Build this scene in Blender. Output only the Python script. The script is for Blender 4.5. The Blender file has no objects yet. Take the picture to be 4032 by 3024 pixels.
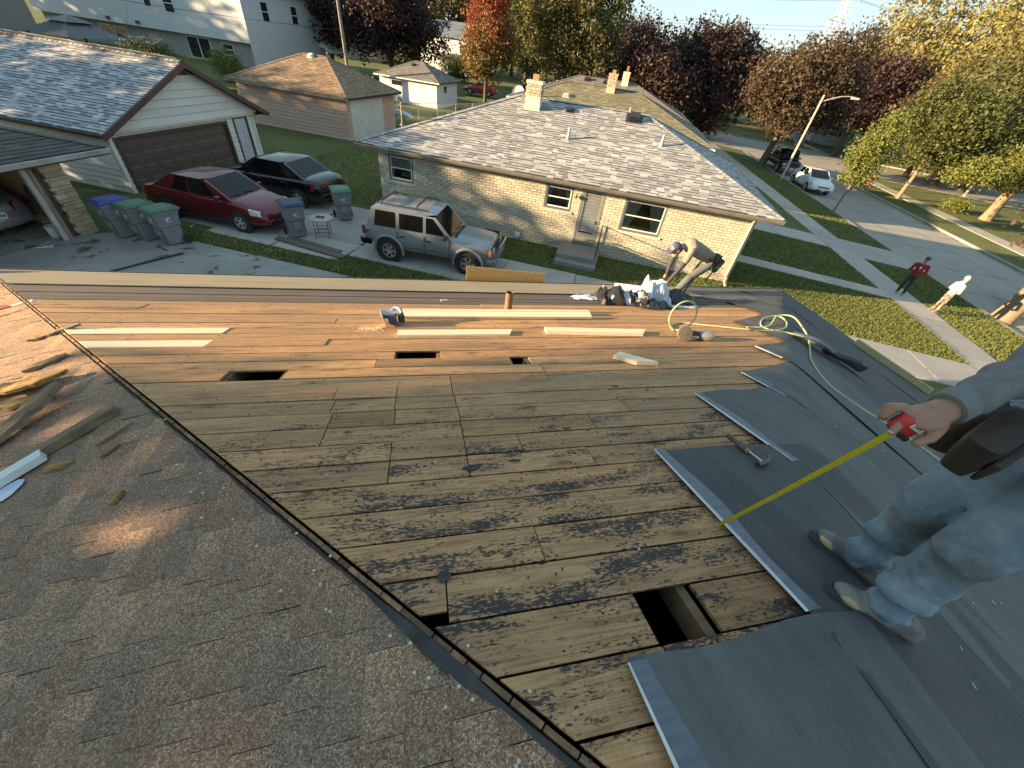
import bpy, math, random
import numpy as np
from mathutils import Matrix, Vector
R = math.radians
random.seed(7)
SC = bpy.context.scene
COL = SC.collection

# ---------------------------------------------------------------- camera, sky, sun, exposure
cam_data = bpy.data.cameras.new('camera')
cam = bpy.data.objects.new('camera', cam_data)
COL.objects.link(cam)
cam_data.sensor_width = 36.0
cam_data.lens = 13.524
cam_data.clip_start = 0.05
cam_data.clip_end = 3000
CAMROT = Matrix(((0.976585, 0.044715, -0.210433), (-0.186213, 0.665539, -0.722761), (0.107733, 0.745023, 0.658282)))
cam.matrix_world = Matrix.Translation((0, 0, 6.0)) @ CAMROT.to_4x4()
SC.camera = cam

SUN_AZ = 177.5       # where the sun stands, degrees from +X towards +Y
SUN_EL = 10.0
world = bpy.data.worlds.new('World')
SC.world = world
world.use_nodes = True
wn = world.node_tree
sky = wn.nodes.new('ShaderNodeTexSky')
sky.sky_type = 'NISHITA'
sky.sun_disc = False
sky.sun_elevation = R(SUN_EL)
sky.sun_rotation = R(SUN_AZ - 90.0)
sky.air_density = 1.0
sky.dust_density = 0.0
sky.ozone_density = 8.0
gam = wn.nodes.new('ShaderNodeGamma')            # the phone's tone curve: the whole sky, evenly
gam.inputs[1].default_value = 0.3
wn.links.new(sky.outputs[0], gam.inputs[0])
wbal = wn.nodes.new('ShaderNodeMix'); wbal.data_type = 'RGBA'; wbal.blend_type = 'MULTIPLY'   # and its white balance
wbal.inputs[0].default_value = 1.0; wbal.inputs[7].default_value = (1.12, 1.0, 0.86, 1)
wn.links.new(gam.outputs[0], wbal.inputs[6])
wn.links.new(wbal.outputs[2], wn.nodes['Background'].inputs[0])
wn.nodes['Background'].inputs[1].default_value = 0.15
sd = bpy.data.lights.new('sun', 'SUN')
sd.energy = 4.0
sd.angle = R(0.55)
sd.color = (1.0, 0.70, 0.38)
sun = bpy.data.objects.new('sun', sd)
COL.objects.link(sun)
sv = Vector((math.cos(R(SUN_AZ)) * math.cos(R(SUN_EL)), math.sin(R(SUN_AZ)) * math.cos(R(SUN_EL)), math.sin(R(SUN_EL))))
sun.rotation_euler = sv.to_track_quat('Z', 'Y').to_euler()
sun.location = (-40, 0, 30)
SC.view_settings.view_transform = 'Standard'
SC.view_settings.look = 'None'
SC.view_settings.exposure = 2.35
SC.view_settings.gamma = 1.0
SC.view_settings.use_curve_mapping = False
SC.cycles.max_bounces = 5
SC.cycles.diffuse_bounces = 3
SC.cycles.transparent_max_bounces = 6

# ---------------------------------------------------------------- helpers
def setp(o, **k):
    for a, b in k.items():
        if b is not None:
            o[a] = b
    return o

def thing(name, label, category, loc=(0, 0, 0), rz=0.0, group=None):
    o = bpy.data.objects.new(name, None)
    COL.objects.link(o)
    o.empty_display_size = 0.2
    o.location = loc
    o.rotation_euler = (0, 0, rz)
    setp(o, label=label, category=category, group=group)
    return o

def pinv(o, parent):
    loc = parent.location
    m = Matrix.LocRotScale(parent.location, parent.rotation_euler, parent.scale)
    if parent.parent:
        p = parent.parent
        if p.type == 'EMPTY':
            m = Matrix.LocRotScale(p.location, p.rotation_euler, p.scale) @ parent.matrix_parent_inverse @ m
    o.matrix_parent_inverse = m.inverted()

class MB:
    """collects shapes for one mesh"""
    def __init__(self):
        self.v = []; self.f = []; self.m = []
    def add(self, vs, fs, M=None, mi=0):
        b = len(self.v)
        if M is not None:
            vs = [tuple(M @ Vector(p)) for p in vs]
        self.v.extend([tuple(p) for p in vs])
        self.f.extend([tuple(i + b for i in q) for q in fs])
        self.m.extend([mi] * len(fs))
        return self
    def box(self, c, s, M=None, rz=0.0, mi=0):
        x, y, z = s[0] / 2, s[1] / 2, s[2] / 2
        vs = [(-x, -y, -z), (x, -y, -z), (x, y, -z), (-x, y, -z), (-x, -y, z), (x, -y, z), (x, y, z), (-x, y, z)]
        T = Matrix.Translation(c) @ Matrix.Rotation(rz, 4, 'Z')
        if M is not None:
            T = M @ T
        return self.add(vs, BOXF, T, mi)
    def bbox(self, a, b, M=None, mi=0):
        return self.box([(a[i] + b[i]) / 2 for i in range(3)], [abs(b[i] - a[i]) for i in range(3)], M, 0, mi)
    def hexa(self, p, M=None, mi=0):
        return self.add(p, BOXF, M, mi)
    def prism(self, top, dz, M=None, mi=0):
        n = len(top)
        if n < 3:
            return self
        bot = [(p[0] + dz[0], p[1] + dz[1], p[2] + dz[2]) for p in top]
        fs = [tuple(range(n)), tuple(range(2 * n - 1, n - 1, -1))]
        for i in range(n):
            j = (i + 1) % n
            fs.append((i, n + i, n + j, j))
        return self.add(list(top) + bot, fs, M, mi)
    def tube(self, pts, r, n=8, M=None, cap=True, mi=0):
        pts = [Vector(p) for p in pts]
        k = len(pts)
        rs = r if isinstance(r, (list, tuple)) else [r] * k
        vs = []; fs = []
        prev = None
        for i in range(k):
            t = (pts[min(i + 1, k - 1)] - pts[max(i - 1, 0)])
            if t.length < 1e-9:
                t = Vector((0, 0, 1))
            t.normalize()
            if prev is None:
                a = t.orthogonal().normalized()
            else:
                a = (prev - t * prev.dot(t))
                a = a.normalized() if a.length > 1e-6 else t.orthogonal().normalized()
            prev = a
            b = t.cross(a)
            for j in range(n):
                an = 2 * math.pi * j / n
                vs.append(pts[i] + (a * math.cos(an) + b * math.sin(an)) * rs[i])
        for i in range(k - 1):
            for j in range(n):
                q = (j + 1) % n
                fs.append((i * n + j, i * n + q, (i + 1) * n + q, (i + 1) * n + j))
        if cap:
            fs.append(tuple(range(n - 1, -1, -1)))
            fs.append(tuple(range((k - 1) * n, k * n)))
        return self.add(vs, fs, M, mi)
    def lathe(self, prof, n=16, M=None, mi=0, cap=True):
        vs = []; fs = []
        for (r, z) in prof:
            for j in range(n):
                a = 2 * math.pi * j / n
                vs.append((r * math.cos(a), r * math.sin(a), z))
        for i in range(len(prof) - 1):
            for j in range(n):
                q = (j + 1) % n
                fs.append((i * n + j, i * n + q, (i + 1) * n + q, (i + 1) * n + j))
        if cap:
            fs.append(tuple(range(n - 1, -1, -1)))
            fs.append(tuple(range((len(prof) - 1) * n, len(prof) * n)))
        return self.add(vs, fs, M, mi)
    def loft(self, secs, M=None, closed=True, cap=True, mi=0):
        n = len(secs[0]); vs = []; fs = []
        for s in secs:
            vs.extend(s)
        for i in range(len(secs) - 1):
            for j in range(n if closed else n - 1):
                q = (j + 1) % n
                fs.append((i * n + j, i * n + q, (i + 1) * n + q, (i + 1) * n + j))
        if cap and closed:
            fs.append(tuple(range(n - 1, -1, -1)))
            fs.append(tuple(range((len(secs) - 1) * n, len(secs) * n)))
        return self.add(vs, fs, M, mi)
    def mesh(self, name):
        me = bpy.data.meshes.new(name)
        me.from_pydata(self.v, [], self.f)
        return me
    def build(self, name, mats, parent=None, world=False, smooth=False, bevel=0.0, kind=None, label=None):
        me = self.mesh(name)
        if not isinstance(mats, (list, tuple)):
            mats = [mats]
        for m in mats:
            me.materials.append(m)
        if len(mats) > 1:
            me.polygons.foreach_set('material_index', self.m)
        if smooth:
            me.polygons.foreach_set('use_smooth', [True] * len(me.polygons))
            if smooth != 'all':
                me.set_sharp_from_angle(angle=R(40 if smooth is True else smooth))
        me.update()
        o = bpy.data.objects.new(name, me)
        COL.objects.link(o)
        if parent is not None:
            o.parent = parent
            if world:
                pinv(o, parent)
        if bevel:
            b = o.modifiers.new('bevel', 'BEVEL'); b.width = bevel; b.segments = 2; b.limit_method = 'ANGLE'
        setp(o, kind=kind, label=label)
        return o

BOXF = [(0, 3, 2, 1), (4, 5, 6, 7), (0, 1, 5, 4), (1, 2, 6, 5), (2, 3, 7, 6), (3, 0, 4, 7)]

def link(me, name, parent=None, M=None, mat=None):
    o = bpy.data.objects.new(name, me)
    COL.objects.link(o)
    if parent is not None:
        o.parent = parent
    if M is not None:
        o.matrix_basis = M
    return o

def copy_tree(o, parent=None):
    c = o.copy()
    COL.objects.link(c)
    if parent is not None:
        c.parent = parent
    for ch in o.children:
        copy_tree(ch, c)
    return c

def clip(poly, a, b, c):
    """keep the part of a 2-D convex polygon where a*x+b*y<=c"""
    out = []
    n = len(poly)
    for i in range(n):
        p, q = poly[i], poly[(i + 1) % n]
        dp = a * p[0] + b * p[1] - c
        dq = a * q[0] + b * q[1] - c
        if dp <= 0:
            out.append(p)
        if (dp < 0 < dq) or (dq < 0 < dp):
            t = dp / (dp - dq)
            out.append((p[0] + t * (q[0] - p[0]), p[1] + t * (q[1] - p[1])))
    return out

# ---------------------------------------------------------------- materials
def nd(nt, t, **kw):
    n = nt.nodes.new(t)
    for k, v in kw.items():
        if k in n.inputs:
            n.inputs[k].default_value = v
        else:
            setattr(n, k, v)
    return n

def newmat(name):
    m = bpy.data.materials.new(name)
    m.use_nodes = True
    nt = m.node_tree
    return m, nt, nt.nodes['Principled BSDF']

def rgba(c):
    return (c[0], c[1], c[2], 1.0)

def mixc(nt, fac, a, b, mode='MIX'):
    n = nt.nodes.new('ShaderNodeMix')
    n.data_type = 'RGBA'; n.blend_type = mode; n.clamp_factor = True
    for sock, val in ((n.inputs[0], fac), (n.inputs[6], a), (n.inputs[7], b)):
        if isinstance(val, bpy.types.NodeSocket):
            nt.links.new(val, sock)
        elif isinstance(val, (tuple, list)):
            sock.default_value = rgba(val)
        else:
            sock.default_value = val
    return n.outputs[2]

def ramp(nt, fac, *stops):
    n = nt.nodes.new('ShaderNodeValToRGB')
    el = n.color_ramp.elements
    while len(el) < len(stops):
        el.new(0.5)
    for e, (p, c) in zip(el, stops):
        e.position = p
        e.color = rgba(c) if isinstance(c, (tuple, list)) else (c, c, c, 1)
    nt.links.new(fac, n.inputs[0])
    return n.outputs[0]

def math1(nt, op, a, b=None):
    n = nt.nodes.new('ShaderNodeMath'); n.operation = op
    for s, v in zip(n.inputs, (a, b)):
        if v is None: continue
        if isinstance(v, bpy.types.NodeSocket): nt.links.new(v, s)
        else: s.default_value = v
    return n.outputs[0]

def coords(nt, scale=(1, 1, 1), rnd=0.0, kind='Object', rot=(0, 0, 0)):
    tc = nt.nodes.new('ShaderNodeTexCoord')
    mp = nt.nodes.new('ShaderNodeMapping')
    mp.inputs['Scale'].default_value = scale
    mp.inputs['Rotation'].default_value = rot
    nt.links.new(tc.outputs[kind], mp.inputs[0])
    out = mp.outputs[0]
    if rnd:
        oi = nt.nodes.new('ShaderNodeObjectInfo')
        a = nt.nodes.new('ShaderNodeVectorMath'); a.operation = 'ADD'
        s = math1(nt, 'MULTIPLY', oi.outputs['Random'], rnd)
        nt.links.new(out, a.inputs[0]); nt.links.new(s, a.inputs[1])
        out = a.outputs[0]
    return out

def noise(nt, vec, scale, detail=4, rough=0.6, dist=0.0):
    n = nd(nt, 'ShaderNodeTexNoise', Scale=scale, Detail=detail, Roughness=rough, Distortion=dist)
    nt.links.new(vec, n.inputs['Vector'])
    return n.outputs[0]

def pick(nt):
    """a random number per object and per loose piece"""
    oi = nt.nodes.new('ShaderNodeObjectInfo')
    ge = nt.nodes.new('ShaderNodeNewGeometry')
    s = math1(nt, 'ADD', oi.outputs['Random'], ge.outputs['Random Per Island'])
    return math1(nt, 'FRACT', s)

def bump(nt, bsdf, h, strength=0.3, dist=0.02):
    b = nd(nt, 'ShaderNodeBump', Strength=strength, Distance=dist)
    nt.links.new(h, b.inputs['Height'])
    nt.links.new(b.outputs[0], bsdf.inputs['Normal'])

def mat(name, c1, c2=None, scale=4.0, rough=0.7, metal=0.0, bmp=0.0, bscale=30.0, stretch=(1, 1, 1), rnd=0.0, spec=None, lo=0.35, hi=0.65, coat=0.0, emit=None):
    m, nt, b = newmat(name)
    b.inputs['Roughness'].default_value = rough
    b.inputs['Metallic'].default_value = metal
    if spec is not None: b.inputs['Specular IOR Level'].default_value = spec
    if coat: b.inputs['Coat Weight'].default_value = coat; b.inputs['Coat Roughness'].default_value = 0.05
    vec = coords(nt, stretch, 13.0 if rnd else 0.0)
    if c2 is None:
        c2 = tuple(x * 0.82 for x in c1)
    col = ramp(nt, noise(nt, vec, scale), (lo, c1), (hi, c2))
    if rnd:
        p = pick(nt)
        v = nd(nt, 'ShaderNodeMapRange'); v.inputs['To Min'].default_value = 1 - rnd; v.inputs['To Max'].default_value = 1 + rnd
        nt.links.new(p, v.inputs[0])
        h = nd(nt, 'ShaderNodeHueSaturation')
        nt.links.new(v.outputs[0], h.inputs['Value']); nt.links.new(col, h.inputs['Color'])
        col = h.outputs[0]
    nt.links.new(col, b.inputs['Base Color'])
    if bmp:
        bump(nt, b, noise(nt, vec, bscale, 5), bmp, 0.02)
    return m

def glassmat(name, col=(0.02, 0.025, 0.03), rough=0.06):
    m, nt, b = newmat(name)
    b.inputs['Base Color'].default_value = rgba(col)
    b.inputs['Roughness'].default_value = rough
    b.inputs['Specular IOR Level'].default_value = 0.7
    return m
# ---------------------------------------------------------------- ground, roads, walks
NU = Vector((0.934, -0.358, 0)); SV = Vector((0.358, 0.934, 0))     # across / along the street
def UV(u, v, z=0.0):
    p = NU * u + SV * v
    return (p.x, p.y, z)
def zg(u):
    t = min(max((u - 6.0) / 13.6, 0), 1)
    return -0.9 * t

M_grass_, nt, b = newmat('lawn_soil')
vec = coords(nt)
c = ramp(nt, noise(nt, vec, 0.45, 6, 0.65), (0.3, (0.08, 0.112, 0.026)), (0.52, (0.115, 0.145, 0.036)), (0.75, (0.17, 0.165, 0.052)))
c2 = ramp(nt, noise(nt, vec, 14, 3), (0.35, (0.55, 0.55, 0.5)), (0.7, (1.25, 1.2, 1.1)))
nt.links.new(mixc(nt, 1.0, c, c2, 'MULTIPLY'), b.inputs['Base Color'])
b.inputs['Roughness'].default_value = 0.95
bump(nt, b, noise(nt, vec, 22, 4, 0.7), 0.9, 0.06)
M_LAWN = M_grass_

def concrete(name, c1, c2, sc=0.7, crack=0.0):
    m, nt, b = newmat(name)
    vec = coords(nt, rnd=7.0)
    c = ramp(nt, noise(nt, vec, sc, 7, 0.68), (0.3, c1), (0.7, c2))
    sp = ramp(nt, noise(nt, vec, 60, 3), (0.3, 0.8), (0.7, 1.15))
    c = mixc(nt, 1.0, c, sp, 'MULTIPLY')
    if crack:
        vo = nd(nt, 'ShaderNodeTexVoronoi', Scale=crack); vo.feature = 'DISTANCE_TO_EDGE'
        d = nt.nodes.new('ShaderNodeVectorMath'); d.operation = 'ADD'
        nz = nd(nt, 'ShaderNodeTexNoise', Scale=1.8, Detail=5); nt.links.new(vec, nz.inputs['Vector'])
        nt.links.new(vec, d.inputs[0]); nt.links.new(nz.outputs[1], d.inputs[1]); nt.links.new(d.outputs[0], vo.inputs['Vector'])
        k = ramp(nt, vo.outputs[0], (0.0, 1.0), (0.012, 0.0))
        c = mixc(nt, k, c, (0.03, 0.028, 0.025))
    p = pick(nt)
    v = nd(nt, 'ShaderNodeMapRange'); v.inputs['To Min'].default_value = 0.9; v.inputs['To Max'].default_value = 1.08
    nt.links.new(p, v.inputs[0])
    h = nd(nt, 'ShaderNodeHueSaturation'); nt.links.new(v.outputs[0], h.inputs['Value']); nt.links.new(c, h.inputs['Color'])
    nt.links.new(h.outputs[0], b.inputs['Base Color'])
    b.inputs['Roughness'].default_value = 0.9
    bump(nt, b, noise(nt, vec, 45, 5), 0.25, 0.01)
    return m
M_WALK = concrete('sidewalk_concrete', (0.46, 0.42, 0.37), (0.36, 0.33, 0.29))
M_STREET = concrete('street_concrete', (0.36, 0.335, 0.29), (0.28, 0.262, 0.228), 0.35)
M_DRIVE = concrete('driveway_concrete', (0.44, 0.41, 0.37), (0.33, 0.308, 0.275), 0.8)
M_KERB = concrete('kerb_concrete', (0.40, 0.37, 0.32), (0.30, 0.28, 0.25), 1.2)

# our driveway: stained dark concrete
M_OWN, nt, b = newmat('stained_driveway')
vec = coords(nt)
c = ramp(nt, noise(nt, vec, 0.55, 7, 0.7), (0.32, (0.21, 0.198, 0.18)), (0.65, (0.33, 0.312, 0.285)))
st = ramp(nt, noise(nt, vec, 1.7, 3, 0.5, 0.6), (0.60, 0.0), (0.66, 1.0))
c = mixc(nt, math1(nt, 'MULTIPLY', st, 0.8), c, (0.022, 0.022, 0.022))
nt.links.new(c, b.inputs['Base Color']); b.inputs['Roughness'].default_value = 0.7
bump(nt, b, noise(nt, vec, 40, 5), 0.3, 0.01)

mb = MB(); S = 1600
mb.add([(-S, -S, -1.12), (S, -S, -1.12), (S, S, -1.12), (-S, S, -1.12)], [(0, 1, 2, 3)])
mb.build('ground', M_LAWN, kind='structure')
# our block: lawn that falls to the street
us = [-300, -60, -20, 0, 6, 9, 12, 15, 19.62]
mb = MB()
vs = []; fs = []
vl = [-90, -10, 5, 10, 15, 20, 25, 30, 40, 50, 60.5]
for v in vl:
    for u in us:
        vs.append(UV(u, v, zg(u)))
n = len(us)
for i in range(len(vl) - 1):
    for j in range(n - 1):
        fs.append((i * n + j, i * n + j + 1, (i + 1) * n + j + 1, (i + 1) * n + j))
mb.add(vs, fs)
mb.add([UV(-300, 60.5), UV(10, 60.5, zg(10)), UV(10, 500, zg(10)), UV(-300, 500)], [(0, 1, 2, 3)])
mb.build('lawn_near_block', M_LAWN, kind='structure')
def slab_poly(name, pts, z, th, m, kind='structure'):
    mb = MB(); mb.prism([UV(u, v, z) for u, v in pts], (0, 0, -th))
    return mb.build(name, m, kind=kind)
slab_poly('lawn_corner_block', [(27.6, -90), (90, -90), (90, 25), (42, 50.8), (31.5, 55.4), (29.0, 54.6), (27.6, 52)], -0.9, 0.25, M_LAWN)
slab_poly('lawn_far_block', [(-10, 92), (19.7, 78), (28.7, 74.2), (42, 67.5), (90, 46), (300, 46), (300, 300), (10.2, 300)], -0.9, 0.25, M_LAWN)
# street
mb = MB()
mb.add([UV(19.7, -90, -1.02), UV(27.52, -90, -1.02), UV(27.52, 52, -1.02), UV(19.7, 52, -1.02)], [(0, 1, 2, 3)])
mb.add([UV(10.2, 52, -1.02), UV(27.52, 52, -1.02), UV(31.5, 56, -1.02), UV(42, 51, -1.02), UV(90, 25.5, -1.02), UV(90, 46, -1.02), UV(42, 67.4, -1.02), UV(28.7, 74.1, -1.02), UV(10.2, 82.5, -1.02)], [(0, 1, 2, 3, 4, 5, 6, 7, 8)])
street = mb.build('street', M_STREET, kind='structure')
mb = MB()
for u in (22.2, 24.9):
    mb.add([UV(u - 0.02, 0, -1.016), UV(u + 0.02, 0, -1.016), UV(u + 0.02, 52, -1.016), UV(u - 0.02, 52, -1.016)], [(0, 1, 2, 3)])
rj = random.Random(3)
for k in range(14):
    v = 4 + 3.6 * k; x = rj.uniform(-.3, .3)
    mb.add([UV(19.75, v, -1.015), UV(27.5, v + x, -1.015), UV(27.5, v + x + .045, -1.015), UV(19.75, v + .045, -1.015)], [(0, 1, 2, 3)])
mb.build('road_joint_tar', mat('joint_tar', (0.07, 0.066, 0.06), (0.12, 0.11, 0.1), 3), street)

def strip(name, m, u0, u1, v0, v1, step, along='v', kname='slab', gap=0.014, z=None, lift=0.03):
    """a walk made of slabs laid on the lawn"""
    root = bpy.data.objects.new(name, None); COL.objects.link(root); root.empty_display_size = .2; setp(root, kind='structure')
    a0, a1 = (v0, v1) if along == 'v' else (u0, u1)
    k = max(1, int(round(abs(a1 - a0) / step)))
    for i in range(k):
        a = a0 + (a1 - a0) * i / k + gap / 2; c = a0 + (a1 - a0) * (i + 1) / k - gap / 2
        mb = MB()
        q = [(u0, a), (u1, a), (u1, c), (u0, c)] if along == 'v' else [(a, v0), (c, v0), (c, v1), (a, v1)]
        dz = random.uniform(-0.006, 0.006) + lift
        mb.prism([UV(u, v, (zg(u) if z is None else z) + dz) for u, v in q], (0, 0, -0.12))
        mb.build(kname, m, root)
    return root
strip('sidewalk', M_WALK, 14.52, 16.12, 6, 60, 1.55)
strip('sidewalk_far', M_WALK, 30.3, 31.8, 6, 53, 1.7, z=-0.9)
strip('kerb', M_KERB, 19.60, 19.80, 4, 60, 3.0, kname='kerb_stone', lift=0.015)
strip('kerb_far', M_KERB, 27.45, 27.66, 4, 51.5, 3.0, kname='kerb_stone', z=-0.9, lift=0.015)
strip('front_walk', M_WALK, 7.6, 14.5, 18.0, 18.95, 1.3, 'u')
strip('entry_walk', M_WALK, 10.2, 14.5, 24.2, 26.2, 1.7, 'u')
strip('driveway_apron', M_WALK, 16.14, 19.58, 23.5, 26.6, 1.45, 'u')
strip('own_front_walk', M_WALK, 7.8, 14.5, 11.3, 13.1, 2.2, 'u')
strip('step_walk', M_WALK, 11.0, 14.5, 40.2, 41.1, 1.4, 'u')
strip('step_walk_far', M_WALK, 11.0, 14.5, 37.4, 38.3, 1.4, 'u')
strip('bungalow_walk', M_WALK, 33.5, 34.8, 72.5, 84, 2.0, 'v', z=-0.9)
for (a, b_) in [((19.9, 77.9), (28.8, 74.05)), ((28.8, 74.05), (42, 67.4)), ((42, 67.4), (60, 59.4)), ((29.2, 54.9), (31.6, 55.5)), ((31.6, 55.5), (42, 50.9)), ((42, 50.9), (60, 41.2))]:
    mb = MB(); d = Vector((b_[0] - a[0], b_[1] - a[1])).normalized() ; w = Vector((-d.y, d.x)) * 0.1
    mb.prism([UV(a[0] - w.x, a[1] - w.y, -.885), UV(b_[0] - w.x, b_[1] - w.y, -.885), UV(b_[0] + w.x, b_[1] + w.y, -.885), UV(a[0] + w.x, a[1] + w.y, -.885)], (0, 0, -.15))
    mb.build('cross_street_kerb', M_KERB, kind='structure')

# neighbour frame (brick house): along its long wall / depth away from us
NA = Vector((-1.542, 17.988, 0)); NANG = R(-25.2)
NE = Vector((math.cos(NANG), math.sin(NANG), 0)); NDP = Vector((-math.sin(NANG), math.cos(NANG), 0))
def NB(a, d, z=0.0):
    p = NA + NE * a + NDP * d
    return (p.x, p.y, z)
def nslab(root, pts, m, z=0.03, name='slab'):
    mb = MB(); mb.prism([NB(a, d, z + random.uniform(-.008, .008) - 0.9 * 0) for a, d in pts], (0, 0, -0.12)); return mb.build(name, m, root)
nd_root = bpy.data.objects.new('neighbour_driveway', None); COL.objects.link(nd_root); setp(nd_root, kind='structure')
for k in range(9):
    a = -6.6 + 2.55 * k
    g_ = 0.012
    if k < 3:
        rows = ((-5.0, -3.6), (-3.58, -1.9), (-1.88, -0.2)) if k > 0 else ((-4.6, -3.0), (-2.98, -1.2))
    else:
        rows = ((-4.5, -2.2),)
    for (d0, d1) in rows:
        s = random.uniform(-.12, .12) if len(rows) > 1 else 0
        nslab(nd_root, [(a + g_, d0), (a + 2.55 - g_ + s, d0), (a + 2.55 - g_, d1), (a + g_ + s, d1)], M_DRIVE)
od = bpy.data.objects.new('own_driveway', None); COL.objects.link(od); setp(od, kind='structure')
def oslab(pts, z=0.035):
    mb = MB(); mb.prism([(x, y, z + random.uniform(-.005, .005)) for x, y in pts], (0, 0, -0.12)); mb.build('slab', M_OWN, od)
oslab([(-16, 9.2), (-9.6, 9.2), (-9.9, 13.75), (-13.6, 13.0), (-16, 12)])
oslab([(-9.58, 9.2), (-6.0, 9.2), (-6.3, 12.7), (-7.9, 14.3), (-9.88, 13.77)])
oslab([(-15, 6.0), (-9.6, 6.0), (-9.6, 9.18), (-15, 9.18)])
oslab([(-9.58, 6.0), (-6.0, 6.0), (-6.0, 9.18), (-9.58, 9.18)])
oslab([(-9.9, 13.79), (-7.92, 14.32), (-8.9, 15.1), (-10.3, 14.6)])
oslab([(-13.65, 13.02), (-9.9, 13.79), (-10.3, 14.65), (-15.5, 17.3), (-18.5, 14.5), (-15.5, 12.2)])
oslab([(-5.98, 8.0), (-2.6, 8.0), (-3.1, 11.6), (-6.28, 12.68)])
oslab([(-2.58, 8.0), (1.0, 7.6), (0.9, 10.4), (-3.08, 11.58)], 0.02)
oslab([(1.02, 7.6), (5.0, 7.0), (4.6, 9.0), (0.92, 10.38)], 0.02)
mb = MB(); mb.prism([NB(-6.1, -5.85, .012), NB(6.2, -5.75, .012), (5.2, 6.9, .012), (-6, 6.9, .012), (-9.5, 13.2, .012)], (0, 0, -.05)); mb.build('slab', M_OWN, od)
mb = MB(); rj = random.Random(5)
for path in ([(-13.2, 12.6), (-11.2, 12.0), (-9.9, 11.2), (-8.9, 10.6)], [(-9.9, 10.6), (-9.2, 11.3), (-8.0, 12.6), (-7.3, 13.3)], [(-8.6, 10.4), (-7.6, 10.0), (-6.6, 9.7), (-5.6, 9.2)]):
    for (p, q) in zip(path[:-1], path[1:]):
        d = Vector((q[0] - p[0], q[1] - p[1])).normalized(); w = Vector((-d.y, d.x)) * rj.uniform(.05, .09)
        mb.add([(p[0] - w.x, p[1] - w.y, .046), (q[0] - w.x, q[1] - w.y, .046), (q[0] + w.x * .7, q[1] + w.y * .7, .046), (p[0] + w.x, p[1] + w.y, .046)], [(0, 1, 2, 3)])
mb.build('crack_tar', mat('crack_tar', (0.02, 0.02, 0.02), (0.035, 0.033, 0.03), 5), od)

# grass blades: denser where the lawn is near
M_BLADE, nt, b = newmat('grass_blades')
p = pick(nt)
c = ramp(nt, p, (0.0, (0.085, 0.125, 0.028)), (0.5, (0.135, 0.175, 0.04)), (0.8, (0.20, 0.205, 0.058)), (1.0, (0.27, 0.22, 0.09)))
nt.links.new(c, b.inputs['Base Color']); b.inputs['Roughness'].default_value = 0.8
b.inputs['Subsurface Weight'].default_value = 0.0
def inpoly(x, y, poly):
    k = False
    n = len(poly)
    for i in range(n):
        x1, y1 = poly[i]; x2, y2 = poly[(i + 1) % n]
        if (y1 > y) != (y2 > y) and x < (x2 - x1) * (y - y1) / (y2 - y1) + x1:
            k = not k
    return k
def grass(name, label, region, count, hmin, hmax, zf, seed, conv):
    rg = np.random.default_rng(seed)
    us_ = [p[0] for p in region]; vs_ = [p[1] for p in region]
    V = []; F = []
    got = 0
    while got < count:
        u = rg.uniform(min(us_), max(us_)); v = rg.uniform(min(vs_), max(vs_))
        if not inpoly(u, v, region):
            continue
        if GX and any(inpoly(u, v, q) for q in GX): continue
        x, y, _ = conv(u, v); z = zf(u)
        for k in range(3):
            a = rg.uniform(0, 6.283); h = rg.uniform(hmin, hmax); w = rg.uniform(.008, .02)
            dx, dy = math.cos(a), math.sin(a); ln = rg.uniform(.2, .9) * h
            ox, oy = rg.normal(0, .03, 2)
            b0 = len(V)
            V += [(x + ox - dy * w, y + oy + dx * w, z), (x + ox + dy * w, y + oy - dx * w, z), (x + ox + dx * ln, y + oy + dy * ln, z + h)]
            F.append((b0, b0 + 1, b0 + 2))
        got += 1
    mb = MB(); mb.v = V; mb.f = F; mb.m = [0] * len(F)
    o = mb.build(name, M_BLADE, kind='stuff', label=label)
    setp(o, category='grass')
GX = []
rect = lambda a, b_, c_, d_: [(a, c_), (b_, c_), (b_, d_), (a, d_)]
grass('grass', 'sunlit mown front lawn between the house and the sidewalk', rect(6.5, 14.5, 13.15, 17.95), 17000, .04, .09, zg, 1, UV)
grass('grass', 'shaded front lawn before the brick house, beyond the narrow walk', rect(7.6, 14.5, 19.0, 24.1), 7000, .04, .08, zg, 2, UV)
grass('grass', 'tree lawn between the sidewalk and the near kerb', rect(16.15, 19.55, 9, 23.4), 9000, .04, .09, zg, 3, UV)
grass('grass', 'tree lawn along the kerb beyond the driveway apron', rect(16.15, 19.55, 26.7, 45), 6000, .04, .08, zg, 4, UV)
grass('grass', 'strip of lawn between the two driveways', [(-6.0, -5.8), (6.0, -5.7), (6.0, -4.55), (0.8, -4.55), (0.8, -5.05), (-6.2, -5.05)], 5000, .05, .11, lambda u: 0, 5, NB)
grass('grass', 'narrow lawn along the foot of the brick wall', rect(4.2, 14.5, -2.15, -.03), 5000, .04, .09, lambda u: 0, 6, NB)
grass('grass', 'green back yard lawn between the pink garage and the brick house', rect(-7.5, 0.3, .3, 13), 8000, .04, .08, lambda u: 0, 8, NB)
# ---------------------------------------------------------------- our house: hip roof stripped to its boards
TS = 0.3057
zw = lambda x, y: 4.58 - TS * y                # the stripped slope (faces the neighbour)
zl = lambda x, y: 4.4432 + TS * x              # the shingled slope (left)
zr = lambda x, y: 4.9568 - TS * x              # the felted slope (street side)
def wy(x, y):                                  # the boards fan out a little towards the eave
    return y * (1 - 0.011 * (x - 1.2))
HIPL = 0.43; HIPR = 1.25                       # x + y = HIPL   and   x - y = HIPR

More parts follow.
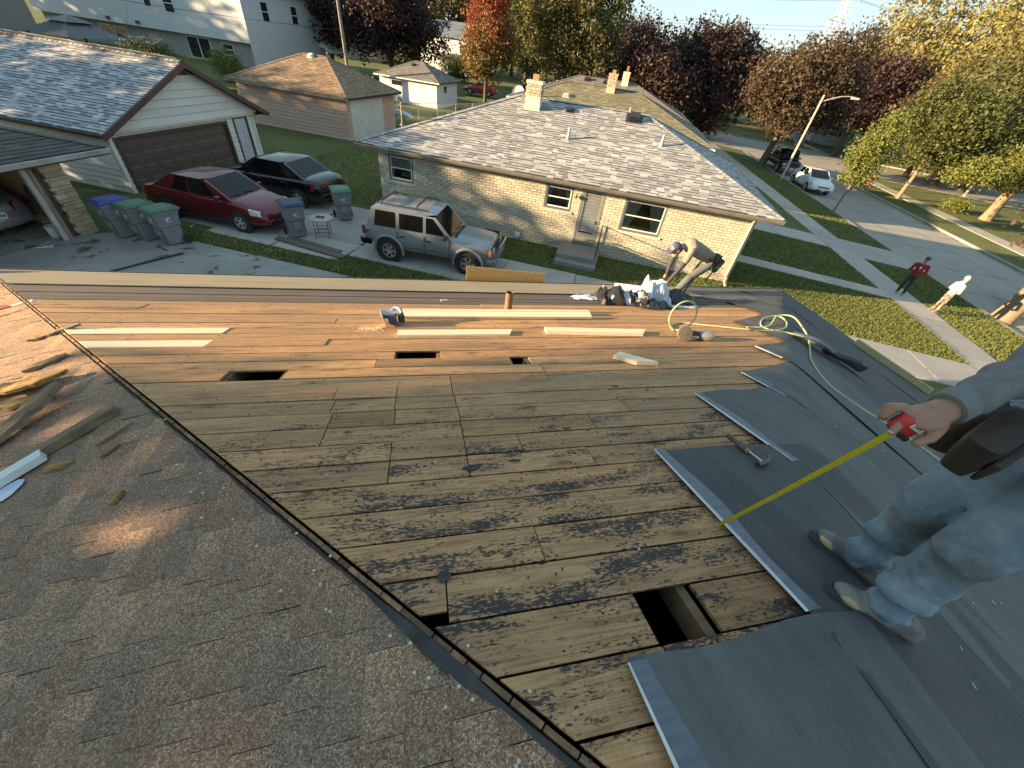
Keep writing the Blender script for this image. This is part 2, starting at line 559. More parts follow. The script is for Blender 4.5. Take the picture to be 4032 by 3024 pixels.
# old roof boards
M_BOARD, nt, b = newmat('old_roof_board')
vec = coords(nt, (1, 1, 1), 40.0)
oi = nt.nodes.new('ShaderNodeObjectInfo')
st = coords(nt, (1.3, 34, 10), 40.0)
g1 = noise(nt, st, 1.0, 6, 0.65, 0.9)
base = ramp(nt, g1, (0.24, (0.13, 0.062, 0.026)), (0.38, (0.37, 0.198, 0.088)), (0.52, (0.56, 0.338, 0.162)), (0.62, (0.43, 0.235, 0.105)), (0.78, (0.19, 0.092, 0.040)))
fg = ramp(nt, noise(nt, coords(nt, (2.2, 150, 20), 40.0), 1.0, 4, 0.7, 0.3), (0.32, 0.58), (0.5, 1.0), (0.7, 1.16))
base = mixc(nt, 1.0, base, fg, 'MULTIPLY')
sp_ = ramp(nt, noise(nt, coords(nt, (9, 26, 9), 40.0), 1.0, 5, 0.7), (0.3, 0.72), (0.55, 1.0), (0.75, 1.12))
base = mixc(nt, 1.0, base, sp_, 'MULTIPLY')
rv = ramp(nt, oi.outputs['Random'], (0.0, (0.62, 0.58, 0.54)), (0.2, (1.0, 0.95, 0.9)), (0.4, (0.75, 0.76, 0.78)), (0.6, (0.95, 0.86, 0.76)), (0.8, (1.15, 1.08, 1.0)), (1.0, (0.8, 0.7, 0.6)))
base = mixc(nt, 1.0, base, rv, 'MULTIPLY')
gr = ramp(nt, noise(nt, coords(nt, (0.5, 2.5, 2), 40.0), 1.6, 4, 0.6), (0.42, 0.0), (0.62, 1.0))
base = mixc(nt, math1(nt, 'MULTIPLY', gr, 0.3), base, (0.22, 0.145, 0.085))
kv = nd(nt, 'ShaderNodeTexVoronoi', Scale=1.0); nt.links.new(coords(nt, (1.5, 4.2, 1), 40.0), kv.inputs['Vector'])
kr_ = math1(nt, 'ADD', kv.outputs[0], math1(nt, 'MULTIPLY', math1(nt, 'SUBTRACT', noise(nt, vec, 14, 3), .5), .12))
base = mixc(nt, ramp(nt, kr_, (0.0, .85), (0.06, .7), (0.085, 0.15), (0.10, .45), (0.125, 0.1), (0.15, 0.28), (.19, 0.0)), base, (0.12, 0.05, 0.02))
saw = nd(nt, 'ShaderNodeTexWave', Scale=13.0, Distortion=1.5, Detail=2.0); saw.wave_type = 'BANDS'; saw.bands_direction = 'X'
nt.links.new(vec, saw.inputs['Vector'])
sw = ramp(nt, saw.outputs[1], (0.15, 0.88), (0.6, 1.04))
swm = ramp(nt, noise(nt, coords(nt, (0.6, 3, 2), 17.0), 1.3, 3), (0.5, 0.0), (0.66, 0.7))
base = mixc(nt, swm, base, mixc(nt, 1.0, base, sw, 'MULTIPLY'))
tar = noise(nt, coords(nt, (42, 110, 40), 40.0), 1.0, 6, 0.7, 0.3)
tm = noise(nt, coords(nt, (1.6, 6.0, 2), 23.0), 1.5, 4, 0.65)
tk = math1(nt, 'ADD', tar, math1(nt, 'MULTIPLY', math1(nt, 'SUBTRACT', tm, 0.5), 0.85))
# more felt residue stuck to the upper (nearer) boards, little towards the eave
geo = nt.nodes.new('ShaderNodeNewGeometry'); sp = nt.nodes.new('ShaderNodeSeparateXYZ')
nt.links.new(geo.outputs['Position'], sp.inputs[0])
up = nd(nt, 'ShaderNodeMapRange'); up.inputs['From Min'].default_value = 2.6; up.inputs['From Max'].default_value = 1.4; up.inputs['To Min'].default_value = -0.13; up.inputs['To Max'].default_value = 0.035
nt.links.new(sp.outputs[1], up.inputs[0])
tk = math1(nt, 'ADD', tk, up.outputs[0])
tk = ramp(nt, tk, (0.575, 0.0), (0.61, 1.0))
base = mixc(nt, math1(nt, 'MULTIPLY', tk, 0.93), base, (0.022, 0.022, 0.026))
# grey-brown felt stain on the lowest courses
ey = nd(nt, 'ShaderNodeMapRange'); ey.inputs['From Min'].default_value = 4.86; ey.inputs['From Max'].default_value = 5.02
nt.links.new(math1(nt, 'MULTIPLY', sp.outputs[1], 1.0), ey.inputs[0])
nt.links.new(base, b.inputs['Base Color'])
b.inputs['Roughness'].default_value = 0.78
bump(nt, b, g1, 0.5, 0.006)

M_NEW, nt, b = newmat('new_pine_board')
st = coords(nt, (1.0, 26, 8), 30.0)
c = ramp(nt, noise(nt, st, 1.0, 5, 0.6, 0.6), (0.3, (0.74, 0.60, 0.38)), (0.6, (0.80, 0.68, 0.46)), (0.8, (0.64, 0.47, 0.27)))
kn = nd(nt, 'ShaderNodeTexVoronoi', Scale=2.2); nt.links.new(coords(nt, (1, 2.2, 1), 30.0), kn.inputs['Vector'])
c = mixc(nt, ramp(nt, kn.outputs[0], (0.03, 1.0), (0.06, 0.0)), c, (0.30, 0.16, 0.07))
nt.links.new(c, b.inputs['Base Color']); b.inputs['Roughness'].default_value = 0.6
M_GREYB = mat('felt_stained_board', (0.135, 0.105, 0.082), (0.075, 0.062, 0.055), 2.0, 0.85, stretch=(0.6, 12, 4), rnd=0.18, bmp=0.3, bscale=5)
M_RAFTER = mat('rafter_wood', (0.20, 0.12, 0.06), (0.13, 0.08, 0.04), 5, 0.85, stretch=(1, 6, 1))
M_WALLH = mat('own_house_brick', (0.36, 0.27, 0.17), (0.28, 0.2, 0.13), 8, 0.9)

house = thing('house', 'house under us with its hip roof half stripped to bare boards', 'house', (0.84, -4.0, 0))
mb = MB()
for (a, b_) in (((-6.1, 6.75), (6.95, 5.9)), ((6.95, 5.9), (6.95, -14)), ((6.95, -14), (-6.1, -14)), ((-6.1, -14), (-6.1, 6.75))):
    d = Vector((b_[0] - a[0], b_[1] - a[1])).normalized(); w = Vector((-d.y, d.x)) * 0.1
    zt = 2.36
    mb.prism([(a[0] - w.x, a[1] - w.y, zt), (b_[0] - w.x, b_[1] - w.y, zt), (b_[0] + w.x, b_[1] + w.y, zt), (a[0] + w.x, a[1] + w.y, zt)], (0, 0, -2.4))
mb.build('wall', M_WALLH, house, True)
mb = MB()
mb.add([(-6.0, 6.6, 2.2), (6.8, 5.9, 2.2), (6.8, -13.9, 2.2), (-6.0, -13.9, 2.2)], [(0, 1, 2, 3)])
mb.build('attic_floor', mat('attic_dark', (0.03, 0.026, 0.022), (0.02, 0.018, 0.015), 3), house, True)  # floor coloured near-black, so the holes show the attic's shade
# rafters under the boards (seen through the holes)
for x in np.arange(-.325 - .43 * 12, 6.8, 0.43):
    y0 = max(HIPL - x, x - HIPR) + 0.05
    if y0 > 6.2: continue
    mb = MB()
    q = [(x - .02, y0), (x + .02, y0), (x + .02, 6.55), (x - .02, 6.55)]
    mb.prism([(a, c_, zw(a, c_) - 0.026) for a, c_ in q], (0, 0, -0.13))
    mb.build('rafter', M_RAFTER, house, True)

ROW = 0.191
joints = {0: [0.75], 1: [0.74, 1.0], 2: [.03], 3: [.45], 4: [1.35], 5: [], 6: [-.24, .20, .95], 7: [-.24, .2, .55], 8: [-.66, .2, 1.12], 9: [-.66, -.24, .2, 1.48], 10: [-.68, -.25, .19, 1.47], 11: [-.7, -.25, .18], 12: [.18, 1.04], 13: [1.04, 2.2]}
holes = {1: (0.745, 1.0), 13: (-1.62, -1.17), 14: (0.79, 0.98), 15: (-.31, .12)}
newb = {17: (-3.5, -2.09), 19: (-4.0, -2.1)}
rb = random.Random(11)
nails = MB()
ROW0 = 0.075                                    # y of the lower edge of row 0 (row -1, -2 lie above)
row = -3
while True:
    ya = ROW0 + ROW * row; yb = ya + ROW
    if yb > 6.84: break
    js = sorted(joints.get(row, []))
    if row > 13:
        js = sorted([rb.uniform(-5, 6) for _ in range(rb.choice([1, 2, 2, 3]))])
    hx = holes.get(row)
    if hx: js = sorted([j for j in js if abs(j - hx[0]) > .3 and abs(j - hx[1]) > .3] + list(hx))
    nx = newb.get(row)
    if nx: js = [j for j in js if j > nx[1] + .4] + [nx[1]]; js.sort()
    lim = [-9.0] + js + [9.0]
    bow = rb.uniform(-.004, .004)
    gap = rb.uniform(.007, .016) if row > 3 else rb.uniform(.007, .014)
    for x0, x1 in zip(lim[:-1], lim[1:]):
        if hx and abs(x0 - hx[0]) < 1e-6 and abs(x1 - hx[1]) < 1e-6:
            continue
        gx = 0.003
        poly = [(x0 + gx, ya + gap / 2), (x1 - gx, ya + gap / 2), (x1 - gx, yb - gap / 2), (x0 + gx, yb - gap / 2)]
        if row == 2 and x0 < -5: poly = [(x0 + gx, .512), (x1 - gx, .505), (x1 - gx, yb - gap / 2), (x0 + gx, yb - gap / 2)]
        poly = [(x, wy(x, y)) for x, y in poly]
        poly = clip(poly, -1, -1.0, -HIPL - 0.012)
        poly = clip(poly, 1, -1, HIPR - 0.01)
        if len(poly) < 3: continue
        dz = rb.uniform(-.004, .003) if row > 0 else rb.uniform(-.008, .004)
        tl = rb.uniform(-.012, .012)
        isnew = nx and x1 <= nx[1] + 1e-6
        top = [(x, y, zw(x, y) + dz + tl * (y / (1 - 0.011 * (x - 1.2)) - ya) + (0.004 if isnew else 0)) for x, y in poly]
        cx = sum(p[0] for p in top) / len(top); cy = sum(p[1] for p in top) / len(top)
        cz = zw(cx, cy)
        mb = MB(); mb.prism([(p[0] - cx, p[1] - cy, p[2] - cz) for p in top], (0, 0, -0.019))
        m = M_NEW if isnew else (M_GREYB if row >= 26 else M_BOARD)
        o = mb.build('roof_board', m, house)
        o.location = Vector((cx, cy, cz)) - house.location
        if isnew: o['label'] = 'new pale pine roof board let into the old ones'
        xa = min(p[0] for p in poly); xb = max(p[0] for p in poly)
        # old nails
        if row < 26 and not isnew:
            x = math.ceil(xa / .41) * .41
            while x < xb:
                for fy in (.22, .75):
                    if rb.random() < .6:
                        nx_, ny_ = x + rb.gauss(0, .015), ya + ROW * fy + rb.gauss(0, .01)
                        y_ = wy(nx_, ny_)
                        nails.lathe([(.0045, 0), (.0045, .003)], 6, Matrix.Translation((nx_, y_, zw(nx_, y_) + .001)))
                x += .41
            for _ in range(int((xb - xa) * (3.5 if row < 12 else 1.2))):
                nx_ = rb.uniform(xa, xb); ny_ = ya + rb.uniform(.02, ROW - .02)
                if nx_ + ny_ < HIPL + .03 or nx_ - ny_ > HIPR - .05: continue
                y_ = wy(nx_, ny_)
                nails.lathe([(.005, 0), (.005, .004)], 6, Matrix.Translation((nx_, y_, zw(nx_, y_) + .001)))
    row += 1
M_NAIL = mat('old_nail', (0.035, 0.03, 0.028), (0.06, 0.05, 0.045), 30, 0.6, 0.4)
nails.build('nail_heads', M_NAIL, house, True, kind='stuff')
# pale roofing nails
mb = MB()
M_PNAIL = mat('roofing_nail', (0.62, 0.58, 0.5), (0.45, 0.42, 0.36), 40, 0.45, 0.5)
for _ in range(46):
    t = rb.uniform(0, 1); y = 0.0 + 2.6 * t ** 1.6; x = HIPL - y + rb.choice([rb.uniform(.02, 1.2), -rb.uniform(.03, .35), -rb.uniform(.03, .3)])
    if x - y > HIPR - .1: continue
    z = zw(x, y) if x + y > HIPL else zl(x, y) + .004
    mb.lathe([(.0065, 0), (.006, .003)], 7, Matrix.Translation((x, y, z + .002)) @ Matrix.Rotation(R(-17), 4, 'X'))
mb.build('roofing_nails', M_PNAIL, house, True, kind='stuff')

# eave: tan mineral strip, drip edges, fascia and gutter line
M_TAN = mat('mineral_strip', (0.30, 0.25, 0.165), (0.24, 0.20, 0.135), 1.5, 0.85, stretch=(0.5, 3, 1), bmp=0.35, bscale=2.2)
def eave_sheet(name, y0, y1, x0, x1, dz, m, n=40, wr=0.004, smooth=True):
    mb = MB(); vs = []; fs = []
    for i in range(n + 1):
        x = x0 + (x1 - x0) * i / n
        for k in range(5):
            y = wy(x, y0 + (y1 - y0) * k / 4)
            xx = max(x, HIPL - y + .02)
            xx = min(xx, y + HIPR - .02)
            vs.append((xx, y, zw(xx, y) + dz + wr * math.sin(3.1 * x + k) * math.sin(7.3 * x + 2 * k) * (k not in (0, 4))))
    for i in range(n):
        for k in range(4):
            a = i * 5 + k
            fs.append((a, a + 5, a + 6, a + 1))
    mb.add(vs, fs)
    return mb.build(name, m, house, True, smooth=smooth)
eave_sheet('eave_strip', 5.82, 6.80, -7.2, 5.1, 0.012, M_TAN)
M_FELT, nt, b = newmat('roofing_felt')
vec = coords(nt, (1, 1, 1), 9.0)
oi = nt.nodes.new('ShaderNodeObjectInfo')
c = ramp(nt, noise(nt, vec, 2.2, 6, 0.6), (0.3, (0.066, 0.071, 0.073)), (0.7, (0.095, 0.099, 0.099)))
fl = ramp(nt, noise(nt, coords(nt, (1, 1, 1)), 160, 2), (0.3, 0.8), (0.7, 1.2))
c = mixc(nt, 1.0, c, fl, 'MULTIPLY')
du = ramp(nt, noise(nt, coords(nt, (6, 0.7, 1), 9.0), 1.4, 6, 0.7), (0.42, 0.0), (0.72, 0.5))
c = mixc(nt, du, c, (0.15, 0.148, 0.14))
sc_ = ramp(nt, noise(nt, coords(nt, (1, 1, 1)), 7, 6, 0.75), (0.60, 0.0), (0.75, 0.35))
c = mixc(nt, sc_, c, (0.16, 0.155, 0.145))
c = mixc(nt, 1.0, c, ramp(nt, oi.outputs['Random'], (0.0, 0.7), (1.0, 1.2)), 'MULTIPLY')
nt.links.new(c, b.inputs['Base Color']); b.inputs['Roughness'].default_value = 0.75
b.inputs['Specular IOR Level'].default_value = 0.3
bump(nt, b, noise(nt, coords(nt, (5.5, 0.5, 1), 9.0), 1.6, 4, 0.6), 0.35, 0.02)
eave_sheet('eave_felt', 5.6, 6.80, 5.0, 7.6, 0.010, M_FELT, 20, .006)
M_DRIP = mat('drip_edge_metal', (0.10, 0.085, 0.07), (0.07, 0.06, 0.05), 6, 0.4, 0.6)
mb = MB(); m2 = MB()
xs = np.linspace(-6.95, 7.55, 30)
mb.tube([(x, wy(x, 5.82), zw(x, wy(x, 5.82)) + .016) for x in xs if x < 5.1], .008, 5)
mb.build('strip_edge', mat('strip_edge_dark', (0.05, 0.06, 0.075), None, 5, .5), house, True)
for x0, x1 in zip(xs[:-1], xs[1:]):
    p = [(x, wy(x, 6.81), zw(x, wy(x, 6.81))) for x in (x0, x1)]
    m2.hexa([(p[0][0], p[0][1], p[0][2] - .05), (p[1][0], p[1][1], p[1][2] - .05), (p[1][0], p[1][1] + .02, p[1][2] - .05), (p[0][0], p[0][1] + .02, p[0][2] - .05),
             (p[0][0], p[0][1] - .0, p[0][2] + .02), (p[1][0], p[1][1], p[1][2] + .02), (p[1][0], p[1][1] + .02, p[1][2] + .02), (p[0][0], p[0][1] + .02, p[0][2] + .02)])
m2.build('drip_edge', M_DRIP, house, True)
M_FASCIA = mat('fascia_paint', (0.32, 0.22, 0.13), (0.25, 0.17, 0.1), 4, 0.6)
mb = MB()
for (a, b_) in (((-6.9, wy(-6.9, 6.8)), (7.55, wy(7.55, 6.8))), ((7.57, 6.3), (7.57, -14.4)), ((-6.85, 7.3), (-6.85, -14.4))):
    z0 = min(zw(*a), 2.66) if a[0] != b_[0] else 2.5
    mb.hexa([(a[0], a[1], 2.2), (b_[0], b_[1], 2.2), (b_[0] + .02, b_[1] - .02, 2.2), (a[0] + .02, a[1] - .02, 2.2), (a[0], a[1], zw(*a) - .03 if a[0] != b_[0] else 2.5), (b_[0], b_[1], zw(*b_) - .03 if a[0] != b_[0] else 2.5), (b_[0] + .02, b_[1] - .02, zw(*b_) - .03 if a[0] != b_[0] else 2.5), (a[0] + .02, a[1] - .02, zw(*a) - .03 if a[0] != b_[0] else 2.5)])
mb.build('fascia', M_FASCIA, house, True)

# left slope: laminated shingles, courses along y, each piece its own
M_SHG, nt, b = newmat('brown_shingle_granules')
vec = coords(nt, (1, 1, 1), 5.0)
vo = nd(nt, 'ShaderNodeTexVoronoi', Scale=210.0); nt.links.new(vec, vo.inputs['Vector'])
sep = nt.nodes.new('ShaderNodeSeparateColor'); nt.links.new(vo.outputs['Color'], sep.inputs[0])
c = ramp(nt, sep.outputs[0], (0.0, (0.13, 0.075, 0.048)), (0.3, (0.235, 0.142, 0.092)), (0.6, (0.335, 0.215, 0.142)), (0.85, (0.44, 0.30, 0.205)), (1.0, (0.60, 0.46, 0.34)))
oi = nt.nodes.new('ShaderNodeObjectInfo')
c = mixc(nt, 1.0, c, ramp(nt, pick(nt), (0.0, (0.68, 0.70, 0.74)), (0.35, (0.98, 0.95, 0.92)), (0.6, (0.85, 0.76, 0.70)), (1.0, (1.25, 1.18, 1.05))), 'MULTIPLY')
dk = ramp(nt, noise(nt, coords(nt), 1.6, 5, 0.65), (0.40, 0.0), (0.66, 1.0))
c = mixc(nt, math1(nt, 'MULTIPLY', dk, 0.35), c, (0.10, 0.085, 0.068))
nt.links.new(c, b.inputs['Base Color']); b.inputs['Roughness'].default_value = 0.92
bump(nt, b, vo.outputs[0], 0.5, 0.004)
def lshingle(mb, y0, y1, xc, raise_, o=(0, 0, 0)):
    """one piece: upper edge at xc (hidden), lower edge .14 further down the slope (towards -x)"""
    xlo = xc - 0.135 - rb.uniform(0, .004); xup = xc + 0.02
    poly = clip([(xlo, y0), (xup, y0), (xup, y1), (xlo, y1)], 1, 1, HIPL - 0.045)
    if len(poly) < 3: return False
    f = lambda x: zl(x, 0) - .028 + raise_ + .008 * (xup - x) / .155
    mb.prism([(x - o[0], y - o[1], f(x) - o[2]) for x, y in poly], (0, 0, -.006))
    return True
far = MB()
nsh = 0
course = 0
xc = 0.86
while xc > -6.6:
    y = -3.0 + rb.uniform(-.3, 0)
    hi = min(7.2, HIPL - xc + .25)
    while y < hi:
        wd = rb.choice([.11, .15, .18, .24, .3])
        ra = rb.choice([0, .0035, .007])
        # the patch of this slope that lies in the picture (bounded by the left picture edge)
        vis = (y > .02 - (xc - .44) * .2 - .15) and (xc + .1 > -1.5 - .76 * (y - .4) - .25) and y > -.3
        if vis:
            cx, cy = xc - .07, y + wd / 2; cz = zl(cx, 0)
            m_ = MB()
            if lshingle(m_, y + .0012, y + wd - .0012, xc, ra, (cx, cy, cz)):
                o = m_.build('shingle', M_SHG, house); o.location = Vector((cx, cy, cz)) - house.location; nsh += 1
        else:
            lshingle(far, y + .001, y + wd - .001, xc, ra)
        y += wd
    xc -= 0.14
far.build('shingles_out_of_view', M_SHG, house, True, kind='stuff')
q = clip([(-6.9, -14), (0.84, -14), (0.84, -.41), (-6.9, 7.33)], 1, 1, HIPL - .03)
mb = MB(); mb.prism([(x, y, zl(x, y) - .05) for x, y in q], (0, 0, -.02))
mb.build('left_deck', M_RAFTER, house, True)
# torn hip edge: board ends of the left slope and a lip of old black felt
M_BUTT = mat('board_end_grain', (0.27, 0.165, 0.085), (0.12, 0.07, 0.038), 18, 0.85, rnd=0.45, bmp=0.4, bscale=60)
y = -.35
while y < 7.0:
    ln = rb.choice([.045, .06, .08, .11])
    x0 = HIPL - y
    mb = MB()
    q = [(x0 - .030, y), (x0 - .030 - ln + .004, y + ln - .004), (x0 - .030 - ln + .004 + .012, y + ln - .004 + .012), (x0 - .018, y + .012)]
    h = rb.uniform(-.014, -.004)
    mb.prism([(a, c_, zl(x0, 0) + h + (zl(a, 0) - zl(x0, 0))) for a, c_ in q], (0, 0, -.04))
    mb.build('board_end', M_BUTT, house, True)
    y += ln
M_OLDF = mat('torn_black_felt', (0.03, 0.03, 0.031), (0.06, 0.06, 0.06), 9, 0.8, bmp=0.5, bscale=25)
mb = MB(); vs = []; fs = []
N = 130
for i in range(N + 1):
    y = -.3 + 6.9 * i / N; x = HIPL - y
    lip = .010 + .010 * math.sin(i * .9) * math.sin(i * .37) + rb.uniform(-.006, .006)
    if .22 < y < .62: lip += .03 * math.sin((y - .22) / .4 * math.pi)
    if y > .7: lip = rb.uniform(-.012, .012)
    for k, (o_, h) in enumerate(((-.042 - lip * .6, -.016), (-.036, -.006), (-.034 + lip * .35, -.009))):
        vs.append((x + o_ * .707, y + o_ * .707, zl(x + o_ * .707, 0) + h + rb.uniform(-.002, .002)))
for i in range(N):
    for k in range(2):
        a = i * 3 + k; fs.append((a, a + 3, a + 4, a + 1))
mb.add(vs, fs); mb.build('torn_felt_lip', M_OLDF, house, True)

# street slope: deck, felt strips that lap over the hip onto the boards
mb = MB()
q = clip([(7.58, -14), (0.84, -14), (0.84, -.41), (7.58, 6.33)], -1, 1, -HIPR)
mb.prism([(x, y, zr(x, y) - .012) for x, y in q], (0, 0, -.02))
mb.build('right_deck', M_RAFTER, house, True)
M_SELV = mat('felt_selvage', (0.13, 0.155, 0.19), (0.09, 0.11, 0.14), 3, 0.45, stretch=(2, 14, 1), spec=.6)
M_RELEASE = mat('release_film', (0.72, 0.74, 0.76), (0.6, 0.62, 0.64), 10, 0.4)
zroof = lambda x, y: min(zw(x, y), zr(x, y))
def felt(xa, xb, yend, layer, skew=0.0, y0=-3.2, ends=None, selv=True):
    nx = max(8, int((xb - xa) / .09)); ys = []
    ny = int((yend - y0) / .07)
    mb = MB(); vs = []; fs = []
    wr = random.Random(int(xa * 100))
    ph = [wr.uniform(0, 6) for _ in range(6)]
    for j in range(ny + 1):
        for i in range(nx + 1):
            f = i / nx
            x = xa + (xb - xa) * f
            e = yend + skew * f + (.012 * math.sin(9 * f + ph[0]) if j == ny else 0)
            y = y0 + (e - y0) * j / ny
            # soften the bend over the hip
            d = (x - y - HIPR)
            z = zroof(x, y) + .006 - 0.010 * math.exp(-(d / .06) ** 2)
            w_ = .005 * math.sin(11 * x + 1.3 * y + ph[1]) * math.sin(1.7 * y + ph[2]) + .004 * math.sin(23 * x + ph[3] + 2 * y) * math.sin(2.3 * y + ph[5])
            edge = .010 * math.exp(-((x - xa) / .05) ** 2) * (0.5 + 0.5 * math.sin(2.3 * y + ph[4]))
            vs.append((x, y, z + .008 + .004 * layer + w_ + edge))
    for j in range(ny):
        for i in range(nx):
            a = j * (nx + 1) + i
            fs.append((a, a + 1, a + nx + 2, a + nx + 1))
    mb.add(vs, fs)
    o = mb.build('felt_strip', M_FELT, house, True, smooth=True)
    if selv:
        m2 = MB(); m3 = MB()
        ya = (xa - HIPR) + 0.16
        v2 = []; f2 = []; v3 = []; f3 = []
        k = 40
        ys = [ya + (yend - ya - .004) * i / k for i in range(k + 1)]
        for i, y in enumerate(ys):
            z = zroof(xa, y) - 0.018 * math.exp(-((xa - y - HIPR) / .10) ** 2) + .008 + .004 * layer + .011
            wdt = .075 * (1 - .2 * math.sin(i * .2))
            v2 += [(xa - .006, y, z), (xa + wdt * .5, y, z + .002), (xa + wdt, y, zroof(xa + wdt, y) + .0125 + .004 * layer)]
            v3 += [(xa - .011, y, z - .006), (xa - .005 + .004 * math.sin(i * .08 + .4), y, z + .003)]
        for i in range(k):
            for q in range(2):
                a = i * 3 + q; f2.append((a, a + 1, a + 4, a + 3))
            a = i * 2; f3.append((a, a + 1, a + 3, a + 2))
        m2.add(v2, f2); s = m2.build('selvage', M_SELV, o, smooth=True); s.matrix_parent_inverse = Matrix()
        m3.add(v3, f3); s = m3.build('release_film', M_RELEASE, o); s.matrix_parent_inverse = Matrix()
    return o
FELTS = [(0.60, 1.62, 0.235, 5, 0.02), (1.36, 2.5, 1.30, 4, -.08), (2.16, 3.10, 1.98, 3, .05), (2.94, 3.9, 2.34, 2, 0.25), (3.72, 4.6, 3.0, 3, .2), (4.30, 5.5, 4.0, 1, .5), (5.2, 6.6, 5.2, 0, .7), (6.3, 7.6, 6.25, 1, .0)]
for (xa, xb, ye, ly, sk) in FELTS:
    felt(xa, xb, ye, ly, sk, selv=xa < 4.2)
# small staples and chips of wood on the felt
mb = MB()
M_CHIP = mat('pale_chips', (0.7, 0.67, 0.6), (0.55, 0.52, 0.46), 30, 0.5)
for _ in range(80):
    x = rb.uniform(1.0, 5.0); y = rb.uniform(-1.0, 3.0)
    if x - y < HIPR + .05 or y < -.5: continue
    a = rb.gauss(.6, .5); l = rb.uniform(.004, .011)
    mb.box((0, 0, 0), (l * 2, .0028, .002), Matrix.Translation((x, y, zr(x, y) + .036)) @ Matrix.Rotation(R(17), 4, 'Y') @ Matrix.Rotation(a, 4, 'Z'))
mb.build('staples', M_CHIP, house, True, kind='stuff')
# rusty vent pipe
M_RUST = mat('rusty_iron', (0.30, 0.165, 0.085), (0.16, 0.085, 0.045), 9, 0.75, 0.3, bmp=0.3, bscale=40)
px, py = 1.13, 4.62; pz = zw(px, py) - .05
mb = MB(); mb.lathe([(.052, 0), (.052, .36), (.044, .36), (.044, .05)], 20, Matrix.Translation((px, py, pz)), cap=False)
mb.build('vent_pipe', M_RUST, house, True, smooth=True)
mb = MB(); mb.lathe([(.0435, .0), (.0435, .002)], 20, Matrix.Translation((px, py, pz + .2)))
mb.build('pipe_bore', mat('pipe_dark', (0.01, 0.008, 0.006), None, 5, .9), house, True)
# ---------------------------------------------------------------- building kit
CAMP = Vector((0, 0, 6))
def shingle_mat(name, tones, sp=70.0):
    m, nt, b = newmat(name)
    p = pick(nt)
    n = len(tones)
    c = ramp(nt, p, *[(i / (n - 1), t) for i, t in enumerate(tones)])
    vec = coords(nt, (1, 1, 1), 6.0)
    c = mixc(nt, 1.0, c, ramp(nt, noise(nt, vec, sp, 3, 0.7), (0.3, 0.75), (0.7, 1.25)), 'MULTIPLY')
    c = mixc(nt, 1.0, c, ramp(nt, noise(nt, coords(nt), 0.5, 4), (0.3, 0.88), (0.7, 1.1)), 'MULTIPLY')
    nt.links.new(c, b.inputs['Base Color']); b.inputs['Roughness'].default_value = 0.93
    return m
M_SHGREY = shingle_mat('grey_shingle', [(0.21, 0.215, 0.225), (0.32, 0.322, 0.328), (0.40, 0.40, 0.40), (0.28, 0.285, 0.29), (0.50, 0.495, 0.485), (0.26, 0.265, 0.272)])
M_SHGAR = shingle_mat('silver_shingle', [(0.20, 0.215, 0.24), (0.34, 0.35, 0.375), (0.45, 0.455, 0.465), (0.28, 0.295, 0.32), (0.55, 0.545, 0.54), (0.25, 0.265, 0.29)])
M_SHTAN = shingle_mat('olive_shingle', [(0.165, 0.15, 0.09), (0.22, 0.2, 0.125), (0.25, 0.23, 0.15), (0.19, 0.175, 0.11)])
M_SHBRN = shingle_mat('brown_shingle', [(0.20, 0.135, 0.085), (0.30, 0.205, 0.13), (0.25, 0.17, 0.11), (0.34, 0.235, 0.15)])
M_SHDRK = shingle_mat('dark_shingle', [(0.085, 0.075, 0.068), (0.115, 0.10, 0.09), (0.1, 0.088, 0.078), (0.13, 0.115, 0.1)])
M_SHSM = shingle_mat('taupe_shingle', [(0.15, 0.135, 0.12), (0.21, 0.19, 0.17), (0.25, 0.225, 0.2), (0.18, 0.165, 0.15)])
M_BANDS = {}
def dark_of(m):
    """the darker granule band printed along the butt of laminated shingles"""
    if m.name not in M_BANDS:
        k = {'grey_shingle': (0.075, 0.075, 0.078), 'silver_shingle': (0.09, 0.1, 0.115), 'olive_shingle': (0.085, 0.078, 0.045), 'brown_shingle': (0.095, 0.06, 0.04), 'dark_shingle': (0.055, 0.048, 0.044), 'taupe_shingle': (0.09, 0.08, 0.072)}.get(m.name, (0.06, 0.06, 0.06))
        M_BANDS[m.name] = mat(m.name + '_band', k, tuple(x * .8 for x in k), 40, .95)
    return M_BANDS[m.name]
M_DECKD = mat('roof_under', (0.05, 0.05, 0.05), None, 3, .9)

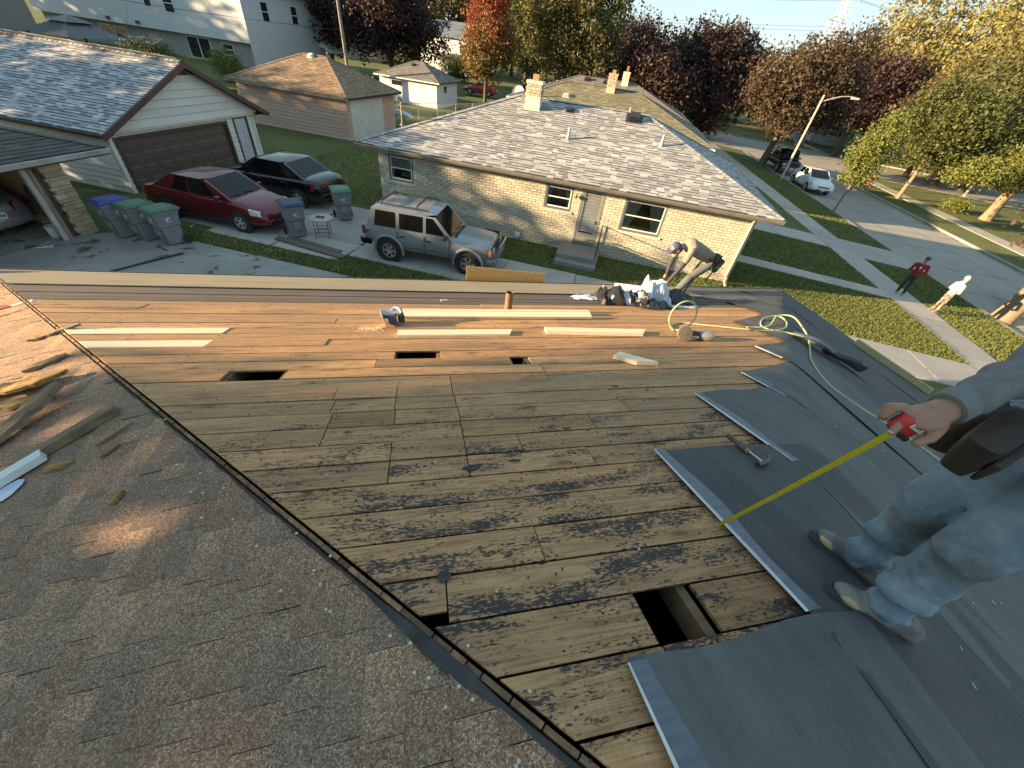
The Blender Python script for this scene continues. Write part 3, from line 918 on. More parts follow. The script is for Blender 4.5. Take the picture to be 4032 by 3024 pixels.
def shingle_plane(root, O, ex, ey, poly, m, expo=.145, widths=(.16, .2, .24, .3), nobj=300, seed=1, thick=.012, every=1.0, name='shingle'):
    """O + s*ex + t*ey: s along the eave, t up the slope. Pieces nearest the camera become parts."""
    rg = random.Random(seed)
    O = Vector(O); ex = Vector(ex).normalized(); ey = Vector(ey).normalized(); nz = ex.cross(ey)
    if nz.z < 0: nz = -nz
    s0 = min(p[0] for p in poly); s1 = max(p[0] for p in poly); t1 = max(p[1] for p in poly); t0 = min(p[1] for p in poly)
    W = Matrix.LocRotScale(root.location, root.rotation_euler, (1, 1, 1))
    full = []; stuff = MB(); bw = expo * .24
    dm = dark_of(m)
    def band(mb_, c, t, ra):
        if len(c) >= 3: mb_.prism([tuple(O + ex * x + ey * (y - .003) + nz * (thick + .0012 + ra * .5 - (y - t) * .05)) for x, y in c], tuple(nz * -.008), None, 1)
    B = Matrix((ex, ey, nz)).transposed()
    # orientation of polygon for clipping
    A_ = sum(poly[i][0] * poly[(i + 1) % len(poly)][1] - poly[(i + 1) % len(poly)][0] * poly[i][1] for i in range(len(poly)))
    t = t0
    while t < t1:
        s = s0 - rg.uniform(0, .3)
        while s < s1:
            w = rg.choice(widths)
            q = [(s + .002, t), (s + w - .002, t), (s + w - .002, t + expo + .015), (s + .002, t + expo + .015)]
            c = q
            for i in range(len(poly)):
                (xa, ya), (xb, yb) = poly[i], poly[(i + 1) % len(poly)]
                a, b_ = (yb - ya), -(xb - xa)
                if A_ < 0: a, b_ = -a, -b_
                c = clip(c, a, b_, a * xa + b_ * ya)
                if len(c) < 3: break
            ra = rg.choice([0, .006, .012])
            if len(c) >= 3:
                if c == q or len(c) == 4 and all(abs(c[i][0] - q[i][0]) + abs(c[i][1] - q[i][1]) < 1e-9 for i in range(4)):
                    full.append((s, t, w, ra))
                else:
                    stuff.prism([tuple(O + ex * x + ey * y + nz * (thick + ra * .5 - (y - t) * .05)) for x, y in c], tuple(nz * -.01))
                    if ra > 0 and len(c) > 3:
                        band(stuff, clip(c, 0, 1, t + bw), t, ra)
            s += w
        t += expo
    full.sort(key=lambda f: (W @ (O + ex * f[0] + ey * f[1]) - CAMP).length)
    meshes = {}
    for k, (s, t, w, ra) in enumerate(full):
        if k < nobj:
            if w not in meshes:
                pass
            key = (w, ra > 0)
            if key not in meshes:
                g_ = MB(); g_.prism([(.002, 0, thick), (w - .002, 0, thick), (w - .002, expo + .015, thick - .008), (.002, expo + .015, thick - .008)], (0, 0, -.01))
                if ra > 0: g_.prism([(.002, -.003, thick + .0012), (w - .002, -.003, thick + .0012), (w - .002, bw, thick + .0012 - .05 * bw), (.002, bw, thick + .0012 - .05 * bw)], (0, 0, -.008), None, 1)
                me = g_.mesh(name); me.materials.append(m); me.materials.append(dm); me.polygons.foreach_set('material_index', g_.m); meshes[key] = me
            o = link(meshes[key], name, root, Matrix.Translation(O + ex * s + ey * t + nz * ra * .5) @ B.to_4x4())
        else:
            q = [(s + .002, t), (s + w - .002, t), (s + w - .002, t + expo + .015), (s + .002, t + expo + .015)]
            stuff.prism([tuple(O + ex * x + ey * y + nz * (thick + ra * .5 - (y - t) * .05)) for x, y in q], tuple(nz * -.01))
            if ra > 0: band(stuff, clip(q, 0, 1, t + bw), t, ra)
    if stuff.v:
        stuff.build(name + 's_joined', [m, dm], root, kind='stuff')

def hip_roof(root, x0, x1, y0, y1, ze, k, m, th=.12, planes='FRLB', nobj=300, expo=.145, widths=(.16, .2, .24, .3), seed=1, capm=None):
    """hip roof over an eave rectangle in the local frame; F faces -y"""
    hx = (x1 - x0) / 2; hy = (y1 - y0) / 2; h = min(hx, hy); zr_ = ze + k * h
    if hx >= hy: r0, r1 = (x0 + h, y0 + h, zr_), (x1 - h, y0 + h, zr_)
    else: r0, r1 = (x0 + h, y0 + h, zr_), (x0 + h, y1 - h, zr_)
    c = [(x0, y0, ze), (x1, y0, ze), (x1, y1, ze), (x0, y1, ze)]
    mb = MB()
    vs = c + [r0, r1] + [(p[0], p[1], p[2] - th) for p in c]
    if hx >= hy: fs = [(0, 1, 5, 4), (1, 2, 5), (2, 3, 4, 5), (3, 0, 4)]
    else: fs = [(0, 1, 4), (1, 2, 5, 4), (2, 3, 5), (3, 0, 4, 5)]
    fs += [(0, 6, 7, 1), (1, 7, 8, 2), (2, 8, 9, 3), (3, 9, 6, 0), (9, 8, 7, 6)]
    mb.add(vs, fs)
    roof = mb.build('roof', M_DECKD if nobj or True else m, root)
    sl = math.sqrt(1 + k * k)
    L = h * sl
    per = nobj
    for side in planes:
        if side == 'F': O, ex, ey, wd = (x0, y0, ze), (1, 0, 0), (0, 1, k), x1 - x0
        if side == 'R': O, ex, ey, wd = (x1, y0, ze), (0, 1, 0), (-1, 0, k), y1 - y0
        if side == 'L': O, ex, ey, wd = (x0, y0, ze), (0, 1, 0), (1, 0, k), y1 - y0
        if side == 'B': O, ex, ey, wd = (x0, y1, ze), (1, 0, 0), (0, -1, k), x1 - x0
        poly = [(-.02, -.02), (wd + .02, -.02), (wd - h, L), (h, L)] if wd > 2 * h + .01 else [(-.02, -.02), (wd + .02, -.02), (wd / 2, L)]
        if side in 'LB': pass
        shingle_plane(root, O, ex, ey, poly, m, expo, widths, per if side == 'F' else 0, seed + ord(side))
    # hip and ridge caps
    mb = MB(); rg = random.Random(seed)
    if hx >= hy: lines = [(c[0], r0), (c[1], r1), (c[2], r1), (c[3], r0), (r0, r1)]
    else: lines = [(c[0], r0), (c[1], r0), (c[2], r1), (c[3], r1), (r0, r1)]
    for a, b_ in lines:
        a = Vector(a); b_ = Vector(b_); d = b_ - a
        n = int(d.length / .17)
        if n < 1: continue
        side = d.cross(Vector((0, 0, 1))).normalized()
        for i in range(n):
            p = a + d * (i / n); q = a + d * ((i + 1.25) / n)
            z = Vector((0, 0, .034)); w = side * .13 - Vector((0, 0, .13 * k * .72))
            w2 = -side * .13 - Vector((0, 0, .13 * k * .72))
            e_ = Vector((0, 0, .012))
            mb.add([tuple(p + z + e_), tuple(q + z), tuple(q + z + w), tuple(p + z + e_ + w), tuple(q + z + w2), tuple(p + z + e_ + w2)], [(0, 3, 2, 1), (0, 1, 4, 5)])
    mb.build('hip_caps', capm or m, root)
    return roof, r0, r1

def wall_open(root, x0, x1, z1, y, ops, th, m, name='wall', z0=-.05):
    """wall in the plane y (outer face), built round its openings (xa, xb, za, zb)"""
    mb = MB()
    xs = sorted(set([x0, x1] + [v for o in ops for v in o[:2]]))
    zs = sorted(set([z0, z1] + [v for o in ops for v in o[2:4]]))
    for i in range(len(xs) - 1):
        run = None
        for j in range(len(zs) - 1):
            cx, cz = (xs[i] + xs[i + 1]) / 2, (zs[j] + zs[j + 1]) / 2
            if any(o[0] < cx < o[1] and o[2] < cz < o[3] for o in ops):
                continue
            mb.bbox((xs[i], y, zs[j]), (xs[i + 1], y + th, zs[j + 1]))
    return mb.build(name, m, root)

M_GLASS = glassmat('window_glass')
M_WHITEP = mat('white_trim', (0.72, 0.71, 0.68), (0.64, 0.63, 0.60), 3, .5)
M_GREYP = mat('slate_trim', (0.12, 0.135, 0.15), (0.10, 0.11, 0.125), 3, .5)
M_CURT = mat('curtain', (0.8, 0.77, 0.7), (0.6, 0.57, 0.51), 2, .9, stretch=(14, 1, 0.6))
M_DARKR = mat('dark_room', (0.035, 0.03, 0.028), None, 2, .95)
def window(root, x0, x1, z0, z1, y, fm=M_WHITEP, cm=None, sash=True, curtain=0, rec=.05, M=None, casing=.07, blind=False):
    mb = MB()
    c = casing
    def fr(mb, a, b_, c_, d_, w, y0, y1):
        mb.bbox((a, y0, c_), (a + w, y1, d_), M); mb.bbox((b_ - w, y0, c_), (b_, y1, d_), M)
        mb.bbox((a + w, y0, c_), (b_ - w, y1, c_ + w), M); mb.bbox((a + w, y0, d_ - w), (b_ - w, y1, d_), M)
    fr(mb, x0, x1, z0, z1, c, y - .02, y + rec + .02)
    w = mb.build('window', cm or fm, root)
    mb = MB()
    zm = (z0 + z1) / 2
    fr(mb, x0 + c, x1 - c, z0 + c, zm + .02, .04, y + .008, y + rec); fr(mb, x0 + c, x1 - c, zm - .02, z1 - c, .04, y + .018, y + rec + .01)
    mb.build('sash', fm, w)
    mb = MB(); mb.bbox((x0 + c + .03, y + rec - .015, z0 + c + .03), (x1 - c - .03, y + rec - .010, z1 - c - .03), M)
    mb.build('pane', M_PANE, w)
    mb = MB(); mb.bbox((x0 + c, y + .3, z0 + c), (x1 - c, y + .32, z1 - c), M); mb.build('room_shadow', M_DARKR, w)
    if curtain:
        mb = MB(); n = 26; vs = []; fs = []
        def drape(a, b_, sw):
            vs = []; fs = []
            for i in range(n + 1):
                f = i / n
                for j, zz in enumerate((z0 + c, zm, z1 - c)):
                    x = a + (b_ - a) * (f * (1 - sw * (2 - j) * .28))
                    vs.append((x, y + .075 + .014 * math.sin(f * 26 + j), zz))
            for i in range(n):
                for j in range(2):
                    q = i * 3 + j; fs.append((q, q + 3, q + 4, q + 1))
            mb.add(vs, fs, M)
        wd = x1 - x0 - 2 * c
        drape(x0 + c, x0 + c + wd * .42 * curtain, 1); drape(x1 - c, x1 - c - wd * .42 * curtain, 1)
        mb.build('curtain', M_CURT, w, smooth=True)
    if blind:
        mb = MB(); mb.bbox((x0 + c, y + .1, zm), (x1 - c, y + .11, z1 - c), M); mb.build('blind', M_CURT, w)
    return w
M_PANE, nt, b = newmat('pane_glass')
b.inputs['Base Color'].default_value = (0.9, 0.95, 0.95, 1); b.inputs['Roughness'].default_value = 0.03
gl = nt.nodes.new('ShaderNodeBsdfGlossy'); gl.inputs['Roughness'].default_value = 0.03
tr = nt.nodes.new('ShaderNodeBsdfTransparent'); tr.inputs[0].default_value = (0.72, 0.76, 0.76, 1)
fz = nt.nodes.new('ShaderNodeFresnel'); fz.inputs[0].default_value = 1.6
mx = nt.nodes.new('ShaderNodeMixShader')
nt.links.new(fz.outputs[0], mx.inputs[0]); nt.links.new(tr.outputs[0], mx.inputs[1]); nt.links.new(gl.outputs[0], mx.inputs[2])
nt.links.new(mx.outputs[0], nt.nodes['Material Output'].inputs[0])

def laps(root, x0, x1, z0, z1, y, h, m, name='siding_board', joined=False, ops=(), M=None, zf=None):
    """clapboards: each a wedge thicker at its foot; zf(x) may clip them under a gable"""
    n = int(math.ceil((z1 - z0) / h)); big = MB()
    for i in range(n):
        za = z0 + i * h; zb = min(za + h, z1) - (0 if joined else .014)
        segs = [(x0, x1)]
        for o in ops:
            if o[2] < zb - .01 and o[3] > za + .01:
                ns = []
                for a, b_ in segs:
                    if o[0] > a: ns.append((a, min(o[0], b_)))
                    if o[1] < b_: ns.append((max(o[1], a), b_))
                segs = [q for q in ns if q[1] - q[0] > .02]
        for a, b_ in segs:
            mb = big if joined else MB()
            if zf:
                q = [(a, za), (b_, za), (b_, zb), (a, zb)]
                for (A1, B1, C1) in zf: q = clip(q, A1, B1, C1)
                if len(q) < 3: continue
                mb.prism([(x, y - .006 - .03 * (1 - (z - za) / h), z) for x, z in q], (0, .05, 0), M)
            else:
                mb.hexa([(a, y - .034, za), (b_, y - .034, za), (b_, y + .02, za), (a, y + .02, za), (a, y - .006, zb), (b_, y - .006, zb), (b_, y + .02, zb), (a, y + .02, zb)], M)
            if not joined: mb.build(name, m, root)
    if joined: big.build(name.replace('board', '') + 's' if False else 'siding', m, root, kind='stuff')

# ---------------------------------------------------------------- brick ranch house next door
nh = thing('brick_house', 'pale brick ranch house with grey hip roof beyond the driveway', 'house', NA, NANG)
M_MORT = mat('mortar', (0.24, 0.215, 0.17), (0.19, 0.17, 0.135), 5, .95)
M_BRICK = mat('cream_brick', (0.54, 0.51, 0.42), (0.46, 0.43, 0.345), 6, .88, rnd=.14, bmp=.25, bscale=40)
WL = 14.32; WD = 9.1; WH = 2.5
ops = [(.40, 1.45, 1.36, 2.30), (6.80, 7.86, 1.46, 2.30), (8.16, 9.04, .34, 2.34), (9.78, 11.32, 1.16, 2.30), (4.5, 5.15, -.05, .16)]
wall_open(nh, 0, WL, WH, 0, ops, .2, M_MORT)
mb = MB(); mb.bbox((0, WD - .2, 0), (WL, WD, WH)); mb.bbox((0, .2, 0), (.2, WD - .2, WH)); mb.bbox((WL - .2, .2, 0), (WL, WD - .2, WH)); mb.build('wall', M_MORT, nh)
BL, BH = .288, .0915
bm = MB(); bm.box((0, 0, 0), (BL - .02, .03, BH - .02)); bme = bm.mesh('brick'); bme.materials.append(M_BRICK)
allb = []; bst = MB(); rg = random.Random(4)
r = 0
while r * BH < WH - .02:
    z = BH * (r + .5); x = -(BL / 2 if r % 2 else 0)
    while x < WL:
        a, c_ = max(x, 0) + .006, min(x + BL, WL) - .006
        segs = [(a, c_)]
        for o in ops:
            if o[2] - .09 < z < o[3] + .02:
                ns = []
                for p, q in segs:
                    if o[0] > p: ns.append((p, min(q, o[0])))
                    if o[1] < q: ns.append((max(p, o[1]), q))
                segs = [s for s in ns if s[1] - s[0] > .02]
        for p, q in segs:
            if q - p > BL - .02: allb.append((p + (q - p) / 2, z))
            else: bst.box(((p + q) / 2, -.006 + rg.uniform(-.002, .002), z), (q - p, .03, BH - .012))
        x += BL
    r += 1
allb.sort(key=lambda p: (Vector(NB(p[0], 0, p[1])) - CAMP).length)
for k, (x, z) in enumerate(allb):
    if k < 300: link(bme, 'brick', nh, Matrix.Translation((x, -.006 + rg.uniform(-.002, .002), z)))
    else: bst.box((x, -.006 + rg.uniform(-.002, .002), z), (BL - .02, .03, BH - .02))
# side wall towards the street
r = 0
while r * BH < WH - .02:
    z = BH * (r + .5); y = -(BL / 2 if r % 2 else 0)
    while y < WD:
        a, c_ = max(y, 0) + .006, min(y + BL, WD) - .006
        if c_ > a: bst.box((WL + .006, (a + c_) / 2, z), (.03, c_ - a, BH - .012)); bst.box((-.006, (a + c_) / 2, z), (.03, c_ - a, BH - .012))
        y += BL
    r += 1
bst.build('bricks_joined', M_BRICK, nh, kind='stuff')
EX0, EX1, EY0, EY1 = -.65, 14.95, -.5, 9.6
hip_roof(nh, EX0, EX1, EY0, EY1, 2.60, .357, M_SHGREY, .05, 'FRL', 300, .155, (.2, .26, .3, .36), 5)
M_SOFF = mat('soffit_taupe', (0.30, 0.265, 0.22), (0.25, 0.22, 0.185), 3, .6)
M_GUT = mat('gutter_taupe', (0.22, 0.195, 0.165), (0.17, 0.15, 0.13), 3, .45, .2)
mb = MB(); mb.bbox((EX0 + .02, EY0 + .02, 2.47), (EX1 - .02, EY1 - .02, 2.52)); mb.build('soffit', M_SOFF, nh)
mb = MB()
mb.bbox((EX0 + .01, EY0 + .01, 2.47), (EX1 - .01, EY0 + .035, 2.58)); mb.bbox((EX1 - .035, EY0 + .04, 2.47), (EX1 - .01, EY1 - .01, 2.58)); mb.bbox((EX0 + .01, EY0 + .04, 2.47), (EX0 + .035, EY1 - .01, 2.58))
mb.build('fascia', M_SOFF, nh)
mb = MB()
gp = [(0, .11), (-.115, .11), (-.125, .09), (-.09, 0), (0, 0), (0, .01), (-.08, .012), (-.11, .085), (-.02, .09)]
mb.loft([[(EX0 - .02, EY0 + .005 + p[0], 2.475 + p[1]) for p in gp[:5]], [(EX1 + .02, EY0 + .005 + p[0], 2.475 + p[1]) for p in gp[:5]]])
mb.loft([[(EX1 - .005 - p[0], EY0, 2.475 + p[1]) for p in gp[:5]], [(EX1 - .005 - p[0], EY1, 2.475 + p[1]) for p in gp[:5]]])
mb.build('gutter', M_GUT, nh)
mb = MB(); mb.tube([(14.1, -.47, 2.46), (14.15, -.3, 2.35), (14.22, -.07, 2.2), (14.22, -.07, .25), (14.2, -.25, .1), (14.2, -.5, .06)], .045, 6)
mb.build('downspout', mat('downspout_cream', (0.52, 0.46, 0.36), (0.46, 0.4, 0.31), 4, .5), nh)
window(nh, .40, 1.45, 1.36, 2.30, 0, cm=M_GREYP, curtain=.55, blind=True)
window(nh, 6.80, 7.86, 1.46, 2.30, 0, cm=M_GREYP, curtain=.6)
window(nh, 9.78, 11.32, 1.16, 2.30, 0, cm=M_GREYP, curtain=1.0)
for (a, b_, z_) in ((.32, 1.53, 1.27), (6.72, 7.94, 1.37), (9.7, 11.4, 1.07)):
    mb = MB(); mb.bbox((a, -.06, z_), (b_, .02, z_ + .085)); mb.build('window_sill', M_BRICK, nh)
# storm door with louvred panes
mb = MB(); M_DOOR = mat('storm_door_grey', (0.30, 0.30, 0.29), (0.25, 0.25, 0.24), 4, .45, .3)
mb.bbox((8.16, -.03, .34), (8.24, .06, 2.34)); mb.bbox((8.96, -.03, .34), (9.04, .06, 2.34)); mb.bbox((8.24, -.03, 2.26), (8.96, .06, 2.34)); mb.bbox((8.24, -.02, .36), (8.96, .04, .78)); mb.bbox((8.24, -.02, .78), (8.32, .04, 2.26)); mb.bbox((8.88, -.02, .78), (8.96, .04, 2.26))
dr = mb.build('door', M_DOOR, nh)
mb = MB()
for i in range(13):
    z = .84 + i * .109
    mb.hexa([(8.33, -.012, z), (8.87, -.012, z), (8.87, -.006, z), (8.33, -.006, z), (8.33, .03, z + .1), (8.87, .03, z + .1), (8.87, .036, z + .1), (8.33, .036, z + .1)])
mb.build('louvre', mat('louvre_glass', (0.20, 0.215, 0.22), (0.14, 0.15, 0.155), 2, .12, spec=.8), dr)
mb = MB(); mb.bbox((8.84, -.06, 1.18), (8.9, -.03, 1.3)); mb.build('handle', M_GREYP, dr)
mb = MB(); mb.bbox((8.2, .1, .36), (9.0, .12, 2.3)); mb.build('inner_door', M_DARKR, dr)
mb = MB(); mb.lathe([(.02, .0), (.05, .02), (.06, .08), (.03, .14), (.01, .15)], 10, Matrix.Translation((7.98, -.12, 1.98))); mb.tube([(7.98, -.01, 2.14), (7.98, -.1, 2.16), (7.98, -.12, 2.12)], .012, 6)
mb.build('wall_lamp', mat('brass_lamp', (0.25, 0.17, 0.08), None, 8, .4, .6), nh)
mb = MB(); mb.bbox((5.82, -.07, .12), (6.02, -.02, .32)); mb.build('dryer_vent', M_WHITEP, nh)
mb = MB(); mb.bbox((4.5, .06, -.05), (5.15, .08, .16)); mb.build('basement_window', M_GLASS, nh)
# stoop
M_STEP = concrete('stoop_concrete', (0.30, 0.285, 0.26), (0.22, 0.21, 0.19), 1.5)
mb = MB(); mb.bbox((7.75, -1.35, -.05), (9.3, -.01, .33)); mb.bbox((7.75, -1.68, -.05), (9.3, -1.35, .17)); mb.build('stoop', M_STEP, nh, bevel=.012)
mb = MB(); mb.tube([(9.2, -1.3, .33), (9.2, -1.3, 1.2)], .022, 6); mb.tube([(9.2, -1.3, 1.2), (9.2, -.02, 1.2)], .02, 6); mb.tube([(9.2, -.1, .33), (9.2, -.1, 1.2)], .02, 6)
mb.build('railing', mat('black_iron', (0.02, 0.02, 0.022), None, 5, .5, .6), nh)
# chimney
M_CHB = mat('chimney_brick', (0.48, 0.42, 0.31), (0.36, 0.31, 0.22), 6, .9, rnd=.22)
M_CHP = mat('chimney_parge', (0.62, 0.58, 0.5), (0.5, 0.47, 0.4), 4, .9)
def chimney(root, x, y, zb, w, hp, hb, fh, brm, fm, pm):
    mb = MB(); mb.hexa([(x - w * .58, y - w * .5, zb - .6), (x + w * .58, y - w * .5, zb - .6), (x + w * .58, y + w * .5, zb - .6), (x - w * .58, y + w * .5, zb - .6), (x - w * .5, y - w * .45, zb + hp), (x + w * .5, y - w * .45, zb + hp), (x + w * .5, y + w * .45, zb + hp), (x - w * .5, y + w * .45, zb + hp)])
    ch = mb.build('chimney', pm, root)
    mb = MB(); mb.bbox((x - w * .47, y - w * .42, zb + hp), (x + w * .47, y + w * .42, zb + hp + hb)); mb.build('mortar_core', M_MORT, ch)
    rw = max(2, int(hb / .1)); rg = random.Random(int(x * 10)); mb = MB()
    for i in range(rw):
        z = zb + hp + (i + .5) * hb / rw
        nx = 3
        for j in range(nx):
            f = (j + (.5 if i % 2 else .25)) / nx
            f = min(f, .9)
            for sy in (-1, 1):
                mb.box((x - w * .5 + w * f, y + sy * w * .43, z), (w / nx - .015, .05, hb / rw - .012))
            for sx in (-1, 1):
                mb.box((x + sx * w * .48, y - w * .42 + w * .84 * f, z), (.05, w * .8 / nx - .015, hb / rw - .012))
    mb.build('chimney_bricks', brm, ch)
    mb = MB(); mb.bbox((x - w * .56, y - w * .52, zb + hp + hb), (x + w * .56, y + w * .52, zb + hp + hb + .1)); mb.build('cap', pm, ch)
    mb = MB(); mb.bbox((x - w * .2, y - w * .2, zb + hp + hb + .1), (x + w * .2, y + w * .2, zb + hp + hb + .1 + fh)); mb.build('flue', fm, ch)
M_FLUE = mat('clay_flue', (0.46, 0.22, 0.09), (0.38, 0.18, 0.075), 8, .8)
chimney(nh, 5.2, 3.8, 4.05, .60, .46, .40, .2, M_CHB, M_FLUE, M_CHP)
M_BLKM = mat('black_metal', (0.025, 0.025, 0.028), (0.04, 0.04, 0.042), 6, .5, .3)
def roofvent(root, x, y, ze, k, y0, s=.3, m=None, name='roof_vent', hood=True):
    z = ze + k * (y - y0)
    mb = MB(); M = Matrix.Translation((x, y, z)) @ Matrix.Rotation(math.atan(k), 4, 'X')
    mb.bbox((-s * .8, -s * .8, 0.01), (s * .8, s * .8, .03), M); mb.hexa([(-s / 2, -s / 2, .03), (s / 2, -s / 2, .03), (s / 2, s / 2, .03), (-s / 2, s / 2, .03), (-s / 2, -s * .6, s * .5), (s / 2, -s * .6, s * .5), (s / 2, s / 2, s * .45), (-s / 2, s / 2, s * .45)], M)
    mb.build(name, m or M_BLKM, root, bevel=.01)
def plumbing(root, x, y, ze, k, y0, h=.38, r=.05, m=None):
    z = ze + k * (y - y0); mb = MB(); mb.lathe([(r * 1.7, -.05), (r * 1.4, .1), (r, .14), (r, h), (r * .8, h), (r * .8, h - .1)], 12, Matrix.Translation((x, y, z)), cap=False)
    mb.bbox((x - .18, y - .18, z - .02), (x + .18, y + .18, z + .02), Matrix.Identity(4)) if False else None
    mb.build('plumbing_vent', m or M_CHP, root, smooth=True)
KF = .357
roofvent(nh, 6.74, 3.94, 2.6, KF, EY0, .22); roofvent(nh, 9.39, 4.1, 2.6, KF, EY0, .42)
M_LEAD = mat('lead_pipe', (0.42, 0.41, 0.38), (0.34, 0.33, 0.31), 6, .6, .2)
plumbing(nh, 7.08, 1.95, 2.6, KF, EY0, m=M_LEAD); plumbing(nh, 10.62, 2.55, 2.6, KF, EY0, m=M_LEAD)
# service mast on the left hip
mb = MB(); mb.tube([(.5, 1.2, 3.05), (.5, 1.2, 3.95)], .035, 8); mb.lathe([(.12, 0), (.05, .08)], 10, Matrix.Translation((.5, 1.2, 3.1))); mb.tube([(.5, 1.2, 3.95), (.4, 1.15, 4.02), (.36, 1.1, 3.9)], .03, 6)
mb.tube([(.42, 1.15, 3.8), (.6, 1.1, 3.75), (.58, 1.2, 3.55)], .012, 5)
mb.build('service_mast', mat('mast_grey', (0.25, 0.22, 0.2), (0.15, 0.13, 0.12), 8, .6, .4), nh)

# ---------------------------------------------------------------- second and third ranch houses behind it
def ranch(name, label, depth, zr_, m, a0, a1, dh, brickm, seed):
    o = thing(name, label, 'house', NB(0, depth - dh), NANG)
    mb = MB(); mb.bbox((a0 + .6, .5, -.05), (a1 - .6, 2 * dh - .5, 2.5)); mb.build('wall', brickm, o)
    hip_roof(o, a0, a1, 0, 2 * dh, zr_ - .36 * dh, .36, m, .16, 'FRL', 300 if depth < 20 else 200, .17, (.26, .32, .4), seed)
    mb = MB(); mb.bbox((a0 - .1, -.11, zr_ - .36 * dh - .13), (a1 + .1, -.01, zr_ - .36 * dh - .02)); mb.bbox((a1 + .01, 0, zr_ - .36 * dh - .13), (a1 + .11, 2 * dh, zr_ - .36 * dh - .02)); mb.build('gutter', M_WHITEP, o)
    return o, zr_ - .36 * dh
h2, ze2 = ranch('ranch_house', 'ranch house with olive shingle roof just behind the grey roof', 18.0, 4.5, M_SHTAN, -.6, 14.5, 5.1, M_MORT, 21)
M_STONE = mat('lannon_stone', (0.46, 0.40, 0.30), (0.36, 0.30, 0.21), 7, .9, rnd=.2)
chimney(h2, 7.6, 4.6, ze2 + .36 * 4.6, .55, .25, .62, .18, M_STONE, M_FLUE, M_STONE)
for (x, y) in ((4.9, 3.2), (6.3, 2.2)): roofvent(h2, x, y, ze2, .36, 0, .32, mat('pale_vent', (0.5, 0.48, 0.43), None, 5, .5))
plumbing(h2, 3.4, 2.6, ze2, .36, 0, m=M_LEAD); plumbing(h2, 9.2, 2.2, ze2, .36, 0, m=M_LEAD)
h3, ze3 = ranch('ranch_house', 'third ranch house with grey roof, only its ridge showing behind the olive roof', 29.5, 4.55, M_SHSM, -1.2, 14.3, 5.2, M_MORT, 33)
chimney(h3, 8.2, 4.7, ze3 + .36 * 4.7, .55, .4, .4, .4, M_CHP, mat('red_flue', (0.32, 0.10, 0.05), None, 6, .7), M_CHP)
roofvent(h3, 4.9, 4.6, ze3, .36, 0, .4); roofvent(h3, 6.6, 4.6, ze3, .36, 0, .4)
# ---------------------------------------------------------------- white gable garage with the brown door
M_SIDW = mat('white_clapboard', (0.66, 0.66, 0.63), (0.58, 0.58, 0.56), 2, .6, rnd=.05)
M_BROWN = mat('brown_trim', (0.085, 0.048, 0.038), (0.065, 0.038, 0.03), 3, .55)
M_BDOOR = mat('brown_garage_door', (0.105, 0.078, 0.066), (0.085, 0.064, 0.055), 2, .55)
GO = (-11.06, 18.69, 0); GR = R(66)
ga = thing('gable_garage', 'white clapboard gable garage with a brown sectional door', 'garage', GO, GR)
GD = 12.0; RX = 4.0; RZ = 4.06; EZ = 2.08; X0, X1 = .1, 7.3
kl = (RZ - EZ) / (RX + .25); kr = (RZ - EZ) / (7.95 - RX)
ops = [(.25, 5.62, -.05, 1.86), (5.98, 6.9, -.05, 1.98)]
wall_open(ga, X0, X1, 2.1, .03, ops, .12, M_SIDW)
laps(ga, X0, X1, 0, 2.0, 0.02, .2, M_SIDW, ops=ops)
mb = MB(); mb.prism([(X0, .03, 2.1), (X1, .03, 2.1), (RX, .03, RZ - .12)], (0, .1, 0)); mb.build('gable_wall', M_SIDW, ga)
zf = [(-kl, 1, RZ - .12 - kl * RX), (kr, 1, RZ - .12 + kr * RX)]
laps(ga, X0 - .1, X1 + .3, 2.04, 3.6, -.02, .27, M_SIDW, zf=zf)
mb = MB(); mb.prism([(RX - .42, -.07, 3.6), (RX + .42, -.07, 3.6), (RX, -.07, 3.86)], (0, .06, 0)); mb.build('gable_vent', M_BROWN, ga)
mb = MB(); mb.bbox((X0, GD - .1, 0), (X1, GD, 2.2)); mb.bbox((X1 - .1, .15, 0), (X1, GD - .1, 2.1)); mb.bbox((X0, .15, 0), (X0 + .1, GD - .1, 2.1)); mb.build('wall', M_SIDW, ga)
Ms = Matrix.Translation((X0, 0, 0)) @ Matrix.Rotation(R(-90), 4, 'Z')
laps(ga, -GD, -.1, 0, 2.0, 0, .2, M_SIDW, M=Ms)
# corner boards and frieze
mb = MB(); mb.bbox((X0 - .03, -.04, 0), (X0 + .09, .02, 2.04)); mb.build('corner_board', M_WHITEP, ga)
mb = MB(); mb.bbox((X1 - .09, -.04, 0), (X1 + .03, .02, 2.04)); mb.build('corner_board', M_WHITEP, ga)
mb = MB(); mb.bbox((X0 - .05, -.09, 1.96), (X1 + .05, -.03, 2.05)); mb.build('frieze_board', mat('cream_frieze', (0.6, 0.55, 0.42), None, 3, .6), ga)
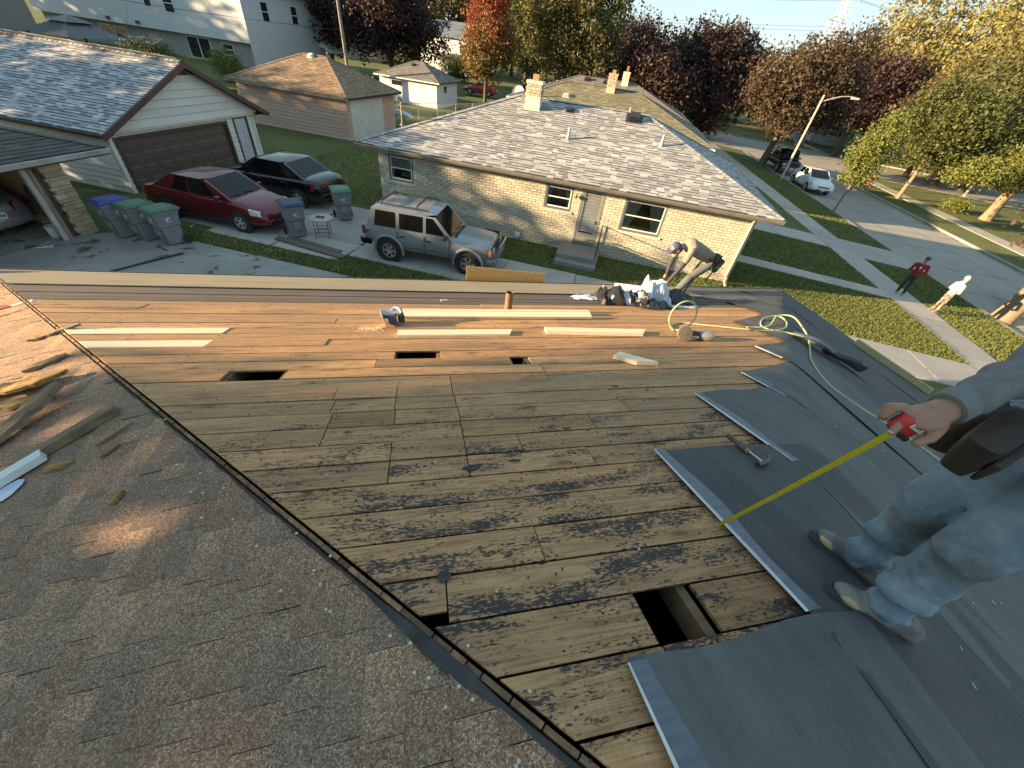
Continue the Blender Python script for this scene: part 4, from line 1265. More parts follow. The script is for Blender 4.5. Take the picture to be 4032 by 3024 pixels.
# sectional door: frame, four rows of panels
mb = MB(); mb.bbox((.25, -.03, 0), (.36, .1, 1.86)); mb.bbox((5.5, -.03, 0), (5.62, .1, 1.86)); mb.bbox((.36, -.03, 1.76), (5.5, .1, 1.86)); mb.build('door_frame', M_BROWN, ga)
dw = (5.5 - .36)
for r_ in range(4):
    mb = MB(); mb.bbox((.36, .08, .44 * r_ + .003), (5.5, .12, .44 * (r_ + 1) - .003)); sec = mb.build('door_section', M_BDOOR, ga)
    for c_ in range(8):
        x = .36 + dw * (c_ + .5) / 8; z = .44 * (r_ + .5)
        mb = MB(); w_, h_ = dw / 8 * .36, .15
        mb.hexa([(x - w_, .082, z - h_), (x + w_, .082, z - h_), (x + w_, .082, z + h_), (x - w_, .082, z + h_), (x - w_ * .8, .062, z - h_ * .75), (x + w_ * .8, .062, z - h_ * .75), (x + w_ * .8, .062, z + h_ * .75), (x - w_ * .8, .062, z + h_ * .75)])
        mb.build('door_panel', M_BDOOR, sec)
mb = MB(); mb.bbox((5.98, -.03, 0), (6.06, .08, 1.98)); mb.bbox((6.82, -.03, 0), (6.9, .08, 1.98)); mb.bbox((6.06, -.03, 1.9), (6.82, .08, 1.98)); mb.build('door_frame', M_BROWN, ga)
mb = MB(); mb.bbox((6.06, .04, 0), (6.82, .08, 1.9)); sdoor = mb.build('service_door', mat('lilac_door', (0.50, 0.52, 0.60), (0.45, 0.47, 0.55), 3, .5), ga)
for z, h_ in ((.45, .3), (1.1, .28), (1.62, .14)):
    for x in (6.25, 6.63):
        mb = MB(); mb.bbox((x - .13, .028, z - h_), (x + .13, .04, z + h_)); mb.build('door_panel', sdoor.data.materials[0], sdoor, bevel=.01)
mb = MB(); mb.lathe([(.03, 0), (.035, .05), (.0, .06)], 10, Matrix.Translation((6.14, .04, .95)) @ Matrix.Rotation(R(90), 4, 'X')); mb.build('door_knob', M_LEAD, sdoor)
# roof
mb = MB(); t = .1
for (xa, za) in ((-.25, EZ), (7.95, EZ)):
    mb.hexa([(xa, -.35, za - t), (RX, -.35, RZ - t), (RX, GD + .3, RZ - t), (xa, GD + .3, za - t), (xa, -.35, za), (RX, -.35, RZ), (RX, GD + .3, RZ), (xa, GD + .3, za)])
mb.build('roof', M_DECKD, ga)
L1 = math.hypot(RX + .25, RZ - EZ)
shingle_plane(ga, (-.25, GD + .3, EZ), (0, -1, 0), (1, 0, kl), [(0, -.02), (GD + .65, -.02), (GD + .65, L1), (0, L1)], M_SHGAR, .15, (.22, .28, .34), 300, 61)
shingle_plane(ga, (7.95, -.35, EZ), (0, 1, 0), (-1, 0, kr), [(0, -.02), (GD + .65, -.02), (GD + .65, L1), (0, L1)], M_SHGAR, .15, (.22, .28, .34), 0, 62)
mb = MB()
for i in range(int(GD / .25)):
    y = -.36 + .25 * i
    mb.add([(RX, y, RZ + .05), (RX, y + .3, RZ + .035), (RX - .17, y + .3, RZ - .045), (RX - .17, y, RZ - .03), (RX + .17, y + .3, RZ - .045), (RX + .17, y, RZ - .03)], [(0, 1, 2, 3), (0, 5, 4, 1)])
mb.build('ridge_caps', M_SHGAR, ga)
for (xa, xb, za, zb) in ((-.27, RX, EZ, RZ), (RX, 7.97, RZ, EZ)):
    mb = MB(); mb.hexa([(xa, -.42, za - .2), (xb, -.42, zb - .2), (xb, -.34, zb - .2), (xa, -.34, za - .2), (xa, -.42, za + .0), (xb, -.42, zb + .0), (xb, -.34, zb + .0), (xa, -.34, za + .0)]); mb.build('rake_board', M_BROWN, ga)
mb = MB(); mb.bbox((-.25, -.35, EZ - .14), (X0 + .1, GD, EZ - .11)); mb.bbox((X1 - .1, -.35, EZ - .14), (7.95, GD, EZ - .11)); mb.build('soffit', mat('cream_soffit', (0.62, 0.56, 0.42), None, 3, .6), ga)
mb = MB()
for xa, sg in ((-.25, -1), (7.95, 1)):
    mb.loft([[(xa, yy, EZ - .02), (xa + sg * .13, yy, EZ - .02), (xa + sg * .1, yy, EZ - .14), (xa, yy, EZ - .14)] for yy in (-.42, GD + .3)])
mb.build('gutter', M_BROWN, ga)

# ---------------------------------------------------------------- our own open garage (left edge)
OO = Vector((-10.30, 14.92, 0)) - 6.6 * Vector((math.cos(GR), math.sin(GR), 0))
og = thing('open_garage', 'low garage with open door and stone corner at the left edge', 'garage', OO, GR)
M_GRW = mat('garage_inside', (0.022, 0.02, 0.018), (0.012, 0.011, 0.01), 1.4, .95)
M_STN = mat('lannon_corner_stone', (0.44, 0.36, 0.24), (0.33, 0.26, 0.17), 5, .9, rnd=.16, bmp=.4, bscale=20)
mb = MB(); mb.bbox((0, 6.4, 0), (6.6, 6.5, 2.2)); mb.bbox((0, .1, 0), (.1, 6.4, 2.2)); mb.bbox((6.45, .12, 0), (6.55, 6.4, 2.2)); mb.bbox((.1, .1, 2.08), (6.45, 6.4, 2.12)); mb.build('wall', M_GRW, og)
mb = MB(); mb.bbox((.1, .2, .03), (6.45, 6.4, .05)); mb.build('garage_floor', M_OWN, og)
rg = random.Random(9); z = 0.0
while z < 2.0:
    h = rg.choice([.09, .12, .16]); h = min(h, 2.02 - z)
    x = 6.02 + (.0 if rg.random() < .5 else .06)
    k = rg.choice([1, 2])
    xs_ = [x, 6.6] if k == 1 else [x, x + rg.uniform(.2, .36), 6.6]
    for a, b_ in zip(xs_[:-1], xs_[1:]):
        mb = MB(); mb.bbox((a + .004, -.02 + rg.uniform(-.012, .012), z + .004), (b_ - .004, .3, z + h - .004)); mb.build('corner_stone', M_STN, og, bevel=.012)
    y_ = .3
    mb = MB(); mb.bbox((6.3, .3, z + .004), (6.6 + rg.uniform(-.01, .012), 6.5, z + h - .004)); mb.build('corner_stone', M_STN, og)
    z += h
mb = MB(); mb.bbox((5.7, .0, 0), (5.86, .22, 2.05)); mb.build('door_jamb', mat('worn_jamb', (0.30, 0.26, 0.2), (0.14, 0.1, 0.07), 3, .8, stretch=(3, 3, .6)), og)
mb = MB(); mb.bbox((5.58, -.05, 0), (5.7, .03, 2.05)); mb.build('jamb_casing', mat('white_worn', (0.5, 0.48, 0.44), (0.3, 0.28, 0.25), 3, .7, stretch=(3, 3, .6)), og)
mb = MB(); mb.bbox((5.87, .04, 0), (6.0, .3, 2.05)); mb.build('jamb_post', mat('dark_wood_post', (0.09, 0.06, 0.04), (0.05, 0.035, 0.025), 4, .8, stretch=(3, 3, .6)), og)
mb = MB(); mb.bbox((-.1, -.03, 2.05), (6.62, .25, 2.24)); mb.build('header', M_BROWN, og)
ze = 2.28
hip_roof(og, -.6, 7.75, -.45, 7.0, ze, .34, M_SHDRK, .05, 'FRL', 220, .15, (.3, .4, .5), 71)
mb = MB(); mb.bbox((-.5, -.4, 2.14), (7.65, 6.9, 2.2)); mb.build('soffit', M_BROWN, og)
mb = MB(); mb.loft([[(xx, -.45, ze - .02), (xx, -.57, ze - .02), (xx, -.54, ze - .14), (xx, -.45, ze - .14)] for xx in (-.6, 7.78)]); mb.build('gutter', mat('worn_white_gutter', (0.46, 0.45, 0.43), (0.32, 0.31, 0.3), 3, .5), og)
mb = MB(); mb.bbox((-.6, -.44, ze - .2), (7.78, -.4, ze - .05)); mb.build('fascia', M_BROWN, og)

# ---------------------------------------------------------------- pink hip garage
M_PINK = mat('pink_clapboard', (0.56, 0.38, 0.30), (0.47, 0.32, 0.25), 1.2, .75, rnd=.07)
PO = (-11.57, 35.07, 0); PR = R(-26)
pg = thing('pink_garage', 'weathered pink clapboard garage with brown hip roof', 'garage', PO, PR)
mb = MB(); mb.bbox((0.02, .02, 0), (7.98, 6.2, 2.25)); mb.build('wall', M_PINK, pg)
laps(pg, 0, 8, 0, 2.24, 0, .2, M_PINK)
Ms = Matrix.Translation((8, 0, 0)) @ Matrix.Rotation(R(90), 4, 'Z')
laps(pg, 0, .35, 0, 2.2, 0, .2, M_PINK, M=Ms, name='siding_board'); laps(pg, 4.4, 6.2, 0, 2.2, 0, .2, M_PINK, M=Ms)
mb = MB(); mb.bbox((8.0, .36, 0), (8.05, 4.4, 2.15)); dd = mb.build('overhead_door', mat('white_overhead_door', (0.63, 0.63, 0.60), (0.54, 0.54, 0.52), 1.5, .6), pg)
for i in range(5):
    for j in range(4):
        mb = MB(); y0 = .45 + j * .98; mb.bbox((8.05, y0, .06 + i * .42), (8.062, y0 + .9, .42 + i * .42)); mb.build('door_panel', dd.data.materials[0], dd)
hip_roof(pg, -.45, 8.45, -.45, 6.65, 2.38, .46, M_SHBRN, .12, 'FRL', 300, .15, (.2, .26, .32), 81)
mb = MB(); mb.loft([[(xx, -.45, 2.36), (xx, -.56, 2.36), (xx, -.53, 2.25), (xx, -.45, 2.25)] for xx in (-.45, 8.5)]); mb.build('gutter', mat('flaking_gutter', (0.36, 0.31, 0.27), (0.2, 0.16, 0.13), 3, .6), pg)
roofvent(pg, 3.9, 2.9, 2.38, .46, -.45, .3, mat('white_roof_vent', (0.6, 0.6, 0.57), None, 4, .5))

# ---------------------------------------------------------------- small white garage
M_SIDB = mat('white_siding_far', (0.66, 0.68, 0.69), (0.6, 0.62, 0.64), 2, .6)
wo = Vector((2.18, 50.7, 0)) + 6.5 * Vector((math.cos(R(154)), math.sin(R(154)), 0))
wg = thing('hip_garage', 'small white siding garage with taupe hip roof', 'garage', wo, R(-26))
mb = MB(); mb.bbox((0, .02, 0), (6.48, 5.6, 2.15)); mb.build('wall', M_SIDB, wg)
laps(wg, 0, 6.5, 0, 2.14, 0, .15, M_SIDB, joined=True, ops=[(1.2, 2.7, 1.35, 1.95)])
Ms = Matrix.Translation((6.5, 0, 0)) @ Matrix.Rotation(R(90), 4, 'Z')
laps(wg, 0, 5.6, 0, 2.14, 0, .15, M_SIDB, joined=True, M=Ms)
mb = MB(); mb.bbox((1.3, -.04, 1.4), (2.6, .03, 1.95)); w_ = mb.build('window', M_SIDB, wg); mb = MB(); mb.bbox((1.38, -.05, 1.47), (2.52, -.02, 1.88)); mb.build('pane', M_GLASS, w_)
mb = MB(); mb.bbox((6.48, 1.6, 1.2), (6.55, 2.5, 1.9)); w_ = mb.build('window', M_SIDB, wg); mb = MB(); mb.bbox((6.53, 1.7, 1.28), (6.56, 2.4, 1.82)); mb.build('pane', M_GLASS, w_)
hip_roof(wg, -.4, 6.9, -.4, 6.0, 2.2, .42, M_SHSM, .1, 'FRL', 300, .16, (.3, .38), 91)
mb = MB(); mb.bbox((-.42, -.5, 2.1), (6.95, -.4, 2.2)); mb.build('gutter', M_WHITEP, wg)
mb = MB(); mb.tube([(6.45, -.06, 2.1), (6.45, -.06, 0)], .05, 6); mb.build('downspout', M_WHITEP, wg)
roofvent(wg, 3.0, 2.0, 2.2, .42, -.4, .3)

# ---------------------------------------------------------------- two-storey white house
to = Vector((-19.94, 69.22, 0)) + 34 * Vector((math.cos(R(154)), math.sin(R(154)), 0))
tw = thing('two_storey_house', 'long two-storey house in pale siding with jutting upper floor', 'house', to, R(-26))
M_SIDC = mat('pale_blue_siding', (0.60, 0.62, 0.64), (0.54, 0.56, 0.58), 1.5, .6)
M_BRKF = mat('grey_lower_wall', (0.34, 0.33, 0.31), (0.28, 0.27, 0.255), 3, .85)
mb = MB(); mb.bbox((.05, .05, 2.5), (33.95, 15, 7.8)); mb.build('upper_wall', M_SIDC, tw)
laps(tw, 0, 34, 2.5, 7.8, .03, .16, M_SIDC, joined=True)
Ms = Matrix.Translation((34, 0, 0)) @ Matrix.Rotation(R(90), 4, 'Z')
laps(tw, 0, 15, 0, 7.8, -.02, .16, M_SIDC, joined=True, M=Ms)
mb = MB(); mb.bbox((0.3, .75, -.05), (33.98, 15, 2.5)); mb.build('lower_wall', M_BRKF, tw)
def flatwin(root, x, z, w_, h_, y=0, M=None, two=True):
    mb = MB(); mb.bbox((x, y - .06, z), (x + w_, y + .02, z + h_), M); f = mb.build('window', M_WHITEP, root)
    n = 2 if two else 1
    for i in range(n):
        mb = MB(); mb.bbox((x + .1, y - .075, z + .1 + i * (h_ - .1) / n), (x + w_ - .1, y - .05, z + (i + 1) * (h_ - .1) / n), M); mb.build('pane', M_GLASS, f)
for x in (19.6, 22.6): flatwin(tw, x, 4.55 if x < 22 else 4.3, 1.15 if x < 22 else 1.5, 1.8)
for y in (3.1, 8.6): flatwin(tw, y, 4.7, 1.25, 1.95, 0, Ms)
for x in (9.5, 12.0): flatwin(tw, x, .9, 2.1, 1.25, .75, None, False)
mb = MB(); mb.bbox((23.6, .66, .1), (27.2, .78, 2.35)); sl = mb.build('sliding_door', M_WHITEP, tw)
for i in range(2):
    mb = MB(); mb.bbox((23.75 + i * 1.75, .62, .2), (25.3 + i * 1.75, .66, 2.22)); mb.build('pane', M_GLASS, sl)
flatwin(tw, 29.0, .9, 1.6, 1.2, .75)
for x in (12.5, 17.2):
    mb = MB(); mb.bbox((x, -.2, 2.75), (x + .45, .02, 3.05)); mb.build('vent_hood', M_BROWN, tw)
mb = MB(); mb.hexa([(-.6, -.6, 7.8), (34.6, -.6, 7.8), (34.6, 15.6, 7.8), (-.6, 15.6, 7.8), (2, 7.4, 11), (32, 7.4, 11), (32, 7.6, 11), (2, 7.6, 11)]); mb.build('roof', M_SHDRK, tw)
mb = MB(); mb.bbox((34, -.6, 7.55), (34.75, 15.6, 7.82)); mb.build('eave', M_WHITEP, tw)
mb = MB(); mb.tube([(34.12, 14.7, 7.5), (34.12, 14.7, 3.0), (34.6, 14.7, 2.7), (34.6, 14.7, 0)], .08, 6); mb.build('downspout', M_WHITEP, tw)
mb = MB(); mb.hexa([(34, 13.5, 2.6), (36.0, 13.5, 2.0), (36.0, 17.5, 2.0), (34, 17.5, 2.6), (34, 13.5, 3.5), (36.0, 13.5, 2.15), (36.0, 17.5, 2.15), (34, 17.5, 3.5)]); mb.build('porch_roof', M_WHITEP, tw)
# grey house at far left
gh = thing('grey_house', 'brownish grey sided house at the upper left corner', 'house', (-62, 62, 0), R(-26))
mb = MB(); mb.bbox((0, 0, -.05), (20, 12, 7.5)); mb.build('wall', mat('greige_siding', (0.24, 0.23, 0.215), (0.2, 0.19, 0.18), 1.5, .7), gh)
laps(gh, 0, 20, 0, 7.5, 0, .2, gh.children[0].data.materials[0], joined=True)
mb = MB(); mb.bbox((15.2, -.12, 0), (15.6, -.02, 7.5)); mb.build('corner_trim', M_SOFF, gh)
mb = MB(); mb.hexa([(-.5, -.5, 7.5), (20.5, -.5, 7.5), (20.5, 12.5, 7.5), (-.5, 12.5, 7.5), (3, 5.9, 10), (17, 5.9, 10), (17, 6.1, 10), (3, 6.1, 10)]); mb.build('roof', M_SHDRK, gh)

# gazebo
gz = thing('gazebo', 'hardtop gazebo with dark ribbed two-tier metal roof', 'gazebo', (-30.6, 55.0, 0), R(-26))
M_GZ = mat('ribbed_metal', (0.11, 0.115, 0.12), (0.09, 0.095, 0.1), 3, .4, .4)
def pyr(mb, s, z0, z1, s2):
    mb.hexa([(-s, -s, z0), (s, -s, z0), (s, s, z0), (-s, s, z0), (-s2, -s2, z1), (s2, -s2, z1), (s2, s2, z1), (-s2, s2, z1)])
mb = MB(); pyr(mb, 2.6, 2.25, 3.15, .9); mb.build('lower_roof', M_GZ, gz)
mb = MB(); pyr(mb, 1.15, 3.2, 3.65, .05); mb.build('upper_roof', M_GZ, gz)
mb = MB()
for i in range(17):
    f = -1 + 2 * (i + .5) / 17
    for sg in (0, 1):
        a = (f * 2.6, -2.61); t_ = min(1, 1 - abs(f))
        e_ = .9 / 2.6
        if abs(f) < e_: b_ = (f * 2.6, -.9, 3.17)
        else:
            k = (1 - abs(f)) / (1 - e_); b_ = (f * 2.6, -2.6 + 1.7 * k, 2.25 + .9 * k)
        Mx = Matrix.Rotation(R(-90 * sg), 4, 'Z')
        mb.tube([(a[0], a[1], 2.27), (b_[0], b_[1], b_[2] + .02)], .035, 4, Mx)
mb.build('roof_rib', mat('light_rib', (0.26, 0.27, 0.28), None, 3, .4, .4), gz)
for sx in (-1, 1):
    for sy in (-1, 1):
        mb = MB(); mb.bbox((sx * 2.3 - .07, sy * 2.3 - .07, 0), (sx * 2.3 + .07, sy * 2.3 + .07, 2.25)); mb.build('post', M_BLKM, gz)
# wooden fence panel beyond the gable garage
fp = thing('fence_panel', 'sunlit tan board fence panel beside the gazebo', 'fence', (-26.5, 53.0, 0), R(-20))
for i in range(9):
    mb = MB(); mb.bbox((i * .34, 0, 0), (i * .34 + .32, .03, 1.75)); mb.build('fence_board', mat('fence_tan', (0.35, 0.25, 0.13), None, 3, .8) if i == 0 else fp.children[0].data.materials[0], fp)
mb = MB(); mb.bbox((-.05, -.04, 1.6), (3.1, -.002, 1.85)); mb.build('top_rail', mat('fence_rail_tan', (0.5, 0.37, 0.2), None, 3, .8), fp)
# brown fence behind garage right of the gable
fp = thing('board_fence', 'dark brown board fence between the gable garage and the pink garage', 'fence', (-13.9, 36.4, 0), R(-26))
for i in range(8):
    mb = MB(); mb.bbox((i * .3, 0, 0), (i * .3 + .28, .03, 1.7 + .03 * (i % 2))); mb.build('fence_board', mat('fence_brown', (0.10, 0.06, 0.045), None, 3, .8) if i == 0 else fp.children[0].data.materials[0], fp)
# rotary clothes line
cl = thing('rotary_clothesline', 'white rotary clothesline standing above the dark shrub', 'clothesline', (-25.3, 55.5, 0))
mb = MB(); mb.tube([(0, 0, 0), (0, 0, 2.6)], .03, 6); mb.build('pole', M_LEAD, cl)
for i in range(4):
    a = i * 1.57 + .4; mb = MB(); mb.tube([(0, 0, 2.0), (1.5 * math.cos(a), 1.5 * math.sin(a), 2.75)], .02, 5); mb.build('arm', M_WHITEP, cl)
mb = MB()
for r_ in (.5, .9, 1.3):
    pts = [(r_ * math.cos(i * 1.57 + .4), r_ * math.sin(i * 1.57 + .4), 2.0 + r_ * .5) for i in range(5)]
    mb.tube(pts, .01, 4)
mb.build('lines', M_WHITEP, cl)
# far white house with blue-grey roof
fh = thing('far_white_house', 'tall white house with blue-grey roof behind the dark purple tree', 'house', (9.5, 103, 0), R(-26))
mb = MB(); mb.bbox((-9, 0, -.05), (1.5, 10, 5.6)); mb.build('wall', M_SIDB, fh)
laps(fh, -9, 1.5, 0, 5.6, 0, .2, M_SIDB, joined=True)
mb = MB(); mb.hexa([(-9.6, -.6, 5.6), (2.1, -.6, 5.6), (2.1, 10.6, 5.6), (-9.6, 10.6, 5.6), (-9.6, 4.9, 8.2), (2.1, 4.9, 8.2), (2.1, 5.1, 8.2), (-9.6, 5.1, 8.2)]); mb.build('roof', mat('bluegrey_roof', (0.16, 0.19, 0.22), (0.13, 0.155, 0.18), 1, .8), fh)
flatwin(fh, -.6, 3.6, .9, 1.4)
flatwin(fh, -4.2, 3.6, .9, 1.4); flatwin(fh, -3.2, .8, 1.4, 1.4)
mb = MB(); mb.hexa([(-5, -2.2, 2.2), (-.4, -2.2, 2.2), (-.4, 0, 3.1), (-5, 0, 3.1), (-5, -2.2, 2.3), (-.4, -2.2, 2.3), (-.4, 0, 3.25), (-5, 0, 3.25)]); mb.build('porch_roof', M_SHDRK, fh)
# tan houses glimpsed between trunks
for k, (x, y, w_, h_, rz, lab) in enumerate([(-14, 118, 12, 5.2, -20, 'tan house glimpsed left of the utility pole'), (33, 98, 9, 3.0, -30, 'low white house glimpsed right of the red tree'), (48, 95, 12, 3.6, -25, 'house front hidden under the dark purple trees')]):
    o = thing('house_beyond_trees', lab, 'house', (x, y, -.5), R(rz))
    mb = MB(); mb.bbox((-w_ / 2, 0, -.5), (w_ / 2, 8, h_)); mb.build('wall', [mat('tan_wall', (0.42, 0.34, 0.24), None, 1, .8), M_SIDB, M_SIDB][k], o)
    mb = MB(); mb.hexa([(-w_ / 2 - .5, -.5, h_), (w_ / 2 + .5, -.5, h_), (w_ / 2 + .5, 8.5, h_), (-w_ / 2 - .5, 8.5, h_), (-w_ / 2 + 3, 3.9, h_ + 1.8), (w_ / 2 - 3, 3.9, h_ + 1.8), (w_ / 2 - 3, 4.1, h_ + 1.8), (-w_ / 2 + 3, 4.1, h_ + 1.8)]); mb.build('roof', M_SHDRK, o)
    for i in range(3): flatwin(o, -w_ / 2 + 1.2 + i * w_ / 3.4, .8, 1.2, 1.4)
# bungalow beyond the cross street
bu = thing('bungalow', 'grey sided bungalow with black shutters across the far street', 'house', (59.3, 67.2, -.85), R(-38))
M_BGS = mat('bungalow_siding', (0.40, 0.42, 0.45), (0.36, 0.38, 0.41), 1, .7)
mb = MB(); mb.bbox((0, .02, 0), (10.2, 8, 3.0)); mb.build('wall', M_BGS, bu)
laps(bu, 0, 10.2, 0, 3.0, 0, .18, M_BGS, joined=True)
for x, w_ in ((1.0, 2.4), (7.2, 1.5)):
    flatwin(bu, x, 1.3, w_, 1.45)
for x in (6.75, 8.75):
    mb = MB(); mb.bbox((x, -.07, 1.25), (x + .42, -.02, 2.8)); mb.build('shutter', M_BLKM, bu)
mb = MB(); mb.bbox((4.3, -.08, .3), (5.3, 0, 2.7)); mb.build('door', M_WHITEP, bu)
mb = MB(); mb.bbox((3.9, -1.2, 0), (5.8, -.02, .35)); mb.build('stoop', M_STEP, bu)
mb = MB(); mb.bbox((-.4, -.5, 3.0), (10.6, -.38, 3.16)); mb.build('gutter', M_WHITEP, bu)
mb = MB(); mb.hexa([(-.4, -.4, 3.0), (10.6, -.4, 3.0), (10.6, 8.4, 3.0), (-.4, 8.4, 3.0), (3, 3.9, 5.0), (7, 3.9, 5.0), (7, 4.1, 5.0), (3, 4.1, 5.0)]); mb.build('roof', M_SHDRK, bu)
# ---------------------------------------------------------------- trees
def leafmat(name, tones, rough=.6):
    m, nt, b = newmat(name)
    p = pick(nt); n = len(tones)
    c = ramp(nt, p, *[(i / (n - 1), t) for i, t in enumerate(tones)])
    nt.links.new(c, b.inputs['Base Color']); b.inputs['Roughness'].default_value = rough
    tr = nt.nodes.new('ShaderNodeBsdfTranslucent'); nt.links.new(c, tr.inputs[0])
    mx = nt.nodes.new('ShaderNodeMixShader'); mx.inputs[0].default_value = .3
    nt.links.new(b.outputs[0], mx.inputs[1]); nt.links.new(tr.outputs[0], mx.inputs[2])
    nt.links.new(mx.outputs[0], nt.nodes['Material Output'].inputs[0])
    return m
L_PURP = leafmat('purple_leaf', [(0.035, 0.018, 0.021), (0.055, 0.026, 0.026), (0.045, 0.025, 0.025), (0.075, 0.04, 0.03), (0.05, 0.034, 0.026)])
L_BRNP = leafmat('brown_leaf', [(0.06, 0.038, 0.024), (0.085, 0.055, 0.03), (0.05, 0.036, 0.026), (0.10, 0.068, 0.035), (0.07, 0.06, 0.032)])
L_GRN = leafmat('green_leaf', [(0.05, 0.07, 0.018), (0.075, 0.095, 0.024), (0.10, 0.115, 0.03), (0.065, 0.08, 0.022), (0.13, 0.125, 0.035)])
L_OLV = leafmat('olive_leaf', [(0.075, 0.08, 0.022), (0.11, 0.105, 0.032), (0.145, 0.13, 0.042), (0.09, 0.085, 0.028)])
L_YEL = leafmat('yellow_leaf', [(0.20, 0.185, 0.055), (0.27, 0.235, 0.075), (0.16, 0.16, 0.055), (0.33, 0.29, 0.12)])
L_LIME = leafmat('lime_leaf', [(0.13, 0.16, 0.03), (0.19, 0.21, 0.045), (0.10, 0.13, 0.028), (0.23, 0.235, 0.07)])
L_RED = leafmat('red_leaf', [(0.30, 0.055, 0.035), (0.36, 0.09, 0.045), (0.25, 0.07, 0.035), (0.34, 0.14, 0.05)])
L_ORG = leafmat('orange_leaf', [(0.25, 0.13, 0.04), (0.17, 0.14, 0.035), (0.30, 0.17, 0.05), (0.12, 0.11, 0.03)])
M_BARK = mat('bark', (0.13, 0.095, 0.065), (0.075, 0.055, 0.04), 6, .95, stretch=(3, 3, .5), bmp=.6, bscale=9)
M_BARKL = mat('pale_bark', (0.26, 0.20, 0.13), (0.18, 0.135, 0.09), 6, .95, stretch=(3, 3, .5), bmp=.5, bscale=9)

def crown_mesh(rg, blobs, n, size, flat=.5, sizej=.4, droop=0.0):
    """leaf clusters spread in uneven clumps through overlapping lobes; denser near the skin"""
    V = np.zeros((0, 3)); out = []
    tot = sum(b[3] * b[4] * b[5] for b in blobs) ** 1
    wts = np.array([(b[3] * b[4] * b[5]) ** .66 for b in blobs]); wts = wts / wts.sum()
    clumps = []
    for b, w in zip(blobs, wts):
        k = max(6, int(n * w / 26))
        d = rg.normal(size=(k, 3)); d /= np.linalg.norm(d, axis=1)[:, None]
        r = rg.uniform(.45, 1.0, k) ** .5
        r *= 1 + .16 * np.sin(3.1 * d[:, 0] + 5 * d[:, 1] + b[0]) + .12 * np.sin(7 * d[:, 2] + 4 * d[:, 0])
        c = np.array(b[:3]) + d * r[:, None] * np.array(b[3:6])
        clumps.append(c)
    C = np.concatenate(clumps)
    per = max(3, n // len(C))
    cs = size * rg.uniform(2.0, 5.0, len(C))
    P = np.repeat(C, per, 0) + rg.normal(size=(len(C) * per, 3)) * np.repeat(cs, per)[:, None] * np.array([1, 1, .62])
    m = len(P)
    nrm = rg.normal(size=(m, 3)); nrm[:, 2] += flat; nrm /= np.linalg.norm(nrm, axis=1)[:, None]
    t = np.cross(nrm, rg.normal(size=(m, 3))); t /= np.linalg.norm(t, axis=1)[:, None]
    u = np.cross(nrm, t)
    s = (size * rg.uniform(1 - sizej, 1 + sizej, m))[:, None]
    a = P - t * s; b_ = P + u * s * .62 - t * s * .1; c = P + t * s - nrm * s * .25; d_ = P - u * s * .62 - t * s * .1
    V = np.stack([a, b_, c, d_], 1).reshape(-1, 3)
    F = np.arange(m * 4).reshape(-1, 4)
    return V, F

def tree(name, label, base, trunk_h, trunk_r, blobs, n, size, leaf, bark=None, lean=(0, 0), seed=1, group=None, limbs=7, extra=None, cat='tree', gaps=None):
    rg = np.random.default_rng(seed)
    bark = bark or M_BARK
    root = thing(name, label, cat, base, 0, group)
    bx, by, bz = base
    bl = [tuple(b) for b in blobs]
    cx = sum(b[0] for b in bl) / len(bl); cy = sum(b[1] for b in bl) / len(bl); cz = sum(b[2] for b in bl) / len(bl)
    mb = MB()
    if trunk_h > 0:
        k = 6
        top = Vector((lean[0], lean[1], trunk_h))
        pts = [top * (i / k) + Vector((rg.normal(0, .03), rg.normal(0, .03), 0)) * (trunk_r * 2) * (i > 0) for i in range(k + 1)]
        mb.tube([Vector((0, 0, -.1))] + pts, [trunk_r * 1.45] + [trunk_r * (1.15 - .35 * i / k) if i else trunk_r * 1.25 for i in range(k + 1)], 9)
        mb.build('trunk', bark, root, smooth=True)
        mb = MB()
        for i in range(limbs):
            b = bl[i % len(bl)]
            d = rg.normal(size=3); d /= np.linalg.norm(d)
            tip = Vector((b[0] + d[0] * b[3] * .75, b[1] + d[1] * b[4] * .75, b[2] + abs(d[2]) * b[5] * .75))
            st = top * (.78 + .22 * (i % 3) / 2)
            md = st.lerp(tip, .45) + Vector((rg.normal(0, .2), rg.normal(0, .2), .25 * (tip - st).length * .4))
            pts = [st, st.lerp(md, .5), md, md.lerp(tip, .5) + Vector((0, 0, .05)), tip]
            mb.tube(pts, [trunk_r * .62, trunk_r * .48, trunk_r * .32, trunk_r * .2, trunk_r * .07], 6)
        mb.build('limbs', bark, root, smooth=True)
    V, F = crown_mesh(rg, bl, int(n * (2.5 if seed < 40 else 1)), size * (.64 if seed < 40 else 1))
    if gaps is not None:  # leaves cleared along the sun's rays, shaping the crown for light spots
        ctr = V.reshape(-1, 4, 3).mean(1) + np.array(base); keep = np.ones(len(F), bool)
        for P_, r_ in gaps:
            d_ = ctr - np.array(P_); t_ = d_ @ np.array(sv); keep &= np.linalg.norm(d_ - t_[:, None] * np.array(sv), axis=1) > r_
        V = V.reshape(-1, 4, 3)[keep].reshape(-1, 3); F = np.arange(len(V)).reshape(-1, 4)
    me = bpy.data.meshes.new('crown')
    me.from_pydata(V.tolist(), [], F.tolist())
    ms = leaf if isinstance(leaf, (list, tuple)) else [leaf]
    for m in ms: me.materials.append(m)
    if len(ms) > 1 and extra:
        ctr = V.reshape(-1, 4, 3).mean(1)
        me.polygons.foreach_set('material_index', [int(extra(c, rg)) for c in ctr])
    o = bpy.data.objects.new('crown', me); COL.objects.link(o); o.parent = root
    return root

